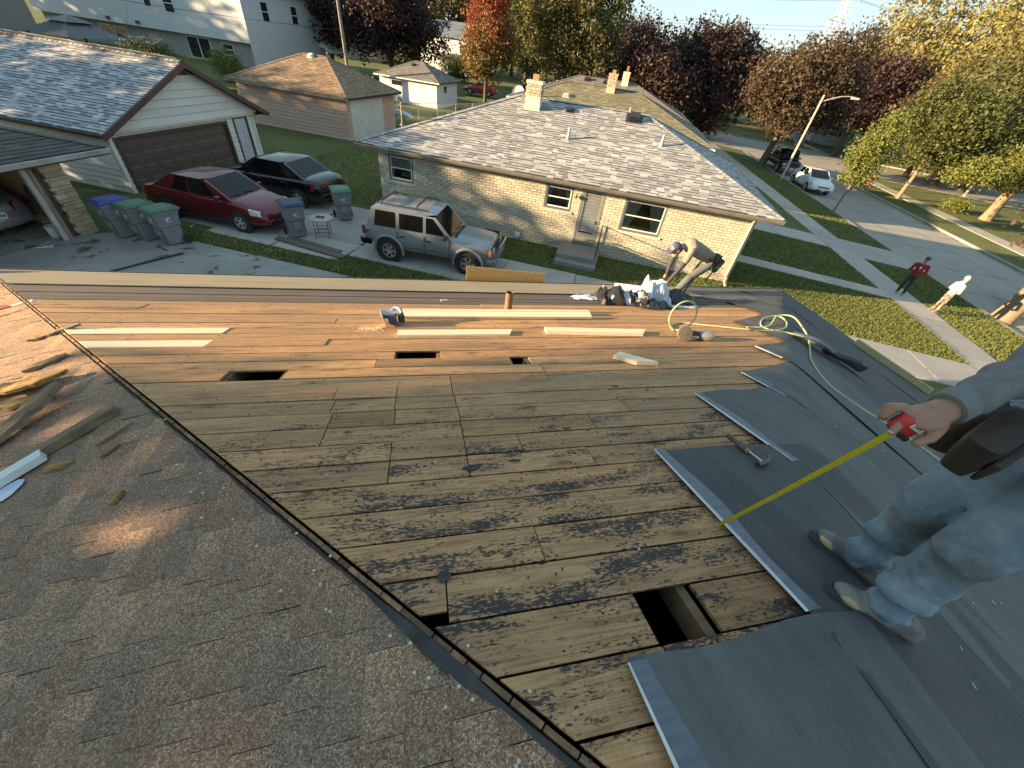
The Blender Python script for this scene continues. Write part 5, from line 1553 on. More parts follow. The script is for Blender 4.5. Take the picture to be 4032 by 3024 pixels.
def at_az(az, dist, z=0.0):
    return (dist * math.cos(R(az)), dist * math.sin(R(az)), z)
def lobes(seed, r, h, zc, n=7, sq=1.0):
    rg = np.random.default_rng(seed); out = [(0, 0, zc, r * .72, r * .72, h * .5)]
    for i in range(n):
        a = i * 6.283 / n + rg.uniform(-.3, .3); q = rg.uniform(.4, .62) * r
        z = zc + rg.uniform(-.30, .34) * h
        s = rg.uniform(.36, .55)
        out.append((q * math.cos(a), q * math.sin(a), z, r * s, r * s, h * .5 * rg.uniform(.5, .75) * sq))
    return out
GT = 'trees beyond the houses'
# big purple maple left of centre, with the utility pole before it
tree('purple_maple', 'big dark purple maple behind the small white garage', at_az(92.5, 76), 3.2, .35, lobes(1, 7.6, 9.5, 6.9, 9), 9000, .30, L_PURP, seed=1, group=GT)
tree('purple_maple', 'dark purple tree beside the two-storey house, left of the utility pole', at_az(98.6, 84), 3.0, .3, lobes(2, 5.0, 8.5, 6.6), 4500, .30, L_PURP, seed=2, group=GT)
tree('red_maple', 'tall maple turning red at the crown behind the brick chimney', at_az(81.9, 62), 2.6, .2, [(0, 0, 5.2, 2.9, 2.9, 2.9), (0, 0, 8.0, 2.6, 2.6, 3.2), (.3, 0, 10.6, 1.7, 1.7, 2.6), (-.9, .3, 4.2, 2.0, 2.0, 1.6), (1.4, 0, 6.0, 1.8, 1.8, 2.2)], 8000, .20, [L_RED, L_ORG, L_OLV], seed=3, group=GT,
     extra=lambda c, rg: (0 if rg.random() < (c[2] - 4.5) / 5 + .12 * math.sin(c[0] * 2) else (1 if rg.random() < .55 else 2)))
tree('green_maple', 'tall broad green maple in the middle of the tree line', at_az(72.3, 66), 3.0, .4, lobes(4, 6.9, 11.5, 6.7, 10), 11000, .28, L_OLV, seed=4, group=GT)
tree('green_tree', 'dark green tree between the red maple and the broad green maple', at_az(77.3, 88), 3.0, .35, lobes(5, 4.6, 13, 7.5), 5000, .32, L_GRN, seed=5, group=GT)
tree('purple_maple', 'purple maple right of the broad green maple', at_az(63.2, 66), 2.6, .35, lobes(6, 5.9, 8.8, 5.0, 9), 9000, .27, L_PURP, seed=6, group=GT)
tree('purple_maple', 'purple maple with the ragged tallest top in the tree line', at_az(56.6, 70), 2.6, .32, lobes(7, 6.0, 9.6, 5.4, 9) + [(.6, 0, 9.2, 1.9, 1.9, 1.7), (-2.6, 0, 8.4, 1.4, 1.4, 1.4), (2.2, 0, 8.6, 1.2, 1.2, 1.6)], 9500, .27, L_PURP, seed=7, group=GT)
tree('bronze_maple', 'bronze leaved maple whose trunk stands by the black pickup', UV(18.7, 50.2, -.9), 3.4, .3, [(x + 1.0, y + .5, z - .2, a, b_, c_) for x, y, z, a, b_, c_ in lobes(8, 5.2, 7.6, 7.0, 10)], 12000, .2, L_BRNP, lean=(1.1, .6), seed=8, group=GT)
tree('purple_maple', 'dark purple maple before the grey bungalow', UV(35.2, 70.3, -.9), 2.6, .33, lobes(9, 5.6, 6.2, 7.2, 9), 7500, .26, L_PURP, seed=9, group=GT, lean=(.5, .3))
tree('purple_maple', 'rounded purple maple behind the street lamp', UV(39.5, 60.5, -.9), 2.6, .3, lobes(10, 4.6, 5.8, 6.6, 8), 6500, .25, L_BRNP, seed=10, group=GT)
tree('green_tree', 'row tree far behind the tall purple maple', at_az(59, 120), 3, .4, lobes(11, 8, 9, 7.5), 4000, .5, L_GRN, seed=11, group=GT)
tree('green_tree', 'distant tree filling the gap above the tan house', at_az(86, 120), 3, .4, lobes(12, 9, 16, 8), 4500, .5, L_OLV, seed=12, group=GT)
tree('green_tree', 'distant tree behind the far white house', at_az(89.5, 135), 3, .4, lobes(13, 9, 17, 9), 4000, .55, L_GRN, seed=13, group=GT)
tree('green_tree', 'distant tree right of the red maple', at_az(79, 125), 3, .4, lobes(14, 9, 18, 9), 4500, .5, L_GRN, seed=14, group=GT)
tree('yellow_tree', 'large airy yellow willow rising at the top right', at_az(38.3, 88, -.9), 4.5, .6, [(x, y, z, a, b_, c_) for x, y, z, a, b_, c_ in lobes(15, 11.5, 14.5, 10.0, 11)] + [(-4, 4, 15, 4.5, 4.5, 3), (5, -4, 14.5, 4, 4, 3.4), (0, 0, 17, 4, 4, 2.4)], 12500, .34, L_YEL, seed=15, group=GT, limbs=14)
tree('yellow_tree', 'lower yellow green tree between the purple maples and the willow', at_az(44.0, 92, -.9), 3, .4, lobes(16, 6.5, 8, 7.5), 4500, .34, L_LIME, seed=16, group=GT)
tree('green_maple', 'full green maple whose pale trunk leans on the corner lawn', UV(29.8, 44.7, -.9), 3.0, .16, [(x + .8, y, z, a, b_, c_) for x, y, z, a, b_, c_ in lobes(17, 4.1, 6.6, 6.0, 9)], 11000, .17, L_GRN, M_BARKL, lean=(.5, .2), seed=17, group=GT)
tree('green_tree', 'dark trunked green tree behind the corner maple', UV(40.3, 56.5, -.9), 3.0, .3, lobes(18, 5.6, 8.5, 6.2, 9), 7000, .26, L_OLV, seed=18, group=GT)
tree('young_maple', 'slender young street tree on the tree lawn near the kerb', UV(19.1, 33.9, -.9), 2.2, .062, [(.25, 0, 3.0, .9, .9, 1.2), (.3, .1, 4.1, 1.15, 1.15, 1.3), (.2, 0, 5.2, .75, .75, 1.0), (.5, .2, 5.9, .35, .35, .6), (-.4, .2, 3.7, .6, .6, .8)], 4200, .105, L_LIME, M_BARKL, lean=(.12, 0), seed=19, group='street trees', limbs=6)
tree('conifer', 'feathery pale green tree above the split trunk at right', UV(35.0, 41.0, -.9), 2.4, .38, [(-1.5, 1, 3.4, 2.6, 2.6, 1.0), (1.5, -1, 3.7, 2.8, 2.8, 1.1), (0, 0, 5.0, 2.2, 2.2, 1.3), (0, 0, 6.4, 1.2, 1.2, 1.3), (-3, 2.2, 2.7, 1.3, 1.3, .5)], 9500, .14, L_LIME, M_BARKL, seed=20, group=GT)
tree('green_tree', 'green tree filling the right edge behind the feathery one', at_az(31.5, 70, -.9), 3, .4, lobes(21, 8.5, 11, 7.5, 9), 9000, .28, L_OLV, seed=21, group=GT)
tree('yellow_tree', 'yellowing tree at the right edge under the willow', at_az(34.0, 78, -.9), 3, .4, lobes(22, 7, 10, 10), 6000, .3, L_YEL, seed=22, group=GT)
tree('street_tree', 'big street tree at the right edge with thick sunlit trunk', UV(20.15, 18.95, -.9), 4.0, .34, [(.2, .9, 5.0, 1.5, 1.5, 1.6), (.3, .3, 3.6, 1.2, 1.2, 1.1), (2.2, -.6, 6.8, 2.2, 2.2, 1.8)], 5000, .16, L_BRNP, M_BARKL, lean=(.5, .2), seed=23, group='street trees')
for k_, (az_, dd_, r_, h_, lf_) in enumerate([(101, 120, 9, 12, L_GRN), (95, 128, 9, 13, L_OLV), (83, 128, 8, 15, L_GRN), (75, 118, 8, 15, L_GRN), (68.5, 112, 8, 13, L_GRN), (65, 100, 7, 11, L_PURP), (60, 104, 7.5, 9.5, L_PURP), (53, 104, 7, 9, L_GRN), (49.5, 96, 6.5, 8.5, L_PURP), (46.5, 112, 7, 9, L_OLV), (41, 110, 8, 9, L_LIME), (29, 90, 9, 12, L_OLV)]):
    tree('background_tree', 'distant tree filling the skyline, number %s counted from the left' % ['one', 'two', 'three', 'four', 'five', 'six', 'seven', 'eight', 'nine', 'ten', 'eleven', 'twelve'][k_], at_az(az_, dd_, -.9), 3, .35, lobes(60 + k_, r_, h_, h_ * .52 + 1.5), 3200, .42, lf_, seed=25 + k_ % 10, group='distant skyline trees')
# shrubs
def shrub(label, base, r, h, leaf, n, size, seed, name='shrub'):
    o = tree(name, label, base, h * .35, .04, [(0, 0, h * .5, r, r, h * .5), (r * .45, .1, h * .42, r * .6, r * .6, h * .4), (-r * .4, -.1, h * .6, r * .55, r * .55, h * .38)], n, size, leaf, seed=seed, cat='shrub', limbs=3)
    return o
shrub('rounded dark green shrub behind the gable garage ridge', (-23.9, 52.6, 0), 1.9, 2.6, L_GRN, 3000, .13, 31)
shrub('yellow green sapling before the sliding door of the two-storey house', (-18.4, 54.5, 0), 1.1, 2.7, L_LIME, 1600, .12, 32)
shrub('green bushy shrub behind the pink garage', (-6.5, 47.0, 0), 2.6, 2.4, L_GRN, 2500, .15, 33)
shrub('dark bush beside the far white house porch', (7.5, 90, 0), 2.4, 3.4, L_GRN, 2000, .2, 34)
shrub('dark clipped bush right of the far white house', (11.8, 92, 0), 1.8, 3.6, L_GRN, 1600, .2, 35)
shrub('low lime green bush at the foot of the feathery tree', UV(33.2, 42.6, -.9), .9, .9, L_LIME, 900, .1, 36)
# trees outside the picture on the left whose shade falls over the near half of the roof and the yards
tree('shade_tree', 'leafy tree out of the picture at left, shading the near half of the roof', (-20.5, 0, 0), 3.6, .35, [(0, .9, 7.0, 2.2, 2.35, 2.2), (0, -1.0, 9.0, 2.4, 3.6, 2.2), (0, -3.6, 6.4, 3.0, 3.2, 2.6), (0, -6.6, 8.2, 3.2, 3.2, 3.0), (0, -2.2, 7.6, 2.6, 2.6, 2.2), (0.5, 1.2, 8.6, 1.6, 1.9, 1.6), (-1, -8.5, 6, 3, 3, 3)], 30000, .21, L_GRN, seed=41, gaps=[((-1.72, 1.4, 3.92), .16), ((-1.5, 1.38, 3.98), .2), ((-.62, .72, 4.25), .14), ((-.95, .22, 4.15), .16), ((-.75, .95, 4.2), .1)])
tree('shade_tree', 'tree out of the picture at left, dappling the garages and the brick wall', (-34, 18.5, 0), 3.0, .35, [(0, 0, 6.4, 2.6, 2.2, 1.7), (0, 3.6, 6.4, 2.6, 2.2, 1.3), (0, -3.2, 5.6, 2.4, 2.0, 1.5), (0, 7, 5.0, 2.6, 2.6, 1.8), (0, -6.5, 4.6, 2.4, 2.2, 1.3), (0, .5, 4.0, 2.6, 4, 1.6)], 9000, .22, L_GRN, seed=42)
tree('shade_tree', 'tall tree out of the picture at left, shading the pink garage', (-50, 36, 0), 3.5, .4, [(0, 0, 7.4, 3, 4.4, 1.9), (0, 5, 7.6, 3, 3.4, 1.8), (0, -4.0, 8.0, 3, 2.6, 1.7)], 7000, .3, L_GRN, seed=43)
tree('shade_tree', 'tall tree out of the picture at left, shading the two-storey house', (-92, 78, 0), 4, .5, [(0, 0, 11, 4, 6, 5), (0, 9, 12, 4, 6, 5), (0, -8, 12, 4, 5, 4), (0, 4, 17, 4, 7, 4)], 9000, .45, L_GRN, seed=44)
# ---------------------------------------------------------------- vehicles
def paint(name, c, metal=.35, rough=.28):
    m, nt, b = newmat(name)
    vec = coords(nt)
    d = ramp(nt, noise(nt, vec, 1.3, 5, .6), (.35, c), (.7, tuple(x * .86 for x in c)))
    nt.links.new(d, b.inputs['Base Color'])
    b.inputs['Metallic'].default_value = metal; b.inputs['Roughness'].default_value = rough
    b.inputs['Coat Weight'].default_value = .6; b.inputs['Coat Roughness'].default_value = .08
    return m
M_TYRE = mat('tyre_rubber', (0.02, 0.02, 0.021), (0.03, 0.029, 0.028), 12, .85)
M_RIM = mat('alloy_rim', (0.62, 0.62, 0.62), (0.48, 0.48, 0.48), 8, .35, .4)
M_RIMD = mat('worn_steel_rim', (0.5, 0.47, 0.43), (0.28, 0.23, 0.19), 8, .5, .3)
M_CGL = glassmat('car_glass', (0.006, 0.007, 0.008), .06); M_CGL.node_tree.nodes['Principled BSDF'].inputs['Specular IOR Level'].default_value = .35
M_HEADL = mat('headlamp', (0.62, 0.64, 0.64), (0.45, 0.47, 0.48), 9, .12, .2, spec=.8)
M_TAILL = mat('tail_lamp', (0.30, 0.012, 0.014), (0.22, 0.008, 0.01), 9, .15, spec=.8)
M_AMB = mat('amber_lamp', (0.5, 0.14, 0.02), None, 9, .2)
M_BLKP = mat('black_plastic', (0.022, 0.022, 0.024), (0.03, 0.03, 0.032), 9, .55)
M_CHROME = mat('chrome', (0.6, 0.6, 0.62), None, 4, .15, 1.0)
M_PLATE = mat('plate', (0.66, 0.66, 0.62), (0.55, 0.55, 0.52), 20, .5)

def wheel(root, x, y, r, w, rimm, spokes=5):
    sg = 1 if y > 0 else -1
    M = Matrix.Translation((x, y, r)) @ Matrix.Rotation(R(-90 * sg), 4, 'X')
    mb = MB(); mb.lathe([(r * .62, -w / 2), (r * .9, -w / 2), (r, -w * .32), (r, w * .32), (r * .9, w / 2), (r * .62, w / 2), (r * .6, w * .36)], 28, M)
    t = mb.build('wheel', M_TYRE, root, smooth=True)
    mb = MB(); mb.lathe([(r * .62, w * .44), (r * .58, w * .3), (r * .2, w * .22), (0.001, w * .22)], 28, M, cap=False)
    mb.build('rim_dish', M_BLKP if spokes else rimm, t, smooth=True)
    mb = MB(); mb.lathe([(r * .64, w * .40), (r * .64, w * .50), (r * .57, w * .50), (r * .57, w * .40)], 28, M, cap=False)
    for i in range(spokes):
        a = i * 2 * math.pi / spokes
        Mi = M @ Matrix.Rotation(a, 4, 'Z')
        mb.hexa([(.02, -r * .11, w * .3), (r * .6, -r * .09, w * .42), (r * .6, r * .09, w * .42), (.02, r * .11, w * .3), (.02, -r * .11, w * .42), (r * .6, -r * .08, w * .49), (r * .6, r * .08, w * .49), (.02, r * .11, w * .42)], Mi)
    mb.lathe([(r * .16, w * .3), (r * .15, w * .47), (.001, w * .48)], 12, M)
    mb.build('rim', rimm, t, smooth=30)

def car(name, label, loc, rz, sc, prof, W, zb, wb, gh, pm, rr, panes, shield, rear, rimm=M_RIM, spokes=5, wr=.80, wbl=.93, group=None, hw=None, cat='car', roofcrown=.035, tuck=.1):
    """prof: (x, top z) from tail to nose; gh: (xb0, xr0, xr1, xb1, zbelt, zroof)"""
    root = thing(name, label, cat, loc, rz, group); root.scale = (sc, sc, sc)
    secs = []
    n = len(prof)
    x0, x1 = prof[0][0], prof[-1][0]
    for i, (x, zt) in enumerate(prof):
        e = min((x - x0), (x1 - x))
        h = W / 2 * (1 - .16 * max(0, 1 - e / .55) ** 2)
        if hw: h *= hw(x)
        zs = zt - .10
        zm = (zb + zt) / 2
        zbb = zb + (.12 * max(0, 1 - e / .4))
        ring = [(h * .86, zbb), (h * .965, zbb + .1), (h, zm), (h * .985, zs - .02), (h * .93, zt - .035), (h * .78, zt), (h * .4, zt + .018), (0, zt + .024)]
        pts = [(x, y, z) for y, z in ring] + [(x, -y, z) for y, z in reversed(ring[:-1])]
        secs.append(pts)
    mb = MB(); mb.loft(secs)
    o = mb.build('body', pm, root, smooth='all')
    s = o.modifiers.new('sub', 'SUBSURF'); s.levels = 1; s.render_levels = 2
    # greenhouse
    xb0, xr0, xr1, xb1, zbelt, zroof = gh
    hb, hr = W / 2 * wbl, W / 2 * wr
    mb = MB()
    def gsec(t):
        z = zbelt + (zroof - zbelt) * t
        xa = xb0 + (xr0 - xb0) * t; xc = xb1 + (xr1 - xb1) * t; h = hb + (hr - hb) * t
        return [(xa, h, z), (xc, h, z), (xc, -h, z), (xa, -h, z)]
    mb.loft([gsec(-.12), gsec(0), gsec(.5), gsec(.93), ])
    k = gsec(.93)
    nx, ny = 7, 7
    vs = []; fs = []
    for i in range(nx):
        for j in range(ny):
            fx, fy = i / (nx - 1), j / (ny - 1) * 2 - 1
            xx = k[0][0] + (k[1][0] - k[0][0]) * fx
            z = k[0][2] + (zroof - k[0][2]) * (1 - abs(fy) ** 4) * (1 - (2 * fx - 1) ** 6) + roofcrown * (1 - fy * fy) * (1 - (2 * fx - 1) ** 2)
            vs.append((xx, k[0][1] * fy, z))
    for i in range(nx - 1):
        for j in range(ny - 1):
            a = i * ny + j; fs.append((a, a + ny, a + ny + 1, a + 1))
    mb.add(vs, fs)
    mb.build('roof', pm, root, smooth=50)
    for poly in panes:
        for sg in (1, -1):
            mb = MB(); pts = []
            for x, t in poly:
                z = zbelt + (zroof - zbelt) * t; h = hb + (hr - hb) * t
                pts.append((x, sg * (h + .006), z))
            if sg < 0: pts.reverse()
            mb.prism(pts, (0, -sg * .02, 0)); mb.build('side_window', M_CGL, root)
    for nm, (t0, t1, inset), (xa, xb_) in (('windshield', shield, (xb1, xr1)), ('rear_window', rear, (xb0, xr0))):
        sg = 1 if nm == 'windshield' else -1
        mb = MB(); q = []
        for t, s_ in ((t0, -1), (t0, 1), (t1, 1), (t1, -1)):
            q.append((xa + (xb_ - xa) * t + sg * .008, s_ * ((hb + (hr - hb) * t) - inset), zbelt + (zroof - zbelt) * t + .006))
        if sg < 0: q.reverse()
        mb.prism(q, (-sg * .02, 0, -.012)); mb.build(nm, M_CGL, root)
    for (x, r) in ((wb[0], rr), (wb[1], rr)):
        for sg in (1, -1):
            M = Matrix.Translation((x, sg * (W / 2 - .012), r * 1.0)) @ Matrix.Rotation(R(-90 * sg), 4, 'X')
            mb = MB(); mb.lathe([(r * 1.17, -.1), (r * 1.17, .008), (.01, .008)], 28, M, cap=False); mb.build('wheel_arch', M_BLKP, root)
            wheel(root, x, sg * (W / 2 - .085), r, .2, rimm, spokes)
    return root
def part(root, name, m, fn, bevel=0, smooth=False):
    mb = MB(); fn(mb); return mb.build(name, m, root, bevel=bevel, smooth=smooth)
def seams(root, xs, W, z0, z1, hk=1.0):
    for x in xs:
        for sg in (1, -1):
            part(root, 'door_seam', M_BLKP, lambda mb: mb.box((x, sg * (W / 2 * .995), (z0 + z1) / 2), (.012, .02, z1 - z0)))
def handles(root, xs, W, z, m):
    for x in xs:
        for sg in (1, -1):
            part(root, 'door_handle', m, lambda mb: mb.box((x, sg * (W / 2 + .008), z), (.16, .035, .035)), .008)
def mirrors(root, x, W, z, m):
    for sg in (1, -1):
        part(root, 'mirror', m, lambda mb: mb.box((x, sg * (W / 2 + .06), z), (.12, .17, .13)), .03)

SED = [(-2.29, .62), (-2.26, .90), (-2.0, 1.0), (-1.6, 1.02), (-1.0, .99), (-.3, .965), (.4, .95), (1.0, .955), (1.35, .93), (1.8, .84), (2.1, .74), (2.24, .62), (2.29, .46)]
SPANES = [[(-.98, .1), (-.38, .08), (-.38, .9), (-.72, .9)], [(-.30, .08), (.62, .08), (.18, .9), (-.30, .9)]]
def sedan(name, label, loc, rz, sc, pm, group=None, tailm=M_TAILL, W=1.74, **kw):
    c = car(name, label, loc, rz, sc, SED, W, .2, (-1.36, 1.28), (-1.78, -.86, .22, 1.12, .93, 1.44), pm, .31, SPANES, (.1, .92, .1), (.16, .9, .12), group=group, **kw)
    for sg in (1, -1):
        part(c, 'headlight', M_HEADL, lambda mb: mb.hexa([(1.86, sg * .52, .60), (2.22, sg * .50, .58), (2.07, sg * .82, .60), (1.74, sg * .875, .62), (1.80, sg * .52, .81), (2.13, sg * .50, .715), (1.99, sg * .81, .745), (1.70, sg * .86, .80)]), .012)
        part(c, 'tail_light', tailm, lambda mb: mb.hexa([(-2.31, sg * .40, .68), (-2.02, sg * .875, .66), (-1.90, sg * .85, .68), (-2.2, sg * .40, .70), (-2.285, sg * .40, .91), (-2.02, sg * .87, .93), (-1.90, sg * .84, .92), (-2.16, sg * .40, .91)]), .012)
    part(c, 'grille', M_BLKP, lambda mb: (mb.box((2.255, 0, .57), (.06, .8, .08)), mb.box((2.27, 0, .34), (.06, 1.05, .14))), .01)
    part(c, 'bumper', pm, lambda mb: mb.box((2.26, 0, .45), (.09, 1.42, .09)), .03)
    part(c, 'rear_bumper', pm, lambda mb: mb.box((-2.27, 0, .46), (.1, 1.46, .2)), .04)
    part(c, 'licence_plate', M_PLATE, lambda mb: mb.box((-2.335, 0, .66), (.015, .36, .17)))
    part(c, 'wiper', M_BLKP, lambda mb: (mb.tube([(1.08, .5, .985), (1.0, -.05, 1.02)], .01, 4), mb.tube([(1.08, -.05, .985), (1.0, -.6, 1.02)], .01, 4)))
    seams(c, (-1.02, -.34, .72), W, .34, .9); handles(c, (-.85, .1), W, .80, pm); mirrors(c, .78, W, 1.0, pm)
    part(c, 'sill_trim', M_BLKP, lambda mb: (mb.box((0, W / 2 - .01, .25), (2.0, .03, .08)), mb.box((0, -W / 2 + .01, .25), (2.0, .03, .08))))
    return c
P_RED = paint('maroon_paint', (0.155, 0.012, 0.018)); P_BLK = paint('black_paint', (0.008, 0.008, 0.009), .2, .2)
P_SIL = paint('silver_paint', (0.30, 0.315, 0.335), .6, .34); P_WHT = paint('white_paint', (0.72, 0.72, 0.71), 0, .25); P_JEEP = paint('pewter_paint', (0.27, 0.29, 0.315), .3, .42)
rc = sedan('parked_sedan', 'maroon sedan parked nose out before the brown garage door', (-7.02, 16.52, .03), R(-23.5), 1.06, P_RED)
part(rc, 'aerial', M_BLKP, lambda mb: mb.tube([(-.95, 0, 1.44), (-1.08, 0, 1.56)], .012, 5))
bc = sedan('parked_sedan', 'black sedan parked beside the maroon one, tail towards us', (-5.75, 19.45, .03), R(154), 1.1, P_BLK, W=1.8)
ss = sedan('parked_sedan', 'silver sedan inside the open garage at left edge, tail lamps showing', (-14.05, 14.85, .05), R(156), 1.06, P_SIL)
part(ss, 'boot_badge', M_CHROME, lambda mb: mb.box((-2.27, 0, .93), (.02, .12, .1)), .02)
part(ss, 'plate_text', M_BLKP, lambda mb: [mb.box((-2.345, -.12 + .06 * i, .66), (.004, .035, .075)) for i in range(5)])
wc = sedan('parked_sedan', 'white sedan parked at the near kerb beside the lamp post', UV(20.95, 43.0, -1.0), R(-111), 1.14, P_WHT)
part(wc, 'front_plate', M_PLATE, lambda mb: mb.box((2.315, 0, .40), (.012, .3, .13)))
sedan('parked_sedan', 'far red car parked beyond the red maple trunk', (9.2, 69.5, 0), R(158), 1.05, paint('bright_red_paint', (0.32, 0.02, 0.03)))
sedan('parked_sedan', 'dark car half hidden behind the small white garage', (-3.5, 68, 0), R(160), 1.0, P_BLK)
sedan('parked_sedan', 'pale car at the right edge behind the thick street tree', UV(23.0, 18.9, -1.0), R(-111), 1.1, paint('ice_paint', (0.5, 0.55, 0.58), .2, .3))

# silver boxy 4x4
J = [(-2.06, .62), (-2.04, .98), (-1.9, 1.03), (-1.2, 1.03), (-.4, 1.03), (.3, 1.03), (.62, 1.03), (.78, 1.03), (1.3, 1.01), (1.86, .98), (2.02, .95), (2.06, .55)]
JW = 1.66
jp = car('parked_jeep', 'silver boxy four-door 4x4 with roof rack parked in the driveway', (.42, 13.42, .03), R(-20.5), 1.05, J, JW, .36, (-1.24, 1.33), (-1.93, -1.72, .20, .80, 1.0, 1.62), P_JEEP, .36,
         [[(-1.66, .14), (-.98, .14), (-.98, .86), (-1.6, .86)], [(-.86, .14), (-.12, .14), (-.12, .86), (-.86, .86)], [(-.02, .14), (.60, .14), (.20, .86), (-.02, .86)]], (.08, .93, .1), (.1, .9, .1), M_RIMD, 6, .86, .97, cat='suv', roofcrown=.012, hw=lambda x: 1.0)
for sg in (1, -1):
    part(jp, 'headlight', M_HEADL, lambda mb: mb.box((2.075, sg * .52, .80), (.04, .26, .16)), .02)
    part(jp, 'turn_signal', M_AMB, lambda mb: mb.box((2.02, sg * .79, .80), (.09, .08, .17)), .01)
    part(jp, 'tail_light', M_TAILL, lambda mb: mb.box((-2.03, sg * .78, .90), (.07, .1, .26)), .01)
    for x in (-1.24, 1.33):
        part(jp, 'fender_flare', P_JEEP, lambda mb: mb.tube([(x + .47 * math.cos(a), sg * (JW / 2 + .01), .36 + .47 * math.sin(a)) for a in np.linspace(-.15, math.pi + .15, 13)], .045, 6), smooth=True)
    part(jp, 'roof_rail', M_BLKP, lambda mb: (mb.tube([(-1.62, sg * .58, 1.66), (-1.55, sg * .58, 1.70), (-.05, sg * .58, 1.70), (.02, sg * .58, 1.66)], .02, 6)))
    part(jp, 'body_trim', M_GUT, lambda mb: mb.box((0.02, sg * (JW / 2 + .004), .60), (1.62, .025, .06)))
for x in (-1.45, -.35):
    part(jp, 'cross_bar', M_BLKP, lambda mb: mb.tube([(x, -.6, 1.68), (x, -.52, 1.76), (x, .52, 1.76), (x, .6, 1.68)], .025, 6))
for i in range(9):
    part(jp, 'roof_slat', P_JEEP, lambda mb: mb.box((-.85, -.44 + .11 * i, 1.648), (1.5, .03, .016)))
part(jp, 'grille', M_BLKP, lambda mb: [mb.box((2.075, -.33 + .0825 * i, .80), (.03, .05, .2)) for i in range(9)])
part(jp, 'front_bumper', mat('blue_grey_bumper', (0.16, 0.2, 0.23), (0.11, 0.14, 0.16), 6, .5), lambda mb: (mb.box((2.13, 0, .52), (.16, 1.6, .16)), mb.box((1.98, .78, .52), (.26, .08, .16)), mb.box((1.98, -.78, .52), (.26, .08, .16))), .02)
part(jp, 'rear_bumper', jp.children[-1].data.materials[0], lambda mb: (mb.box((-2.1, 0, .55), (.16, 1.6, .17)), mb.box((-1.95, .8, .55), (.3, .06, .17)), mb.box((-1.95, -.8, .55), (.3, .06, .17))), .02)
part(jp, 'bull_bar', M_CHROME, lambda mb: mb.tube([(2.2, -.5, .55), (2.26, -.5, .9), (2.26, .5, .9), (2.2, .5, .55)], .03, 6))
part(jp, 'cowl_vent', M_BLKP, lambda mb: [mb.box((.85, -.5 + .14 * i, 1.048), (.1, .1, .01)) for i in range(8)])
part(jp, 'wiper', M_BLKP, lambda mb: (mb.tube([(.84, .55, 1.05), (.72, -.0, 1.1)], .012, 4), mb.tube([(.84, -.05, 1.05), (.72, -.6, 1.1)], .012, 4)))
seams(jp, (-.93, -.07, .72), JW, .42, 1.0); handles(jp, (-.78, .06), JW, .87, M_BLKP); mirrors(jp, .60, JW, 1.08, M_BLKP)
part(jp, 'licence_plate', M_PLATE, lambda mb: mb.box((-2.07, 0, .8), (.012, .32, .15)))

# black pickup
PK = [(-2.75, .7), (-2.72, 1.12), (-2.4, 1.16), (-1.4, 1.16), (-.55, 1.16), (.2, 1.14), (.9, 1.14), (1.2, 1.13), (1.9, 1.08), (2.4, 1.02), (2.6, .85), (2.65, .6)]
pk = car('parked_pickup', 'black pickup truck parked behind the white sedan', UV(21.0, 51.0, -1.0), R(-111), 1.1, PK, 1.95, .42, (-1.7, 1.75), (-.72, -.45, .55, 1.15, 1.1, 1.86), P_BLK, .42,
         [[(-.50, .14), (.10, .14), (.10, .86), (-.36, .86)], [(.18, .14), (.95, .14), (.56, .86), (.18, .86)]], (.1, .92, .1), (.15, .88, .15), cat='pickup', wr=.86, wbl=.94)
part(pk, 'cargo_bed', M_BLKP, lambda mb: mb.box((-1.65, 0, 1.172), (1.7, 1.5, .02)))
part(pk, 'grille', M_BLKP, lambda mb: mb.box((2.62, 0, .82), (.06, 1.1, .22)), .01)
part(pk, 'bumper', M_CHROME, lambda mb: mb.box((2.68, 0, .56), (.14, 1.8, .18)), .03)
for sg in (1, -1): part(pk, 'headlight', M_HEADL, lambda mb: mb.box((2.58, sg * .76, .84), (.1, .32, .2)), .03)
part(pk, 'front_plate', M_PLATE, lambda mb: mb.box((2.76, 0, .56), (.012, .32, .15)))
mirrors(pk, .95, 1.95, 1.25, M_BLKP)
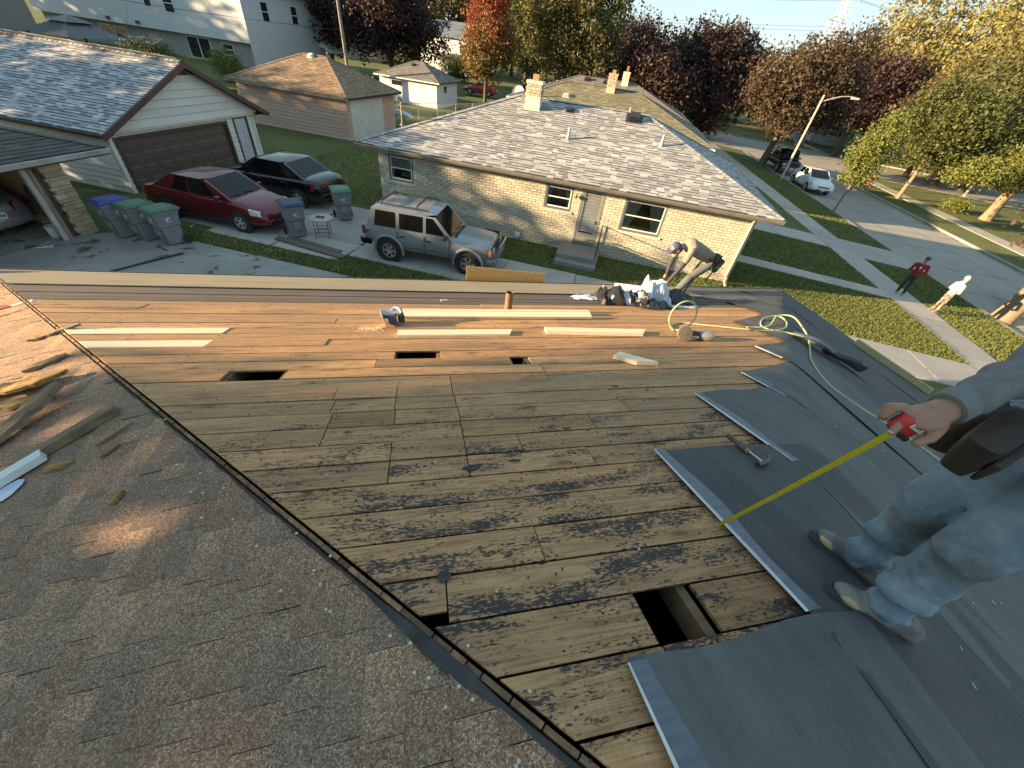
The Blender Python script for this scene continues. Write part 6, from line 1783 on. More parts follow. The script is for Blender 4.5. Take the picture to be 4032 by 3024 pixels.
# ---------------------------------------------------------------- yard things
M_CART = mat('grey_cart_plastic', (0.215, 0.225, 0.235), (0.18, 0.19, 0.2), 3, .55)
def cart(label, loc, rz, lidc, sc=1.0):
    c = thing('wheeled_bin', label, 'bin', loc, rz, 'wheeled bins'); c.scale = (sc, sc, sc)
    mb = MB()
    def ring(w, d, z, y=0): return [(-w, y - d, z), (w, y - d, z), (w, y + d, z), (-w, y + d, z)]
    mb.loft([ring(.21, .22, 0.03, .02), ring(.225, .235, .25, .015), ring(.245, .26, .55, .01), ring(.262, .28, .58, 0), ring(.285, .33, .9, 0), ring(.30, .35, .96, 0), ring(.30, .35, 1.0, 0)])
    mb.build('body', M_CART, c, bevel=.02)
    for z in (.58, .93):
        mb = MB(); mb.loft([ring(.268 + .03 * (z > .6), .29 + .06 * (z > .6), z), ring(.275 + .03 * (z > .6), .30 + .06 * (z > .6), z + .04)]); mb.build('rim_band', M_CART, c, bevel=.008)
    mb = MB(); mb.loft([ring(.315, .37, 1.0, -.01), ring(.32, .375, 1.03, -.01), ring(.29, .34, 1.055, -.01), ring(.27, .31, 1.06, -.02), ring(.25, .28, 1.085, -.02)]); mb.build('lid', mat('bin_lid', lidc, tuple(x * .8 for x in lidc), 3, .5), c, bevel=.01)
    mb = MB(); mb.bbox((-.12, -.30, .30), (.12, -.24, .52)); mb.build('front_recess', M_CART, c, bevel=.01)
    mb = MB(); mb.tube([(-.24, .33, .97), (-.24, .44, 1.0), (.24, .44, 1.0), (.24, .33, .97)], .018, 6); mb.build('handle', M_CART, c)
    mb = MB(); mb.tube([(-.3, .27, .12), (.3, .27, .12)], .014, 6); mb.build('axle', M_BLKP, c)
    for sg in (-1, 1):
        mb = MB(); mb.lathe([(.12, -.03), (.135, -.015), (.135, .015), (.12, .03), (.04, .03)], 18, Matrix.Translation((sg * .29, .29, .135)) @ Matrix.Rotation(R(90), 4, 'Y')); mb.build('wheel', M_TYRE, c, smooth=30)
    # white stamped emblem on two faces
    for Mx in (Matrix.Translation((0.02, -.317, .76)) @ Matrix.Rotation(R(-9), 4, 'X'), Matrix.Translation((.283, 0.0, .76)) @ Matrix.Rotation(R(90), 4, 'Z') @ Matrix.Rotation(R(-6), 4, 'X')):
        mb = MB(); rg = random.Random(2)
        mb.box((-.03, -.002, .03), (.03, .004, .1), Mx); mb.box((.02, -.002, .05), (.05, .004, .02), Mx); mb.box((.03, -.002, .015), (.03, .004, .03), Mx); mb.box((-.055, -.002, .0), (.03, .004, .05), Mx)
        for i in range(6): mb.box((-.06 + .025 * i, -.002, -.055), (.016, .004, .018), Mx)
        mb.build('stamped_emblem', M_WHITEP, c)
    return c
cart('grey wheeled bin with blue lid beside the garage stone corner', (-9.35, 14.55, .03), R(-38), (0.035, 0.06, 0.26), 1.06)
cart('grey wheeled bin with green lid, middle of the left three', (-8.62, 14.35, .03), R(-38), (0.07, 0.15, 0.085), 1.04)
cart('grey wheeled bin with green lid, right of the left three', (-7.85, 14.08, .03), R(-38), (0.075, 0.16, 0.09), 1.04)
cart('grey wheeled bin with navy lid before the maroon sedan', (-4.36, 15.0, .03), R(28), (0.035, 0.05, 0.10), 1.1)
cart('grey wheeled bin with green lid behind the black sedan', (-3.0, 16.85, .03), R(18), (0.10, 0.20, 0.12), 1.1)
# folding table
tb = thing('folding_table', 'small round folding table with pale speckled top on the driveway', 'table', (-3.5, 15.05, .03))
mb = MB(); mb.lathe([(.38, .62), (.40, .63), (.40, .655), (.38, .665)], 28); mb.build('top', mat('speckled_top', (0.55, 0.5, 0.42), (0.25, 0.22, 0.19), 25, .5), tb)
for a, b_ in (((-.26, -.2), (.22, -.2)), ((.26, -.2), (-.22, -.2)), ((-.26, .2), (.22, .2)), ((.26, .2), (-.22, .2))):
    mb = MB(); mb.tube([(a[0] * .9, a[1], .62), (a[0] * .82, a[1] * 1.1, 0)], .012, 6); mb.build('leg', M_BLKM, tb)
for z in (.2, .3):
    mb = MB(); mb.tube([(-.24, -.2, z), (.24, -.2, z)], .01, 5); mb.tube([(-.24, .2, z), (.24, .2, z)], .01, 5); mb.build('stretcher', M_BLKM, tb)
gl_ = thing('glove', 'dark rag lying on the round folding table', 'rag', (-3.5, 15.05, .69))
mb = MB(); rg = random.Random(3)
vs = []; fs = []
for i in range(7):
    for j in range(5): vs.append((-.14 + .045 * i + rg.uniform(-.01, .01), -.08 + .04 * j + .02 * math.sin(i), .012 + rg.uniform(0, .03)))
for i in range(6):
    for j in range(4):
        a = i * 5 + j; fs.append((a, a + 5, a + 6, a + 1))
mb.add(vs, fs); mb.build('rag_cloth', M_BLKP, gl_, smooth=True)
# weathered plank on the ground
pl_ = MB(); d = (Vector((-2.6, 13.2, 0)) - Vector((-4.95, 14.65, 0)))
Mx = Matrix.Translation((-3.78, 13.93, .075)) @ Matrix.Rotation(math.atan2(d.y, d.x), 4, 'Z')
pl_.box((0, 0, 0), (d.length, .24, .06), Mx)
o = pl_.build('plank', mat('weathered_plank', (0.17, 0.14, 0.11), (0.11, 0.09, 0.07), 3, .9, stretch=(1, 12, 1), bmp=.4, bscale=6), bevel=.008); setp(o, label='weathered grey plank lying on the edge of the driveway', category='plank')
pl_ = MB(); pl_.box((-.1, .32, -.03), (d.length * .8, .2, .04), Mx); o = pl_.build('plank', o.data.materials[0], bevel=.006); setp(o, label='thin board lying behind the weathered grey plank', category='plank')
# bucket, clothes, broom in the garage mouth
bk = thing('bucket', 'white plastic bucket standing by the garage jamb', 'bucket', (-11.05, 14.25, .045))
mb = MB(); mb.lathe([(.11, 0), (.135, .30), (.145, .30), (.145, .33), (.13, .33), (.105, .02)], 20); mb.build('pail', mat('bucket_plastic', (0.6, 0.61, 0.6), None, 4, .5), bk, smooth=40)
mb = MB(); mb.tube([(.145 * math.cos(a), .02, .31 + .15 * math.sin(a)) for a in np.linspace(0, math.pi, 9)], .005, 4); mb.build('bail', M_LEAD, bk)
cw = thing('coverall', 'grey work clothes hanging inside the garage by the jamb', 'clothes', (-11.25, 14.75, .05))
mb = MB(); secs = []
for z, w_ in ((.35, .10), (.6, .13), (.95, .17), (1.15, .2), (1.3, .16)):
    secs.append([(w_ * math.cos(a) * (1 + .15 * math.sin(3 * a + z * 4)), .6 * w_ * math.sin(a), z) for a in np.linspace(0, 2 * math.pi, 15)[:-1]])
mb.loft(secs); mb.build('cloth', mat('work_cloth', (0.06, 0.065, 0.07), (0.03, 0.032, 0.035), 5, .9, bmp=.5, bscale=9), cw, smooth=True)
br = MB(); br.tube([(-10.75, 14.5, .04), (-10.7, 14.62, 1.1)], .016, 6); o = br.build('broom_stick', mat('orange_wood', (0.42, 0.22, 0.07), None, 5, .6)); setp(o, label='orange wooden stick leaning inside the garage jamb', category='stick')
ob = thing('orange_bag', 'orange bag on a shelf above the silver sedan', 'bag', (-13.3, 15.6, 1.18))
mb = MB(); mb.lathe([(.05, 0), (.26, .05), (.3, .2), (.2, .36), (.05, .4)], 12); mb.build('bag_cloth', mat('orange_cloth', (0.5, 0.16, 0.03), (0.35, 0.1, 0.02), 4, .8), ob, smooth=True)
lt = MB(); rg = random.Random(12)
for i in range(3):
    M = Matrix.Translation((-11.0 + .12 * i, 13.4 + .05 * i, .05)); lt.box((0, 0, .01), (.14, .08, .015), M, rz=i)
o = lt.build('litter', M_WHITEP); setp(o, label='scrap of white paper on the stained driveway', category='litter')
# litter on strip of lawn
lt = MB()
for i in range(16):
    p = NB(rg.uniform(-5, 5), rg.uniform(-5.6, -4.7), .03); lt.box(p, (rg.uniform(.03, .07), rg.uniform(.02, .05), .02), rz=rg.uniform(0, 3))
setp(lt.build('litter_bits', M_WHITEP), kind='stuff', label='white scraps scattered on the grass strip between driveways', category='litter')
# wheelbarrow by the pink garage
wb_ = thing('wheelbarrow', 'grey wheelbarrow stood on end beside the white overhead door', 'wheelbarrow', (-1.7, 38.6, 0), R(-25))
mb = MB(); mb.loft([[(-.3, -.25, 1.15), (.3, -.25, 1.15), (.3, .25, 1.15), (-.3, .25, 1.15)], [(.1, -.35, .85), (1.1, -.3, .95), (1.1, .3, .95), (.1, .35, .85)], [(-.4, -.35, .8), (1.55, -.3, .75), (1.55, .3, .75), (-.4, .35, .8)]]); mb.build('tray', M_SIDC, wb_, bevel=.05)
mb = MB(); mb.lathe([(.28, -.07), (.38, -.05), (.40, 0), (.38, .05), (.28, .07)], 20, Matrix.Translation((-.45, 0, .45)) @ Matrix.Rotation(R(90), 4, 'X')); mb.build('wheel', M_TYRE, wb_, smooth=True)
for y in (-.25, .25):
    mb = MB(); mb.tube([(-.45, y * .4, .45), (.2, y, .75), (1.2, y * 1.2, .7)], .022, 6); mb.build('handle', M_BLKM, wb_)
    mb = MB(); mb.tube([(.6, y, .75), (.7, y, 0)], .02, 6); mb.build('leg', M_BLKM, wb_)
# chain link fence by the small white garage
cf = thing('chain_link_fence', 'chain link fence running past the small white garage', 'fence', (0.2, 43.5, 0))
P0 = Vector((-1.6, 41.5, 0)); P1 = Vector((9.0, 49.5, 0))
n = 6
for i in range(n + 1):
    p = P0.lerp(P1, i / n); mb = MB(); mb.tube([p, p + Vector((0, 0, 1.2))], .03, 6); mb.build('post', M_LEAD, cf, True)
mb = MB(); mb.tube([P0 + Vector((0, 0, 1.2)), P1 + Vector((0, 0, 1.2))], .022, 6); mb.build('top_rail', M_LEAD, cf, True)
mb = MB(); L = (P1 - P0).length; dv = (P1 - P0).normalized()
k = int(L / .18)
for i in range(-6, k):
    for sg in (0, 1):
        a = i * .18; 
        s0, s1 = (a, a + 1.2) if sg else (a + 1.2, a)
        za, zb_ = 0.03, 1.2
        if min(s0, s1) < 0 or max(s0, s1) > L: continue
        q0 = P0 + dv * s0 + Vector((0, 0, za)); q1 = P0 + dv * s1 + Vector((0, 0, zb_))
        mb.tube([q0, q1], .005, 3, cap=False)
mb.build('chain_mesh', M_LEAD, cf, True, kind='stuff')
# satellite dish and white vent behind the roof ridge
sdh = thing('satellite_dish', 'pale satellite dish standing left of the chimney', 'satellite dish', (9.3, 43.5, 0))
mb = MB(); mb.tube([(0, 0, 0), (0, 0, 2.2)], .05, 8); mb.build('mast', M_LEAD, sdh)
mb = MB(); mb.lathe([(.02, 0), (.35, .06), (.55, .16), (.62, .22)], 24, Matrix.Translation((0, 0, 2.6)) @ Matrix.Rotation(R(-35), 4, 'Z') @ Matrix.Rotation(R(75), 4, 'X'), cap=False); mb.build('dish', M_SIDC, sdh, smooth=True)
mb = MB(); mb.tube([(0, -.1, 2.3), (.25, -.75, 2.7)], .02, 5); mb.build('feed_arm', M_LEAD, sdh)

# ---------------------------------------------------------------- street furniture
lp = thing('street_lamp', 'tall pale street lamp leaning over the kerb with curved arm', 'street lamp', UV(19.17, 44.93, -.9))
M_POLE = mat('pale_lamp_pole', (0.52, 0.46, 0.36), (0.42, 0.37, 0.29), 3, .6)
dirv = (NU * 1.0)
Hh = 6.55
mb = MB(); mb.tube([(0, 0, -.05), (0, 0, 3), (0, 0, Hh)], [.12, .10, .075], 10); mb.build('pole', M_POLE, lp, smooth=True)
mb = MB(); mb.lathe([(.1, Hh - .6), (.11, Hh - .5), (.1, Hh - .4)], 10); mb.build('bracket', M_LEAD, lp)
mb = MB(); mb.tube([tuple(dirv * (2.35 * f) + Vector((0, 0, Hh - .5 + .62 * math.sin(f * 1.75)))) for f in np.linspace(0, 1, 9)], [.05] * 5 + [.04] * 4, 8); mb.build('arm', M_LEAD, lp, smooth=True)
p = dirv * 2.5 + Vector((0, 0, Hh + .05)); mb = MB(); mb.box((0, 0, -.02), (.62, .3, .16), Matrix.Translation(p) @ Matrix.Rotation(R(-21), 4, 'Z')); mb.build('lamp_head', mat('cream_lamp', (0.6, 0.55, 0.42), None, 4, .5), lp, bevel=.05)
lp2 = thing('street_lamp', 'distant street lamp head showing among the green trees', 'street lamp', UV(40.5, 51.8, -.9))
mb = MB(); mb.tube([(0, 0, 0), (0, 0, 6.2)], [.11, .07], 8); mb.build('pole', M_POLE, lp2)
mb = MB(); mb.tube([(0, 0, 6.0), (-.6, .2, 6.5), (-1.5, .5, 6.5)], .04, 6); mb.build('arm', M_LEAD, lp2)
mb = MB(); mb.box((-1.75, .58, 6.45), (.6, .3, .2)); mb.build('lamp_head', M_SIDC, lp2, bevel=.05)
hy = thing('fire_hydrant', 'red fire hydrant on the far tree lawn', 'hydrant', UV(29.2, 49.0, -.9))
M_HYD = mat('hydrant_red', (0.45, 0.03, 0.03), (0.35, 0.022, 0.022), 5, .45)
mb = MB(); mb.lathe([(.17, 0), (.17, .05), (.12, .06), (.12, .52), (.16, .54), (.16, .6), (.12, .68), (.05, .76), (.03, .82), (.0, .83)], 16); mb.build('barrel', M_HYD, hy, smooth=40)
for a in (0, 1.57, 3.14):
    mb = MB(); mb.lathe([(.07, 0), (.07, .2), (.05, .22)], 10, Matrix.Translation((0, 0, .42)) @ Matrix.Rotation(a, 4, 'Z') @ Matrix.Rotation(R(90), 4, 'Y')); mb.build('nozzle_cap', M_HYD, hy)
up_ = thing('utility_pole', 'grey wooden utility pole standing before the dark purple maple', 'utility pole', (-6.6, 52.5, 0))
mb = MB(); mb.tube([(0, 0, 0), (-.15, 0, 10.5)], [.17, .12], 10); mb.build('pole', mat('pole_wood', (0.24, 0.22, 0.2), (0.18, 0.165, 0.15), 5, .9, stretch=(4, 4, .4)), up_, smooth=True)
mb = MB(); mb.box((-.15, 0, 9.6), (2.4, .12, .14)); mb.build('crossarm', M_RAFTER, up_)
M_WIRE = mat('cable', (0.02, 0.02, 0.022), None, 3, .6)
def wire(label, a, b_, sag, r=.018, group='overhead wires'):
    a = Vector(a); b_ = Vector(b_); mb = MB()
    mb.tube([a.lerp(b_, t) - Vector((0, 0, sag * 4 * t * (1 - t))) for t in np.linspace(0, 1, 17)], r, 5)
    o = mb.build('overhead_wire', M_WIRE, smooth=True); setp(o, label=label, category='wire', group=group)
wire('overhead wire crossing the two-storey house front', (-6.7, 52.5, 5.2), (-60, 52.0, 7.6), .9)
wire('cable from the utility pole to the pink garage', (-6.7, 52.5, 4.0), (-4.6, 31.6, 2.25), .25)
wire('service cable from the mast to the pink garage eave', NB(.45, 1.15, 3.9), (-4.6, 31.7, 2.3), .3, .012)
wire('low service cable reaching past the gable garage roof', (-13.0, 24.4, 3.0), (-24, 52, 5.0), .4)
wire('cable rising left from the utility pole', (-6.7, 52.5, 8.5), (-23, 66, 6.2), .4)
# trunk of split tree handled with the trees; transmission tower
tw_ = thing('transmission_tower', 'pale lattice transmission tower rising behind the bronze maple', 'tower', (0.6705 * 300, .7405 * 300, -5), R(20))
M_STL = mat('pale_steel', (0.40, 0.39, 0.36), (0.34, 0.33, 0.31), 1, .6, .3)
mb = MB(); 
def leg_at(z):
    t = z / 52.0
    return 5.2 * (1 - t) ** 1.3 + 1.2
zs_ = [0, 8, 15, 21, 26, 30, 34, 38, 42, 46, 50, 54, 58, 62]
for i in range(len(zs_) - 1):
    z0, z1 = zs_[i], zs_[i + 1]; a, b_ = max(leg_at(min(z0, 52)), 1.2), max(leg_at(min(z1, 52)), 1.2)
    cs0 = [(-a, -a), (a, -a), (a, a), (-a, a)]; cs1 = [(-b_, -b_), (b_, -b_), (b_, b_), (-b_, b_)]
    for k in range(4):
        q = (k + 1) % 4
        mb.tube([(*cs0[k], z0), (*cs1[k], z1)], .10, 4); mb.tube([(*cs0[k], z0), (*cs1[q], z1)], .05, 4); mb.tube([(*cs0[q], z0), (*cs1[k], z1)], .05, 4); mb.tube([(*cs1[k], z1), (*cs1[q], z1)], .05, 4)
mb.build('lattice', M_STL, tw_)
for z, l in ((36, 8.5), (47, 9.5), (57, 7.5)):
    mb = MB()
    for sg in (-1, 1):
        for yy in (-1, 1): mb.tube([(sg * 1.2, yy, z), (sg * l, 0, z)], .08, 4); mb.tube([(sg * 1.2, yy, z + 2), (sg * l, 0, z)], .06, 4)
        mb.tube([(sg * l, 0, z), (sg * l, 0, z - 2.5)], .14, 4)
    mb.build('cross_arm', M_STL, tw_)
c20, s20 = math.cos(R(20)), math.sin(R(20))
for z, l in ((31, 8.5), (42, 9.5)):
    for sg in (-1, 1):
        p = Vector((0.6705 * 300 + sg * l * c20, .7405 * 300 + sg * l * s20, z - 2.5))
        q_ = ('upper' if z > 35 else 'lower') + (' left' if sg < 0 else ' right')
        wire(q_ + ' cross-arm power line running left from the lattice tower', p, p + Vector((-230, 160, 6)), 7, .05, 'power lines'); wire(q_ + ' cross-arm power line running right from the lattice tower', p, p + Vector((230, -60, 2)), 7, .05, 'power lines')

# fallen leaves
L_FALL = leafmat('fallen_leaf', [(0.30, 0.16, 0.05), (0.22, 0.10, 0.04), (0.36, 0.25, 0.07), (0.16, 0.09, 0.05)])
mb = MB(); rg = random.Random(77)
def leaf_at(x, y, z, s_):
    a = rg.uniform(0, 6.283); c_, d_ = math.cos(a) * s_, math.sin(a) * s_
    mb.add([(x - c_, y - d_, z), (x + d_ * .6, y - c_ * .6, z + rg.uniform(0, .02)), (x + c_, y + d_, z + rg.uniform(0, .015)), (x - d_ * .6, y + c_ * .6, z + rg.uniform(0, .02))], [(0, 1, 2, 3)])
for _ in range(900):
    u, v = rg.uniform(6.5, 19.5), rg.uniform(9, 50)
    leaf_at(*UV(u, v, zg(u) + .05 + (.04 if rg.random() < .5 else 0)), rg.uniform(.02, .05))
for _ in range(350):
    u, v = 19.85 + abs(rg.gauss(0, .3)), rg.uniform(8, 50); leaf_at(*UV(u, v, -1.005), rg.uniform(.03, .06))
for _ in range(350):
    u, v = 27.4 - abs(rg.gauss(0, .35)), rg.uniform(15, 50); leaf_at(*UV(u, v, -1.005), rg.uniform(.03, .07))
for _ in range(260):
    leaf_at(*NB(rg.uniform(-7, 14), rg.uniform(-5.6, 10), .06), rg.uniform(.02, .045)) if False else leaf_at(*NB(rg.uniform(-7, 12), rg.uniform(-5.7, -.2), .06), rg.uniform(.02, .04))
setp(mb.build('fallen_leaves', L_FALL, kind='stuff'), label='fallen leaves scattered over lawns, kerbs and driveways', category='leaves')
# ---------------------------------------------------------------- people
def cap(mb, p0, p1, r0, r1, n=12):
    """closed round cone"""
    p0 = Vector(p0); p1 = Vector(p1); d = p1 - p0; L = d.length
    if L < 1e-6: d = Vector((0, 0, 1)); L = 1e-6
    t = d / L
    pts = []; rs = []
    for a in (-80, -50, -20): pts.append(p0 + t * (r0 * math.sin(R(a)))); rs.append(r0 * math.cos(R(a)))
    pts.append(p0.lerp(p1, .5)); rs.append((r0 + r1) / 2)
    for a in (20, 50, 80): pts.append(p1 + t * (r1 * math.sin(R(a)))); rs.append(r1 * math.cos(R(a)))
    # sort along the axis to avoid folds on short, fat pieces
    order = sorted(range(len(pts)), key=lambda i: (pts[i] - p0).dot(t))
    mb.tube([pts[i] for i in order], [rs[i] for i in order], n)
def ell(mb, c, r, M=None, n=14):
    T = Matrix.Translation(c) @ (M or Matrix.Identity(4)) @ Matrix.Diagonal((r[0], r[1], r[2], 1))
    mb.lathe([(max(math.cos(a), 1e-3), math.sin(a)) for a in np.linspace(-1.57, 1.57, 10)], n, T)
def figure(root, name, shapes, vox, smooth=4, disp=None, base=None):
    """one continuous skin over all the given pieces, coloured by the nearest piece"""
    mb = MB(); keys = []
    for s in shapes:
        if s[1] == 'c': cap(mb, s[2], s[3], s[4], s[5])
        else: ell(mb, s[2], s[3], s[4] if len(s) > 4 else None)
        if s[0] not in keys: keys.append(s[0])
    o = mb.build(name, [k for k in keys])
    r = o.modifiers.new('r', 'REMESH'); r.mode = 'VOXEL'; r.voxel_size = vox
    if smooth:
        s_ = o.modifiers.new('s', 'SMOOTH'); s_.factor = .5; s_.iterations = smooth
    dg = bpy.context.evaluated_depsgraph_get(); dg.update()
    me = bpy.data.meshes.new_from_object(o.evaluated_get(dg))
    o.modifiers.clear(); old = o.data; o.data = me
    me.materials.clear()
    for k in keys: me.materials.append(k)
    nv = len(me.vertices); co = np.empty(nv * 3); me.vertices.foreach_get('co', co); co = co.reshape(-1, 3)
    if disp is not None:
        no = np.empty(nv * 3); me.vertices.foreach_get('normal', no); no = no.reshape(-1, 3)
        co = co + no * disp(co)[:, None]
        me.vertices.foreach_set('co', co.reshape(-1)); me.update()
    best = np.full(len(co), 1e9); idx = np.zeros(len(co), int)
    for s in shapes:
        if s[1] == 'c':
            a = np.array(s[2], float); b_ = np.array(s[3], float); ab = b_ - a
            t = np.clip(((co - a) @ ab) / max(ab @ ab, 1e-9), 0, 1)
            d = np.linalg.norm(co - (a + t[:, None] * ab), axis=1) - (s[4] + (s[5] - s[4]) * t)
        else:
            q = (co - np.array(s[2], float))
            if len(s) > 4 and s[4] is not None:
                q = q @ np.array(s[4].to_3x3())
            rr = np.array(s[3], float); d = (np.linalg.norm(q / rr, axis=1) - 1) * rr.min()
        k = keys.index(s[0]); w = d < best; best[w] = d[w]; idx[w] = k
    npoly = len(me.polygons); ls = np.empty(npoly, int); me.polygons.foreach_get('loop_start', ls)
    lv = np.empty(len(me.loops), int); me.loops.foreach_get('vertex_index', lv)
    me.polygons.foreach_set('material_index', idx[lv[ls]]); me.polygons.foreach_set('use_smooth', [True] * npoly); me.update()
    o.parent = root; pinv(o, root)
    return o
def cloth(name, c, c2=None, bs=7, b=.6, rough=.9):
    return mat(name, c, c2, 5, rough, bmp=b, bscale=bs)
K_SKIN = mat('skin', (0.36, 0.19, 0.12), (0.30, 0.155, 0.095), 8, .5, bmp=.15, bscale=60)
K_SKINL = mat('skin_light', (0.45, 0.26, 0.17), (0.38, 0.21, 0.14), 8, .5)
K_HAIR = mat('dark_hair', (0.02, 0.015, 0.012), None, 20, .6)
K_JEAN, nt, b = newmat('faded_denim')
vec = coords(nt)
c = ramp(nt, noise(nt, vec, 5, 6, .65), (.3, (0.12, 0.175, 0.22)), (.5, (0.20, 0.27, 0.32)), (.72, (0.36, 0.43, 0.47)))
wv = nd(nt, 'ShaderNodeTexWave', Scale=260.0, Distortion=2.0); wv.bands_direction = 'DIAGONAL'; nt.links.new(vec, wv.inputs['Vector'])
c = mixc(nt, .18, c, ramp(nt, wv.outputs[1], (.2, (0.05, 0.08, 0.12)), (.8, (0.3, 0.36, 0.42))))
dirt = ramp(nt, noise(nt, vec, 4.2, 5, .6), (.55, 0.0), (.70, .7))
c = mixc(nt, dirt, c, (0.11, 0.095, 0.07))
nt.links.new(c, b.inputs['Base Color']); b.inputs['Roughness'].default_value = .92
bump(nt, b, noise(nt, vec, 45, 5, .6), .45, .006)
K_SLEEVE = mat('grey_jersey', (0.20, 0.205, 0.20), (0.16, 0.165, 0.165), 30, .95, bmp=.3, bscale=18)
K_TSHIRT = cloth('olive_tshirt', (0.17, 0.16, 0.125), (0.14, 0.13, 0.1))
K_LEATH = mat('brown_leather', (0.065, 0.046, 0.034), (0.035, 0.026, 0.02), 6, .55, bmp=.4, bscale=14)
K_SHOE = mat('worn_suede', (0.25, 0.23, 0.20), (0.13, 0.12, 0.11), 9, .85, bmp=.3, bscale=40)
K_SOLE = mat('dirty_sole', (0.06, 0.062, 0.065), (0.035, 0.036, 0.038), 12, .8)
K_TAN = mat('bare_leather_wear', (0.55, 0.40, 0.20), (0.42, 0.30, 0.15), 14, .8)

# --- worker at the right edge, holding the tape
wk = thing('person', 'worker in grey long sleeves and faded jeans pulling a yellow tape measure', 'person', (1.72, .33, zr(1.72, 0)))
g0 = zr(1.7, 0)
aR, kR, hR = (1.775, .415, zr(1.77, 0) + .135), (1.735, .43, g0 + .52), (1.80, .44, g0 + .90)
aL, kL, hL = (1.675, .235, zr(1.67, 0) + .135), (1.665, .265, g0 + .50), (1.78, .25, g0 + .89)
sh_R = (1.70, .525, 5.713); sh_L = (1.72, .16, 5.73)
elb = (1.475, .479, 5.53); wri = (1.235, .443, 5.446)
S = [(K_JEAN, 'c', aR, kR, .066, .080), (K_JEAN, 'c', kR, hR, .085, .108), (K_JEAN, 'c', aL, kL, .070, .084), (K_JEAN, 'c', kL, hL, .088, .110),
     (K_JEAN, 'e', (1.80, .345, g0 + .93), (.135, .19, .12)),
     (K_TSHIRT, 'c', (1.80, .345, g0 + 1.03), (1.74, .345, g0 + 1.24), .135, .14), (K_TSHIRT, 'e', (1.73, .345, g0 + 1.27), (.12, .205, .11)),
     (K_TSHIRT, 'c', sh_R, (1.73, .345, g0 + 1.26), .066, .1), (K_TSHIRT, 'c', sh_L, (1.73, .345, g0 + 1.26), .066, .1),
     (K_SLEEVE, 'c', sh_R, elb, .066, .052), (K_SLEEVE, 'c', elb, (1.262, .446, 5.455), .052, .038),
     (K_SLEEVE, 'c', sh_L, (1.66, .06, 5.48), .066, .05), (K_SLEEVE, 'c', (1.66, .06, 5.48), (1.52, .06, 5.28), .05, .036),
     (K_SKIN, 'e', (1.495, .06, 5.24), (.045, .03, .06)),
     (K_SKIN, 'c', (1.70, .345, g0 + 1.35), (1.67, .345, g0 + 1.45), .055, .055), (K_SKIN, 'e', (1.62, .345, g0 + 1.52), (.095, .075, .115)), (K_SKIN, 'c', (1.53, .345, g0 + 1.50), (1.50, .345, g0 + 1.485), .018, .016),
     (K_HAIR, 'e', (1.645, .345, g0 + 1.56), (.095, .082, .09))]
def folds(co):
    x, y, z = co[:, 0], co[:, 1], co[:, 2]
    h = z - g0
    leg = (h < .95)
    d = np.zeros(len(co))
    q1 = np.sin(46 * z + 14 * y + 3 * np.sin(7 * x)); q2 = np.sin(30 * z - 22 * x + 2 * np.sin(9 * y)); q3 = np.sin(9 * z + 42 * (x - .6 * y))
    f = .011 * (np.abs(q1) ** .7 * np.sign(q1)) * np.exp(-((h - .20) / .10) ** 2) + .006 * (np.abs(q2) ** .7 * np.sign(q2)) * np.exp(-((h - .50) / .09) ** 2) + .004 * (np.abs(q3) ** .6 * np.sign(q3)) + .0012 * np.sin(130 * z + 60 * x + 9 * np.sin(40 * y))
    hem = .008 * np.exp(-((h - .09) / .05) ** 2) * (1 + .5 * np.sin(18 * np.arctan2(y - .33, x - 1.7)))
    d[leg] = (f + hem)[leg]
    arm = (x < 1.62) & (h > .7) & (x > 1.26)
    d[arm] += (.0055 * np.sin(60 * x + 30 * z + 4 * np.sin(40 * y)) + .003 * np.sin(110 * x - 40 * y))[arm]
    return d
figure(wk, 'body', S, .0085, 5, folds)
# sleeve cuff, hand with five fingers round the tape case
mb = MB(); ax = (Vector(elb) - Vector(wri)).normalized()
q = Vector(wri) + ax * .018; mb.tube([q - ax * .012, q, q + ax * .03], [.0405, .043, .0425], 16); mb.build('cuff', K_SLEEVE, wk, True, smooth=True)
H = [(K_SKIN, 'c', (1.245, .444, 5.447), (1.205, .440, 5.436), .030, .034), (K_SKIN, 'e', (1.180, .436, 5.430), (.052, .040, .022), Matrix.Rotation(R(-14), 4, 'Y')),
     # index lies along the blade, the others curl over the case, the thumb closes below
     (K_SKIN, 'c', (1.150, .452, 5.432), (1.122, .440, 5.412), .0115, .0105), (K_SKIN, 'c', (1.122, .440, 5.412), (1.098, .428, 5.394), .0105, .0085),
     (K_SKIN, 'c', (1.142, .468, 5.436), (1.112, .470, 5.436), .0115, .0115), (K_SKIN, 'c', (1.112, .470, 5.436), (1.100, .466, 5.412), .0110, .0095),
     (K_SKIN, 'c', (1.150, .478, 5.428), (1.124, .484, 5.424), .0110, .0105), (K_SKIN, 'c', (1.124, .484, 5.424), (1.114, .476, 5.398), .0105, .0090),
     (K_SKIN, 'c', (1.163, .482, 5.418), (1.142, .488, 5.408), .0100, .0095), (K_SKIN, 'c', (1.142, .488, 5.408), (1.136, .478, 5.388), .0092, .0080),
     (K_SKIN, 'c', (1.200, .412, 5.422), (1.172, .396, 5.402), .0175, .0140), (K_SKIN, 'c', (1.172, .396, 5.402), (1.146, .396, 5.386), .0135, .0105)]
figure(wk, 'hand', H, .0034, 2)
mb = MB(); ell(mb, (1.0915, .4275, 5.3965), (.007, .006, .003)); mb.build('fingernail', mat('nail', (0.5, 0.34, 0.28), None, 5, .35), wk, True)
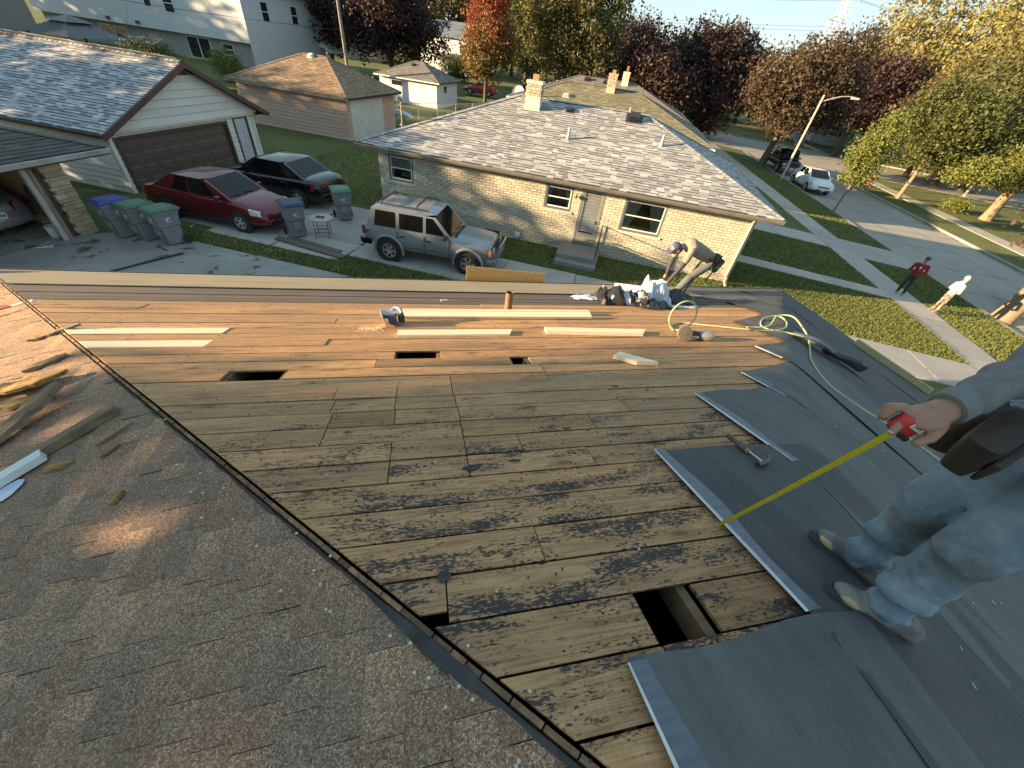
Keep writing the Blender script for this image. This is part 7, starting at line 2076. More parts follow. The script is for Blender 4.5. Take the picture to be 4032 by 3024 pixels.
# shoes
def shoe(heel, toe, nm):
    h = Vector((heel[0], heel[1], zr(*heel))); t = Vector((toe[0], toe[1], zr(*toe))); d = (t - h); L = d.length; d.normalize()
    up = Vector((TS, 0, 1)).normalized(); sd_ = up.cross(d).normalized(); up = d.cross(sd_)
    M = Matrix((d, sd_, up)).transposed().to_4x4(); M.translation = h + up * .024
    k = L / .29
    w = lambda x, y, z: tuple(M @ Vector((x * k, y, z)))
    rot = M.to_3x3().to_4x4()
    S = [(K_SHOE, 'c', w(.0, 0, .052), w(.07, 0, .085), .036, .038), (K_SHOE, 'c', w(.0, 0, .042), w(.15, 0, .040), .038, .041), (K_SHOE, 'c', w(.07, 0, .085), w(.17, 0, .045), .036, .037), (K_SHOE, 'e', w(.20, 0, .030), (.075 * k, .047, .034), rot), (K_TAN, 'e', w(.215, .034, .026), (.040 * k, .017, .020), rot), (M_WHITEP, 'c', w(.085, 0, .102), w(.135, 0, .070), .022, .020)]
    o = figure(wk, 'shoe', S, .0055, 3)
    out = [(-.035, 0), (-.03, .024), (0, .036), (.07, .036), (.14, .042), (.20, .050), (.25, .044), (.278, .028), (.288, 0)]
    out = out + [(x, -y) for x, y in reversed(out[1:-1])]
    mb = MB(); mb.prism([w(x, y, .016) for x, y in out], tuple(up * -.034)); s_ = mb.build('sole', K_SOLE, o, bevel=.006); s_.matrix_parent_inverse = Matrix()
    mb = MB()
    for i in range(4): x = .085 + .018 * i; mb.tube([w(x, -.026, .104 - .013 * i), w(x + .006, 0, .117 - .0125 * i), w(x, .026, .104 - .013 * i)], .0032, 5)
    s_ = mb.build('lace', K_SOLE, o); s_.matrix_parent_inverse = Matrix()
shoe((1.80, .335), (1.705, .585), 'far'); shoe((1.735, .15), (1.505, .345), 'near')
# leather tool pouches on the belt
def pouch(c, s, rz, ry):
    M = Matrix.Translation(c) @ Matrix.Rotation(rz, 4, 'Z') @ Matrix.Rotation(ry, 4, 'Y')
    mb = MB(); a, b_, h = s
    def rr_(t, A, B): return (math.copysign(abs(math.cos(t)) ** .45, math.cos(t)) * A, math.copysign(abs(math.sin(t)) ** .45, math.sin(t)) * B)
    def rg_(z, f, f2): return [(*rr_(t, a * f, b_ * f2), z) for t in np.linspace(0, 2 * math.pi, 21)[:-1]]
    mb.loft([rg_(-h, .7, .5), rg_(-h * .9, .86, .8), rg_(-h * .2, .95, .95), rg_(h * .6, 1.0, 1.0), rg_(h, 1.05, .95), rg_(h * 1.08, .9, .6)], M, cap=True); p = mb.build('tool_pouch', K_LEATH, wk, True, smooth=35)
    mb = MB(); mb.hexa([(-a * .8, -b_ * 1.25, -h * .75), (a * .8, -b_ * 1.25, -h * .75), (a * .8, -b_ * .9, -h * .8), (-a * .8, -b_ * .9, -h * .8), (-a * .9, -b_ * 1.5, h * .45), (a * .9, -b_ * 1.5, h * .45), (a * .9, -b_ * .95, h * .5), (-a * .9, -b_ * .95, h * .5)], M); q_ = mb.build('front_pocket', K_LEATH, p, bevel=.008); q_.matrix_parent_inverse = Matrix(); return M
pouch((1.50, .415, 5.31), (.075, .042, .10), R(15), R(-30)); pouch((1.56, .50, 5.29), (.06, .04, .095), R(40), R(-20)); pouch((1.80, .13, 5.18), (.09, .06, .13), R(-70), R(-5))
mb = MB(); mb.tube([(1.80 + .145 * math.cos(a), .345 + .2 * math.sin(a), g0 + 1.0 + .01 * math.cos(a)) for a in np.linspace(0, 2 * math.pi, 25)], .028, 8, cap=False); mb.build('tool_belt', K_LEATH, wk, True, smooth=True)
mb = MB(); mb.box((1.42, .47, 5.44), (.10, .05, .035), rz=.4); mb.box((1.49, .5, 5.46), (.07, .03, .02), rz=.7); mb.build('shiny_tool', M_CHROME, wk, True, bevel=.008)

# --- tape measure
tm = thing('tape_measure', 'red tape measure with its yellow blade drawn down to the boards', 'tape measure', (1.33, .70, 4.37))
case_c = Vector((1.142, .437, 5.404)); 
Mx = Matrix.Translation(case_c) @ Matrix.Rotation(R(-20), 4, 'Z') @ Matrix.Rotation(R(25), 4, 'Y')
mb = MB(); mb.box((0, 0, 0), (.066, .034, .052), Mx); mb.build('case', mat('tape_case_red', (0.55, 0.035, 0.035), (0.45, 0.025, 0.025), 9, .4), tm, True, bevel=.014)
mb = MB(); mb.box((.01, 0, -.022), (.05, .0365, .016), Mx); mb.build('rubber_grip', M_BLKP, tm, True, bevel=.006)
mb = MB()
for i in range(5): mb.box((-.012 + .008 * i, -.0188, .012), (.005, .0012, .012), Mx)
mb.build('case_lettering', M_WHITEP, tm, True)
p0 = Vector((1.106, .428, 5.388)); p1 = Vector((1.329, .70, zw(0, .70) + .012))
N = 60; pts = [p0.lerp(p1, i / N) - Vector((0, 0, .012 * math.sin(math.pi * i / N))) for i in range(N + 1)]
dv = (p1 - p0).normalized(); sd_ = dv.cross(Vector((0, 0, 1))).normalized(); upv = sd_.cross(dv)
vs = []; fs = []
for p in pts:
    for k in range(5):
        s_ = (k / 2 - 1); vs.append(p + sd_ * s_ * .0095 + upv * (.0028 * s_ * s_))
for i in range(N):
    for k in range(4): a = i * 5 + k; fs.append((a, a + 5, a + 6, a + 1))
mb = MB(); mb.add(vs, fs); mb.build('blade', mat('tape_yellow', (0.62, 0.52, 0.02), (0.55, 0.45, 0.015), 20, .45), tm, True, smooth=True)
mb = MB(); L = (p1 - p0).length
for i in range(1, int(L / .0254)):
    t = i * .0254 / L; p = p0.lerp(p1, t) - Vector((0, 0, .012 * math.sin(math.pi * t))) + upv * .0022
    w_ = .0085 if i % 4 == 0 else .0045
    for q_ in (-1, 1):
     o_ = sd_ * (q_ * (.0095 - w_ / 2 - .0006))
     mb.hexa([tuple(p + o_ + sd_ * a * w_ / 2 + dv * b_ * (.004 if i % 4 else .006) + upv * (c_ + (.0022 if a * q_ > 0 else 0.0003))) for a, b_, c_ in ((-1, -1, 0), (1, -1, 0), (1, 1, 0), (-1, 1, 0), (-1, -1, .0008), (1, -1, .0008), (1, 1, .0008), (-1, 1, .0008))])
mb.build('ruler_marks', M_BLKP, tm, True)
mb = MB(); mb.box(p1 + Vector((.004, .004, -.006)), (.016, .02, .018), rz=.9); mb.build('end_hook', M_LEAD, tm, True)

# --- roofer bending over at the eave
rf = thing('person', 'roofer in blue cap bending over at the far eave', 'person', (4.85, 5.98, zw(0, 5.98)))
K_NAVYS = cloth('navy_sleeve', (0.05, 0.052, 0.075)); K_GREYT = cloth('grey_tshirt', (0.25, 0.225, 0.175), (0.2, 0.18, 0.14)); K_WORKJ = cloth('worn_work_jeans', (0.10, 0.12, 0.12), (0.07, 0.085, 0.09)); K_CAP = cloth('blue_cap', (0.06, 0.065, 0.16))
z0 = zw(0, 5.98)
ft1, ft2 = (4.72, 5.93, zw(0, 5.93) + .07), (4.95, 6.08, zw(0, 6.08) + .07)
S = [(K_WORKJ, 'c', ft1, (4.86, 5.93, z0 + .33), .07, .078), (K_WORKJ, 'c', (4.86, 5.93, z0 + .33), (5.16, 5.92, z0 + .62), .07, .092), (K_WORKJ, 'c', ft2, (5.04, 6.08, z0 + .32), .07, .078), (K_WORKJ, 'c', (5.04, 6.08, z0 + .32), (5.2, 6.08, z0 + .62), .07, .092),
     (K_WORKJ, 'e', (5.17, 6.0, z0 + .66), (.12, .15, .11)), (K_GREYT, 'c', (5.12, 6.0, z0 + .72), (4.66, 5.98, z0 + .92), .125, .14), (K_GREYT, 'e', (4.66, 5.98, z0 + .91), (.11, .18, .11)),
     (K_GREYT, 'c', (4.60, 5.83, z0 + .88), (4.55, 5.81, z0 + .72), .066, .06), (K_NAVYS, 'c', (4.55, 5.81, z0 + .72), (4.50, 5.80, z0 + .60), .052, .045), (K_NAVYS, 'c', (4.50, 5.80, z0 + .60), (4.36, 5.80, z0 + .33), .045, .034),
     (K_SKIN, 'c', (4.36, 5.80, z0 + .33), (4.31, 5.80, z0 + .26), .03, .032),
     (K_GREYT, 'c', (4.60, 6.13, z0 + .88), (4.52, 6.14, z0 + .68), .066, .055), (K_NAVYS, 'c', (4.52, 6.14, z0 + .68), (4.44, 6.05, z0 + .36), .048, .034), (K_SKIN, 'e', (4.42, 6.03, z0 + .31), (.04, .03, .05)),
     (K_SKIN, 'c', (4.56, 5.98, z0 + .92), (4.46, 5.98, z0 + .90), .055, .05), (K_SKIN, 'e', (4.37, 5.98, z0 + .85), (.10, .075, .085), Matrix.Rotation(R(40), 4, 'Y')), (K_SKIN, 'c', (4.29, 5.98, z0 + .79), (4.275, 5.98, z0 + .775), .016, .014),
     (K_SKIN, 'e', (4.40, 5.90, z0 + .84), (.022, .012, .03)), (K_HAIR, 'e', (4.42, 5.98, z0 + .86), (.09, .078, .07)), (K_CAP, 'e', (4.385, 5.98, z0 + .90), (.105, .088, .075), Matrix.Rotation(R(35), 4, 'Y'))]
figure(rf, 'body', S, .014, 3)
mb = MB(); mb.loft([[(4.33 + .0 * i, 5.98 + s_ * .075, z0 + .88) for s_ in (-1, -.5, 0, .5, 1)], [(4.235, 5.98 + s_ * .07, z0 + .80 - .012 * abs(s_)) for s_ in (-1, -.5, 0, .5, 1)], [(4.205, 5.98 + s_ * .05, z0 + .775) for s_ in (-1, -.5, 0, .5, 1)]] if False else [[(4.32, 5.98 + s_ * .075, z0 + .885) for s_ in (-1, -.5, 0, .5, 1)], [(4.25, 5.98 + s_ * .072, z0 + .815) for s_ in (-1, -.5, 0, .5, 1)], [(4.225, 5.98 + s_ * .045, z0 + .785) for s_ in (-1, -.5, 0, .5, 1)]], closed=False, cap=False); mb.build('cap_brim', K_CAP, rf, True, smooth=True)
F = [(K_SKIN, 'e', (4.29, 5.80, z0 + .245), (.04, .036, .02), Matrix.Rotation(R(-35), 4, 'Y'))]
for i, dy in enumerate((-.03, -.01, .01, .028)):
    F.append((K_SKIN, 'c', (4.265, 5.80 + dy, z0 + .235), (4.235, 5.80 + dy * 1.3, z0 + .225), .010, .0095)); F.append((K_SKIN, 'c', (4.235, 5.80 + dy * 1.3, z0 + .225), (4.218, 5.80 + dy * 1.35, z0 + .20), .0095, .008))
F.append((K_SKIN, 'c', (4.305, 5.84, z0 + .24), (4.27, 5.865, z0 + .21), .0125, .0095))
figure(rf, 'hand', F, .005, 2)
for p_, q_ in ((ft1, (4.60, 5.90)), (ft2, (4.84, 6.05))):
    mb = MB(); M = Matrix.Translation((p_[0], p_[1], p_[2] - .055)) @ Matrix.Rotation(R(-17), 4, 'X') @ Matrix.Rotation(R(188), 4, 'Z')
    mb.loft([[(x, w_ * math.cos(a), max(0, h_ * math.sin(a))) for a in np.linspace(0, math.pi, 9)] for x, w_, h_ in ((-.09, .03, .07), (-.05, .042, .1), (.04, .042, .1), (.1, .048, .065), (.16, .045, .05), (.2, .025, .03))], M); mb.build('boot', K_SHOE, rf, True, smooth=True)
# pouches hanging from his belt
for c_, s_, rz_, ry_ in (((5.27, 5.86, z0 + .62), (.09, .06, .13), 0.2, .5), ((5.33, 6.05, z0 + .60), (.08, .06, .15), .8, .7), ((5.20, 5.84, z0 + .74), (.06, .05, .09), .4, .3)):
    M = Matrix.Translation(c_) @ Matrix.Rotation(rz_, 4, 'Z') @ Matrix.Rotation(ry_, 4, 'Y'); mb = MB()
    mb.loft([[(s_[0] * f * math.cos(t), s_[1] * f * math.sin(t), z) for t in np.linspace(0, 2 * math.pi, 13)[:-1]] for z, f in ((-s_[2], .6), (-s_[2] * .6, 1), (s_[2] * .5, 1), (s_[2], .9))], M); mb.build('tool_pouch', K_LEATH, rf, True, smooth=40)
mb = MB(); mb.tube([(5.2, 5.82, z0 + .5), (5.12, 5.8, z0 + .36)], .016, 6); mb.build('hammer_grip', M_BLKP, rf, True)
mb = MB(); ell(mb, (5.25, 5.80, z0 + .60), (.04, .02, .03)); mb.build('green_reel', mat('green_reel', (0.02, 0.3, 0.08), None, 9, .5), rf, True)
mb = MB(); mb.tube([(5.14 + .12 * math.cos(a), 6.0 + .16 * math.sin(a), z0 + .70 - .04 * math.cos(a)) for a in np.linspace(0, 6.283, 19)], .022, 6, cap=False); mb.build('tool_belt', K_LEATH, rf, True)

# --- two men on the sidewalk
def standing(label, P, face, hgt, top, legs, headm, hood=False, hat=None, lean=.03, arms='cross'):
    o = thing('person', label, 'person', P)
    k = hgt / 1.75; f = Vector((math.cos(R(face)), math.sin(R(face)), 0)); s_ = Vector((-f.y, f.x, 0)); B = Vector(P)
    def w(a, b_, c_): return tuple(B + (f * (a + lean * c_) + s_ * b_) * k + Vector((0, 0, c_ * k)))
    rr = lambda *r: [x * k for x in r]
    S = []
    for sg in (-1, 1):
        S += [(legs, 'c', w(.0, sg * .12, .09), w(.02, sg * .105, .48), .06 * k, .07 * k), (legs, 'c', w(.02, sg * .105, .48), w(0, sg * .09, .88), .075 * k, .095 * k)]
    S += [(legs, 'e', w(0, 0, .92), rr(.13, .165, .11)), (top, 'c', w(0, 0, .98), w(.0, 0, 1.28), .15 * k, .165 * k), (top, 'e', w(0, 0, 1.36), rr(.13, .15, .09)), (top, 'c', w(0, .17, 1.38), w(0, -.17, 1.38), .075 * k, .075 * k)]
    for sg in (-1, 1):
        el = w(.03 if arms == 'cross' else .0, sg * .29, 1.10)
        hd = w(.21, -sg * .02, 1.13 + .03 * sg) if arms == 'cross' else w(.20, sg * .1, .98)
        S += [(top, 'c', w(0, sg * .21, 1.38), el, .066 * k, .055 * k), (top, 'c', el, hd, .052 * k, .042 * k)]
        S += [(headm if arms != 'cross' else top, 'e', hd, rr(.045, .045, .04))]
    S += [(headm, 'c', w(.01, 0, 1.44), w(.02, 0, 1.54), .055 * k, .055 * k), (headm, 'e', w(.035, 0, 1.64), rr(.095, .075, .115)), (headm, 'c', w(.12, 0, 1.63), w(.14, 0, 1.615), .016 * k, .016 * k), (headm, 'c', w(.03, .075, 1.64), w(.02, .082, 1.66), .018 * k, .015 * k), (headm, 'c', w(.03, -.075, 1.64), w(.02, -.082, 1.66), .018 * k, .015 * k)]
    if hood: S += [(top, 'e', w(.0, 0, 1.66), rr(.125, .115, .145)), (top, 'c', w(-.03, 0, 1.45), w(-.02, 0, 1.56), .11 * k, .12 * k)]
    if hat: S += [(hat, 'e', w(.015, 0, 1.70), rr(.105, .09, .085))]
    figure(o, 'body', S, .017 * k, 3)
    for sg in (-1, 1):
        M = Matrix.Translation(w(-.02, sg * .12, 0)) @ Matrix.Rotation(R(face), 4, 'Z'); mb = MB()
        mb.loft([[(x * k, w_ * k * math.cos(a), max(.0, h_ * k * math.sin(a))) for a in np.linspace(0, math.pi, 9)] for x, w_, h_ in ((-.08, .035, .08), (-.03, .045, .11), (.05, .045, .1), (.12, .05, .065), (.19, .045, .05), (.22, .02, .03))], M); mb.build('shoe', K_SHOE, o, True, smooth=True)
    for sg in (-1, 1):
        mb = MB(); ell(mb, w(.118, sg * .032, 1.66), rr(.012, .014, .008)); mb.build('eye', K_HAIR, o, True)
    return o, w
K_REDS = cloth('red_sweatshirt', (0.30, 0.018, 0.025), (0.24, 0.014, 0.02)); K_DARKP = cloth('charcoal_trousers', (0.035, 0.037, 0.042)); K_CREAM = cloth('cream_hoodie', (0.56, 0.53, 0.47), (0.42, 0.39, 0.34), 14, .9); K_CAMO = mat('patterned_trousers', (0.30, 0.24, 0.18), (0.09, 0.065, 0.05), 14, .9, lo=.45, hi=.55)
m1, w = standing('man in red sweatshirt standing on the sidewalk', UV(15.45, 19.0, -.60), -150, 1.72, K_REDS, K_DARKP, K_SKIN, hat=cloth('dark_patterned_cap', (0.07, 0.06, 0.05), (0.14, 0.12, 0.09), 30))
mb = MB()
for a, l in ((-.9, .05), (-.35, .075), (.35, .075), (.9, .05), (0, .085)):
    c_ = Vector(w(.172, 0.0, 1.27)); d_ = (Vector(w(.172, math.sin(a) * l, 1.27 + math.cos(a) * l)) - c_)
    mb.tube([c_, c_ + d_ * .6, c_ + d_], [.012, .024, .004], 6)
mb.tube([w(.172, 0, 1.27), w(.172, 0, 1.20)], .009, 5); mb.build('leaf_print', M_WHITEP, m1, True)
mb = MB(); mb.tube([w(.07, .085, 1.665), w(.125, .04, 1.665), w(.125, -.04, 1.665), w(.07, -.085, 1.665)], .016, 6); mb.build('glasses', M_BLKP, m1, True)
standing('man in cream hooded sweatshirt and patterned trousers, hood up, on sunny sidewalk', UV(16.1, 17.65, -.64), -20, 1.62, K_CREAM, K_CAMO, K_SKINL, hood=True, lean=.10, arms='pocket')
# ---------------------------------------------------------------- tools and timber on the roof
WN = Vector((0, TS, 1)).normalized()
def MW(x, y, az=0.0, lift=0.0, roll=0.0):
    """frame lying on the stripped slope"""
    X_ = Vector((1, 0, 0)); Y_ = WN.cross(X_); M = Matrix((X_, Y_, WN)).transposed().to_4x4()
    M.translation = Vector((x, y, zw(x, y))) + WN * lift
    return M @ Matrix.Rotation(az, 4, 'Z') @ Matrix.Rotation(roll, 4, 'X')
def MR(x, y, az=0.0, lift=0.0):
    n_ = Vector((TS, 0, 1)).normalized(); X_ = Vector((1, 0, -TS)).normalized(); Y_ = n_.cross(X_); M = Matrix((X_, Y_, n_)).transposed().to_4x4()
    M.translation = Vector((x, y, zr(x, y))) + n_ * lift
    return M @ Matrix.Rotation(az, 4, 'Z')
def ML(x, y, az=0.0, lift=0.0, tilt=0.0):
    n_ = Vector((-TS, 0, 1)).normalized(); X_ = Vector((1, 0, TS)).normalized(); Y_ = n_.cross(X_); M = Matrix((X_, Y_, n_)).transposed().to_4x4()
    M.translation = Vector((x, y, zl(x, y) - .012)) + n_ * lift
    return M @ Matrix.Rotation(az, 4, 'Z') @ Matrix.Rotation(tilt, 4, 'Y')
def single(mb, name, m, label, cat, bevel=0, smooth=False, group=None):
    o = mb.build(name, m, bevel=bevel, smooth=smooth); setp(o, label=label, category=cat, group=group); return o
def board_at(p, q, w_, t_, label, m=M_NEW, lift=0.002, cut=0.0, name='pine_board', group=None, roll=0.0):
    """p, q: ends of the board's centre line on the stripped slope"""
    d = Vector(q) - Vector(p); L = math.hypot(d.x, d.y / math.cos(math.atan(TS)))
    cx, cy = (p[0] + q[0]) / 2, (p[1] + q[1]) / 2
    az = math.atan2(d.y / math.cos(math.atan(TS)), d.x)
    mb = MB(); mb.prism([(-L / 2, -w_ / 2, t_), (L / 2 - cut, -w_ / 2, t_), (L / 2, w_ / 2, t_), (-L / 2, w_ / 2, t_)], (0, 0, -t_))
    o = mb.build(name, m); o.matrix_basis = MW(cx, cy, az, lift, roll); setp(o, label=label, category='board', group=group); return o
GB = 'new boards on the stripped roof'
board_at((-.30, 4.54), (2.27, 4.44), .10, .035, 'long new board, upper of the pair running right from the saw', group=GB, lift=.03)
board_at((-.30, 4.37), (2.22, 4.26), .12, .035, 'long new board, lower of the pair running right from the saw', group=GB, roll=R(20), lift=.03)
board_at((-.32, 3.715), (1.00, 3.68), .19, .022, 'short new board lying below the saw', group=GB, cut=.06)
board_at((1.40, 3.70), (2.68, 3.55), .17, .04, 'short new board right of the one below the saw', group=GB, cut=.1)
board_at((1.90, 2.86), (2.16, 2.56), .15, .04, 'cut board end with yellow edge lying askew', group=GB, cut=.16)
# circular saw standing on its side
sw_ = thing('circular_saw', 'blue and grey circular saw resting at the end of the long boards', 'circular saw', tuple(MW(-.40, 4.12).translation))
M0 = MW(-.40, 4.12, R(8), 0.0)
part_ = lambda nm, m, fn, bv=0, sm=False: (lambda mb: (fn(mb), mb.build(nm, m, sw_, True, bevel=bv, smooth=sm)))(MB())
M_SAWB = mat('saw_blue', (0.035, 0.055, 0.115), (0.025, 0.04, 0.09), 8, .45); M_SAWG = mat('saw_grey', (0.42, 0.45, 0.47), (0.34, 0.36, 0.38), 8, .35, .5)
part_('base_plate', mat('saw_plate', (0.62, 0.60, 0.52), (0.5, 0.48, 0.42), 9, .35, .6), lambda mb: mb.box((0, 0, 0), (.012, .26, .145), M0 @ Matrix.Translation((-.10, .0, .085)) @ Matrix.Rotation(R(-18), 4, 'Y')), .004)
part_('blade_guard', M_SAWG, lambda mb: mb.lathe([(.02, -.025), (.095, -.025), (.098, 0), (.095, .025), (.02, .025)], 24, M0 @ Matrix.Translation((-.03, .045, .115)) @ Matrix.Rotation(R(8), 4, 'X')), 0, 30)
part_('motor', M_SAWB, lambda mb: mb.lathe([(.0, -.07), (.045, -.065), (.052, 0), (.05, .06), (.03, .075), (0, .076)], 18, M0 @ Matrix.Translation((.0, -.06, .07)) @ Matrix.Rotation(R(90), 4, 'X')), 0, 40)
part_('handle', M_SAWG, lambda mb: mb.tube([(.0, .11, .13), (.05, .12, .17), (.10, .08, .165), (.12, .02, .12)], [.02, .022, .022, .02], 10, M0), 0, True)
part_('battery', M_BLKP, lambda mb: mb.box((.105, -.02, .075), (.075, .10, .09), M0), .012)
part_('front_knob', M_BLKP, lambda mb: mb.tube([(-.06, -.08, .11), (-.085, -.12, .12)], .016, 8, M0), 0, True)
part_('label_plate', mat('saw_label', (0.4, 0.05, 0.06), None, 8, .5), lambda mb: mb.box((.0, -.115, .125), (.05, .03, .003), M0), 0)
mb = MB(); rg = random.Random(8)
for _ in range(260):
    x, y = -.62 + rg.gauss(0, .07), 3.93 + rg.gauss(0, .05); mb.box((0, 0, .003), (rg.uniform(.006, .016), .004, .003), MW(x, y, rg.uniform(0, 3)))
setp(mb.build('sawdust', M_NEW, kind='stuff'), label='pale sawdust scattered left of the circular saw', category='sawdust')
# nail gun and hose
ng = thing('nail_gun', 'coil nail gun with round grooved magazine lying on the boards', 'nail gun', tuple(MW(3.1, 3.33).translation))
M0 = MW(3.1, 3.33, R(-12), 0.0)
def npart(nm, m, fn, bv=0, sm=False): mb = MB(); fn(mb); mb.build(nm, m, ng, True, bevel=bv, smooth=sm)
M_NGB = mat('gun_dark', (0.05, 0.048, 0.045), (0.03, 0.03, 0.03), 9, .5); M_NGS = mat('gun_silver', (0.4, 0.4, 0.39), (0.3, 0.3, 0.3), 9, .35, .7)
npart('magazine', mat('magazine_khaki', (0.17, 0.15, 0.115), (0.11, 0.095, 0.075), 9, .6), lambda mb: mb.lathe([(.0, 0), (.078, 0), (.085, .012), (.085, .055), (.0, .06)], 22, M0 @ Matrix.Translation((-.10, -.03, .085)) @ Matrix.Rotation(R(76), 4, 'X') @ Matrix.Rotation(R(0), 4, 'Y')), 0, 30)
npart('magazine_groove', M_NGB, lambda mb: [mb.lathe([(r_, -.003), (r_ + .008, -.003), (r_ + .008, .001), (r_, .001)], 20, M0 @ Matrix.Translation((-.10, -.032, .085)) @ Matrix.Rotation(R(76), 4, 'X'), cap=False) for r_ in (.02, .045, .066)])
npart('housing', M_NGB, lambda mb: mb.tube([(-.06, .05, .05), (.05, .03, .055), (.13, .0, .055)], [.045, .05, .048], 12, M0), 0, True)
npart('head', M_NGS, lambda mb: mb.tube([(.12, .0, .055), (.16, -.01, .058), (.24, -.03, .06), (.27, -.04, .06)], [.05, .062, .064, .045], 14, M0), 0, True)
npart('grip', M_NGB, lambda mb: mb.tube([(.02, .03, .06), (-.02, .12, .06), (-.05, .2, .05)], [.024, .022, .02], 10, M0), 0, True)
npart('trigger_nose', M_NGS, lambda mb: mb.box((.03, -.06, .05), (.10, .03, .03), M0), .006)
hs = thing('air_hose', 'pale green air hose looping from the nail gun over the hip', 'hose', tuple(MW(3.3, 3.6).translation))
def hp(x, y, h=.012):
    z = min(zw(x, y), zr(x, y)); return (x, y, z + h + .018 * (x - y > HIPR - .3))
def smoothpath(P, n=8):
    P = [Vector(p) for p in P]; out = []
    for i in range(len(P) - 1):
        a, b_, c_, d_ = P[max(i - 1, 0)], P[i], P[i + 1], P[min(i + 2, len(P) - 1)]
        for k in range(n):
            t = k / n
            out.append(.5 * ((2 * b_) + (-a + c_) * t + (2 * a - 5 * b_ + 4 * c_ - d_) * t * t + (-a + 3 * b_ - 3 * c_ + d_) * t ** 3))
    out.append(P[-1]); return out
M_HOSE = mat('hose_green', (0.40, 0.45, 0.24), (0.34, 0.39, 0.2), 6, .45)
loop = []
cz = MW(3.16, 3.62).translation
for a in np.linspace(-100, 240, 15):
    loop.append((cz.x + .185 * math.cos(R(a)), cz.y + .05 + .03 * math.sin(R(a)), cz.z + .21 + .19 * math.sin(R(a))))
path = [tuple(M0 @ Vector((-.05, .2, .05)))] + loop + [hp(3.12, 3.66), hp(3.2, 3.86), hp(3.45, 3.98), hp(3.75, 3.86), hp(4.1, 3.7), hp(4.45, 3.58), hp(4.75, 3.6), hp(5.05, 3.85, .03), hp(5.15, 4.1, .05), hp(4.9, 4.08, .04), hp(4.6, 3.82, .02), hp(4.55, 3.62), hp(4.8, 3.4, .03), hp(5.02, 3.25, .05)]
mb = MB(); mb.tube(smoothpath(path), .0105, 8); mb.build('hose_loop', M_HOSE, hs, True, smooth=True)
path = [hp(4.3, 3.74), hp(4.62, 3.72, .03), hp(4.95, 3.95, .10), hp(5.12, 3.86, .12), hp(5.05, 3.55, .08), hp(4.88, 3.3, .05), hp(4.6, 3.02, .02), hp(4.27, 2.73, .02), hp(4.05, 2.42), hp(3.95, 2.16), hp(4.08, 1.88), hp(4.30, 1.66), hp(4.45, 1.3), hp(4.55, .8), hp(4.7, .1), hp(4.8, -1.2)]
mb = MB(); mb.tube(smoothpath(path), .0105, 8); mb.build('hose_run', M_HOSE, hs, True, smooth=True)
# black and white wrap with a roll
rl = thing('membrane_roll', 'white roll of membrane by the bending roofer', 'roll', tuple(MW(3.95, 6.0).translation))
M0 = MW(3.93, 6.02, R(-38), .06)
mb = MB(); mb.lathe([(.0, -.42), (.058, -.42), (.062, -.41), (.062, .41), (.058, .42), (.0, .42)], 22, M0 @ Matrix.Rotation(R(90), 4, 'Y')); mb.build('roll_body', mat('white_membrane', (0.62, 0.60, 0.54), (0.55, 0.53, 0.48), 4, .5), rl, True, smooth=40)
def crumple(root, name, m, x0, x1, y0, y1, h, seed, nx=18, ny=12, sink=.02):
    rg = np.random.default_rng(seed); mb = MB(); vs = []; fs = []
    ph = rg.uniform(0, 6, 8)
    for i in range(nx + 1):
        for j in range(ny + 1):
            f, g_ = i / nx, j / ny
            e = (math.sin(math.pi * f) * math.sin(math.pi * g_)) ** .45
            x = x0 + (x1 - x0) * f + .03 * math.sin(9 * g_ + ph[0]) + rg.normal(0, .008); y = y0 + (y1 - y0) * g_ + .04 * math.sin(8 * f + ph[1]) + rg.normal(0, .008)
            z = zw(x, y) + .006 + e * h * (.55 + .35 * math.sin(13 * f + 5 * g_ + ph[2]) * math.sin(11 * g_ + ph[3]) + .25 * abs(math.sin(21 * f + 9 * g_ + ph[4]))) + abs(rg.normal(0, .004))
            vs.append((x, y, z))
    for i in range(nx):
        for j in range(ny):
            a = i * (ny + 1) + j; fs.append((a, a + ny + 1, a + ny + 2, a + 1))
    mb.add(vs, fs); return mb.build(name, m, root, True, smooth=25)
M_BLKPL = mat('black_poly', (0.012, 0.012, 0.013), (0.02, 0.02, 0.02), 5, .22, spec=.7); M_WHTPL = mat('white_poly', (0.50, 0.56, 0.66), (0.6, 0.64, 0.70), 4, .35)
wr_ = thing('plastic_wrapping', 'heap of crumpled black and white plastic wrapping', 'plastic wrapping', tuple(MW(3.3, 5.3).translation))
crumple(wr_, 'black_fold', M_BLKPL, 2.80, 3.25, 5.0, 5.55, .30, 1); crumple(wr_, 'white_fold', M_WHTPL, 3.08, 3.42, 5.0, 5.5, .27, 2); crumple(wr_, 'black_fold', M_BLKPL, 3.2, 3.66, 4.86, 5.40, .25, 3); crumple(wr_, 'white_fold', M_WHTPL, 3.45, 3.98, 5.0, 5.6, .46, 4); crumple(wr_, 'black_fold', M_BLKPL, 3.8, 4.6, 5.1, 5.6, .22, 5); crumple(wr_, 'black_fold', M_BLKPL, 3.35, 3.85, 4.72, 4.98, .12, 6); crumple(wr_, 'white_fold', M_WHTPL, 3.8, 4.4, 4.80, 4.94, .02, 7, 14, 4); crumple(wr_, 'white_fold', M_WHTPL, 2.45, 2.9, 5.35, 5.6, .07, 8, 10, 5)
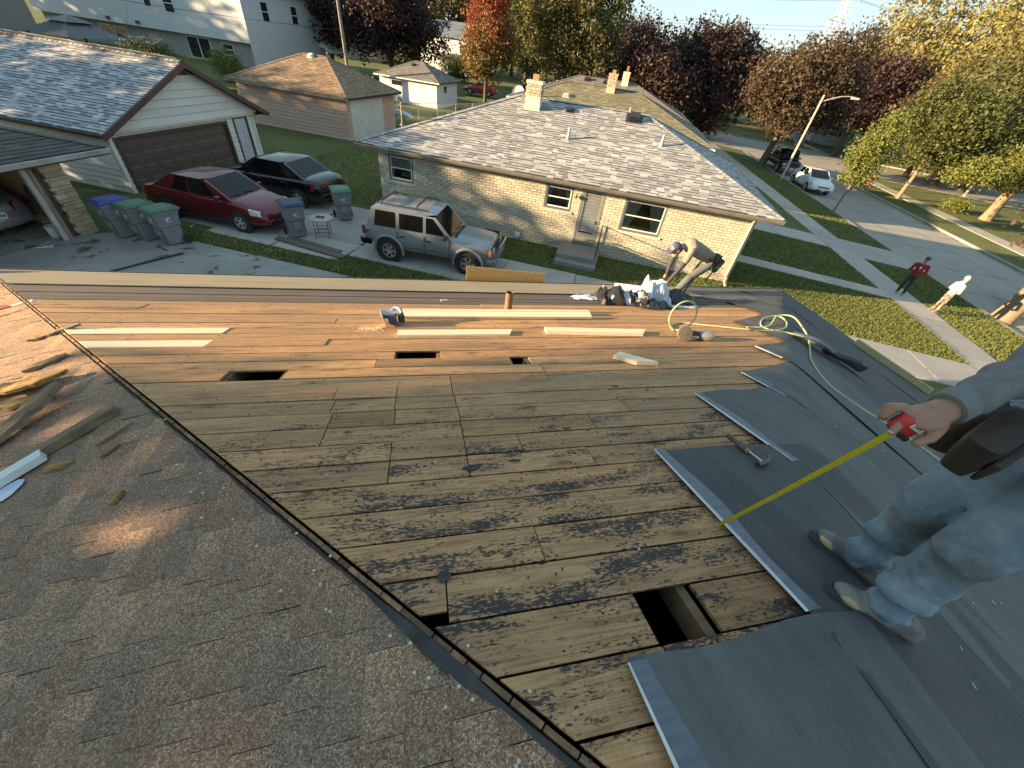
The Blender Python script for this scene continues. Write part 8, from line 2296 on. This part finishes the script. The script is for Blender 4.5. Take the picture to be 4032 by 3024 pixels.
# hammer
hm = thing('hammer', 'old claw hammer lying across the felt edge', 'hammer', tuple(MW(1.93, 1.2).translation))
a_ = Vector((1.945, 1.37, zroof(1.945, 1.37) + .035)); b_ = Vector((1.915, 1.06, zroof(1.915, 1.06) + .052))
dv = (b_ - a_)
mb = MB(); mb.tube([a_, a_ + dv * .06, a_ + dv * .3, a_ + dv * .56, a_ + dv * .60], [.015, .0185, .0165, .0175, .015], 12); mb.build('grip', mat('leather_grip', (0.15, 0.115, 0.085), (0.09, 0.07, 0.055), 22, .8, bmp=.4, bscale=60), hm, True, smooth=True)
mb = MB(); mb.tube([a_ + dv * .58, a_ + dv * .62], [.0165, .0165], 10); mb.build('grip_ring', mat('worn_orange', (0.5, 0.24, 0.1), None, 9, .6), hm, True)
mb = MB(); mb.tube([a_ + dv * .6, a_ + dv * .8, b_], [.010, .009, .012], 8); mb.build('shaft', M_CHROME, hm, True, smooth=True)
M_HAM = mat('worn_steel', (0.10, 0.085, 0.08), (0.16, 0.13, 0.12), 14, .45, .7)
mb = MB(); s_ = Vector((1, .12, -.05)).normalized()
mb.tube([b_ - s_ * .045, b_ - s_ * .04, b_ - s_ * .02, b_ - s_ * .018, b_ + s_ * .02], [.0165, .0175, .0175, .013, .014], 12); mb.build('head', M_HAM, hm, True, smooth=40)
for k in (-1, 1):
    mb = MB(); mb.tube([b_ + s_ * .015, b_ + s_ * .05 + Vector((0, .008, 0)), b_ + s_ * .075 + Vector((0, .03 + .006 * k, .004)), b_ + s_ * .078 + Vector((0, .05 + .004 * k, .008 * k))], [.012, .009, .006, .003], 8); mb.build('claw', M_HAM, hm, True, smooth=True)
# loose felt flap / bent flashing on the street slope
fl_ = thing('bent_flashing', 'bent strip of grey felt flashing lying on the dark felt', 'flashing', tuple(MR(4.95, 3.2).translation))
def sheet(P0, P1, wd, lift, curl, m, name, parent):
    a = Vector((*P0, zr(*P0))); b_ = Vector((*P1, zr(*P1))); d = (b_ - a); n_ = Vector((TS, 0, 1)).normalized(); s_ = n_.cross(d).normalized(); vs = []; fs = []; N, K = 14, 6
    for i in range(N + 1):
        for k in range(K + 1):
            f, g_ = i / N, k / K - .5
            vs.append(a + d * f + s_ * (wd * g_) + n_ * (.03 + lift * math.sin(math.pi * f * .9) + curl * (2 * g_) ** 2 * (.3 + f)))
    for i in range(N):
        for k in range(K): q = i * (K + 1) + k; fs.append((q, q + K + 1, q + K + 2, q + 1))
    mb = MB(); mb.add(vs, fs); mb.build(name, m, parent, True, smooth=True)
sheet((4.72, 3.42), (5.05, 3.02), .26, .05, .05, mat('flashing_sheen', (0.16, 0.18, 0.2), (0.11, 0.125, 0.14), 6, .3, .4), 'upper_sheet', fl_)
sheet((4.95, 3.1), (5.33, 2.82), .17, .02, .09, M_FELT, 'curled_end', fl_)
# toe board spiked at the street eave
tbd = MB(); d = Vector((7.6, 3.0, 0)) - Vector((7.12, 3.98, 0)); 
tb_ = thing('toe_board', 'yellowish toe board fixed at the street side eave', 'toe board', (7.35, 3.55, zr(7.35, 0)))
M0 = MR(7.28, 3.55, R(-82), .02)
mb = MB(); mb.bbox((-.62, -.045, .0), (.62, .045, .10), M0); mb.build('timber', mat('yellow_timber', (0.42, 0.35, 0.17), (0.34, 0.28, 0.13), 3, .7, stretch=(1, 8, 8)), tb_, True, bevel=.006)
for x in (-.45, .4):
    mb = MB(); mb.bbox((x - .02, -.2, -.012), (x + .02, .06, -.004), M0); mb.build('bracket', M_BLKM, tb_, True)
# OSB sheet standing against the eave
ob_ = MB(); ob_.hexa([(.78, wy(.78, 6.86), 1.7), (2.32, wy(2.32, 6.86), 1.7), (2.32, wy(2.32, 6.88), 1.7), (.78, wy(.78, 6.88), 1.7), (.80, wy(.8, 6.93), 2.75), (2.34, wy(2.34, 6.93), 2.68), (2.34, wy(2.34, 6.95), 2.68), (.80, wy(.8, 6.95), 2.75)])
M_OSB = mat('osb_board', (0.50, 0.33, 0.13), (0.34, 0.21, 0.075), 24, .85, stretch=(1, 1, 2))
single(ob_, 'osb_sheet', M_OSB, 'orange OSB sheet standing up behind the eave', 'sheet')
ol = MB()
# rotten boards and scraps on the shingled slope
M_ROT = mat('rotten_wood', (0.42, 0.26, 0.08), (0.20, 0.11, 0.04), 5, .9, stretch=(1, 7, 3), bmp=.6, bscale=9); M_ROTG = mat('grey_rotten_wood', (0.25, 0.18, 0.10), (0.14, 0.10, 0.06), 5, .9, stretch=(1, 7, 3), bmp=.6, bscale=9)
def splint(x, y, az, L, w_, t_, label, m, seed, lift=0.0, tilt=0.0, name='wood_scrap', square=False):
    rg = random.Random(seed); mb = MB(); n = 9; secs = []
    for i in range(n + 1):
        f = i / n; xx = (f - .5) * L
        ww = w_ / 2 * (1 if square else (1 - .55 * max(0, (abs(f - .5) - .3) / .2) ** 1.2 + rg.uniform(-.14, .14)))
        o_ = 0 if square else rg.uniform(-.1, .1) * w_
        secs.append([(xx, o_ - ww, 0), (xx, o_ + ww * .95, rg.uniform(0, .1) * t_ * (not square)), (xx + (0 if square else rg.uniform(-.01, .01)), o_ + ww * .9, t_ * (1 if square else rg.uniform(.7, 1.1))), (xx, o_ - ww * .95, t_ * (1 if square else rg.uniform(.7, 1.1)))])
    mb.loft(secs); o = mb.build(name, m); o.matrix_basis = ML(x, y, az, lift, tilt); setp(o, label=label, category='wood scrap', group='scraps on the shingled slope'); return o
splint(-3.35, 3.05, R(-6), .75, .15, .03, 'long orange split board across the scrap pile', M_ROT, 1, .03)
splint(-3.1, 2.98, R(6), .5, .10, .03, 'orange splintered board end at the top of the scrap pile', M_ROT, 2, .055)
splint(-2.87, 2.50, R(58), .62, .17, .035, 'wide brown board with wavy edge leaning on the scrap pile', M_ROTG, 3, .05, R(-8))
splint(-3.35, 3.40, R(15), .35, .08, .03, 'small dark splinter above the scrap pile', M_ROTG, 4)
splint(-3.7, 4.05, R(8), .5, .06, .025, 'thin splinter near the left picture edge', M_ROTG, 5)
splint(-3.05, 2.78, R(2), .42, .09, .03, 'pale torn board right of the wide brown board', M_ROT, 6, .02)
splint(-2.35, 2.18, R(38), .55, .085, .055, 'squared old timber offcut beside the white board', M_ROTG, 7, 0, 0, square=True)
splint(-2.62, 1.86, R(40), .55, .10, .045, 'new white board end at the left picture edge', mat('primed_white', (0.68, 0.70, 0.68), (0.6, 0.62, 0.6), 4, .6), 8, .012, square=True)
splint(-2.27, 1.92, R(-4), .17, .06, .022, 'small yellowish rotten chunk by the old timber', M_ROT, 9)
splint(-2.03, 2.09, R(40), .22, .018, .012, 'thin stick lying on the shingles', M_ROTG, 10)
splint(-1.97, 1.93, R(45), .11, .035, .015, 'small grey wood chip near the thin stick', M_ROTG, 11)
splint(-1.69, 1.51, R(75), .085, .036, .022, 'brown lump of wood alone on the shingles', M_ROT, 12)
pp = MB(); vs = []; fs = []
for i in range(14):
    a = i * 6.283 / 14; r_ = .1 * (1 + .18 * math.sin(3 * a)); vs.append((r_ * math.cos(a), r_ * .7 * math.sin(a), .004 + .006 * math.sin(2 * a)))
pp.prism(vs, (0, 0, -.002)); o = pp.build('paper_scrap', mat('blue_white_paper', (0.42, 0.50, 0.66), (0.6, 0.65, 0.72), 6, .5)); o.matrix_basis = ML(-2.52, 1.80, .3, .006); setp(o, label='crumpled bluish white paper below the white board', category='paper')
# red and white rope at the left edge
rp = thing('safety_rope', 'red and white rope reaching over the hip at the left edge', 'rope', (-4.8, 5.1, zl(-4.8, 0)))
P = [(-5.6, 4.95, zl(-5.6, 0) + .04), (-5.2, 5.03, zl(-5.2, 0) + .06), (-4.85, 5.08, zl(-4.85, 0) + .05), (-4.62, 5.10, zw(0, 5.1) + .05)]
mb = MB(); mb.tube(smoothpath(P[:2] + [P[2]], 4), .012, 6); mb.build('red_length', mat('red_rope', (0.42, 0.03, 0.04), (0.3, 0.02, 0.03), 30, .8), rp, True)
mb = MB(); mb.tube([P[2], (-4.72, 5.09, zl(-4.72, 0) + .05)], .012, 6); mb.build('pale_length', M_WHITEP, rp, True)
mb = MB(); ell(mb, P[3], (.03, .02, .016)); mb.build('knot', rp.children[0].data.materials[0], rp, True)
# scraps of old felt on the boards
M_SCR = M_OLDF
rg = random.Random(21)
for (x, y, s_, lab) in [(.22, 1.30, .085, 'long'), (.47, 1.33, .04, 'short'), (.02, .645, .03, 'angular'), (.30, .70, .025, 'small'), (-.62, 1.22, .03, 'thin'), (-.52, 1.75, .035, 'leaf shaped'), (.9, 1.62, .03, 'narrow'), (1.55, 2.2, .03, 'ragged')]:
    mb = MB(); n = 9; vs = []
    for i in range(n):
        a = i * 6.283 / n; r_ = s_ * rg.uniform(.45, 1.2); vs.append((r_ * math.cos(a), r_ * (.28 if lab != 'angular' else .8) * math.sin(a), .004 + rg.uniform(0, .006)))
    mb.prism(vs, (0, 0, -.003)); o = mb.build('felt_scrap', M_SCR); o.matrix_basis = MW(x, y, rg.uniform(-.2, .2), .004); setp(o, label=lab + ' scrap of black felt on the bare boards', category='felt scrap', group='felt scraps')
mb = MB(); mb.box((0, 0, .012), (.10, .035, .02), MW(.28, 5.27, .1)); single(mb, 'pale_offcut', M_NEW, 'tiny pale offcut on the grey boards near the eave', 'offcut')
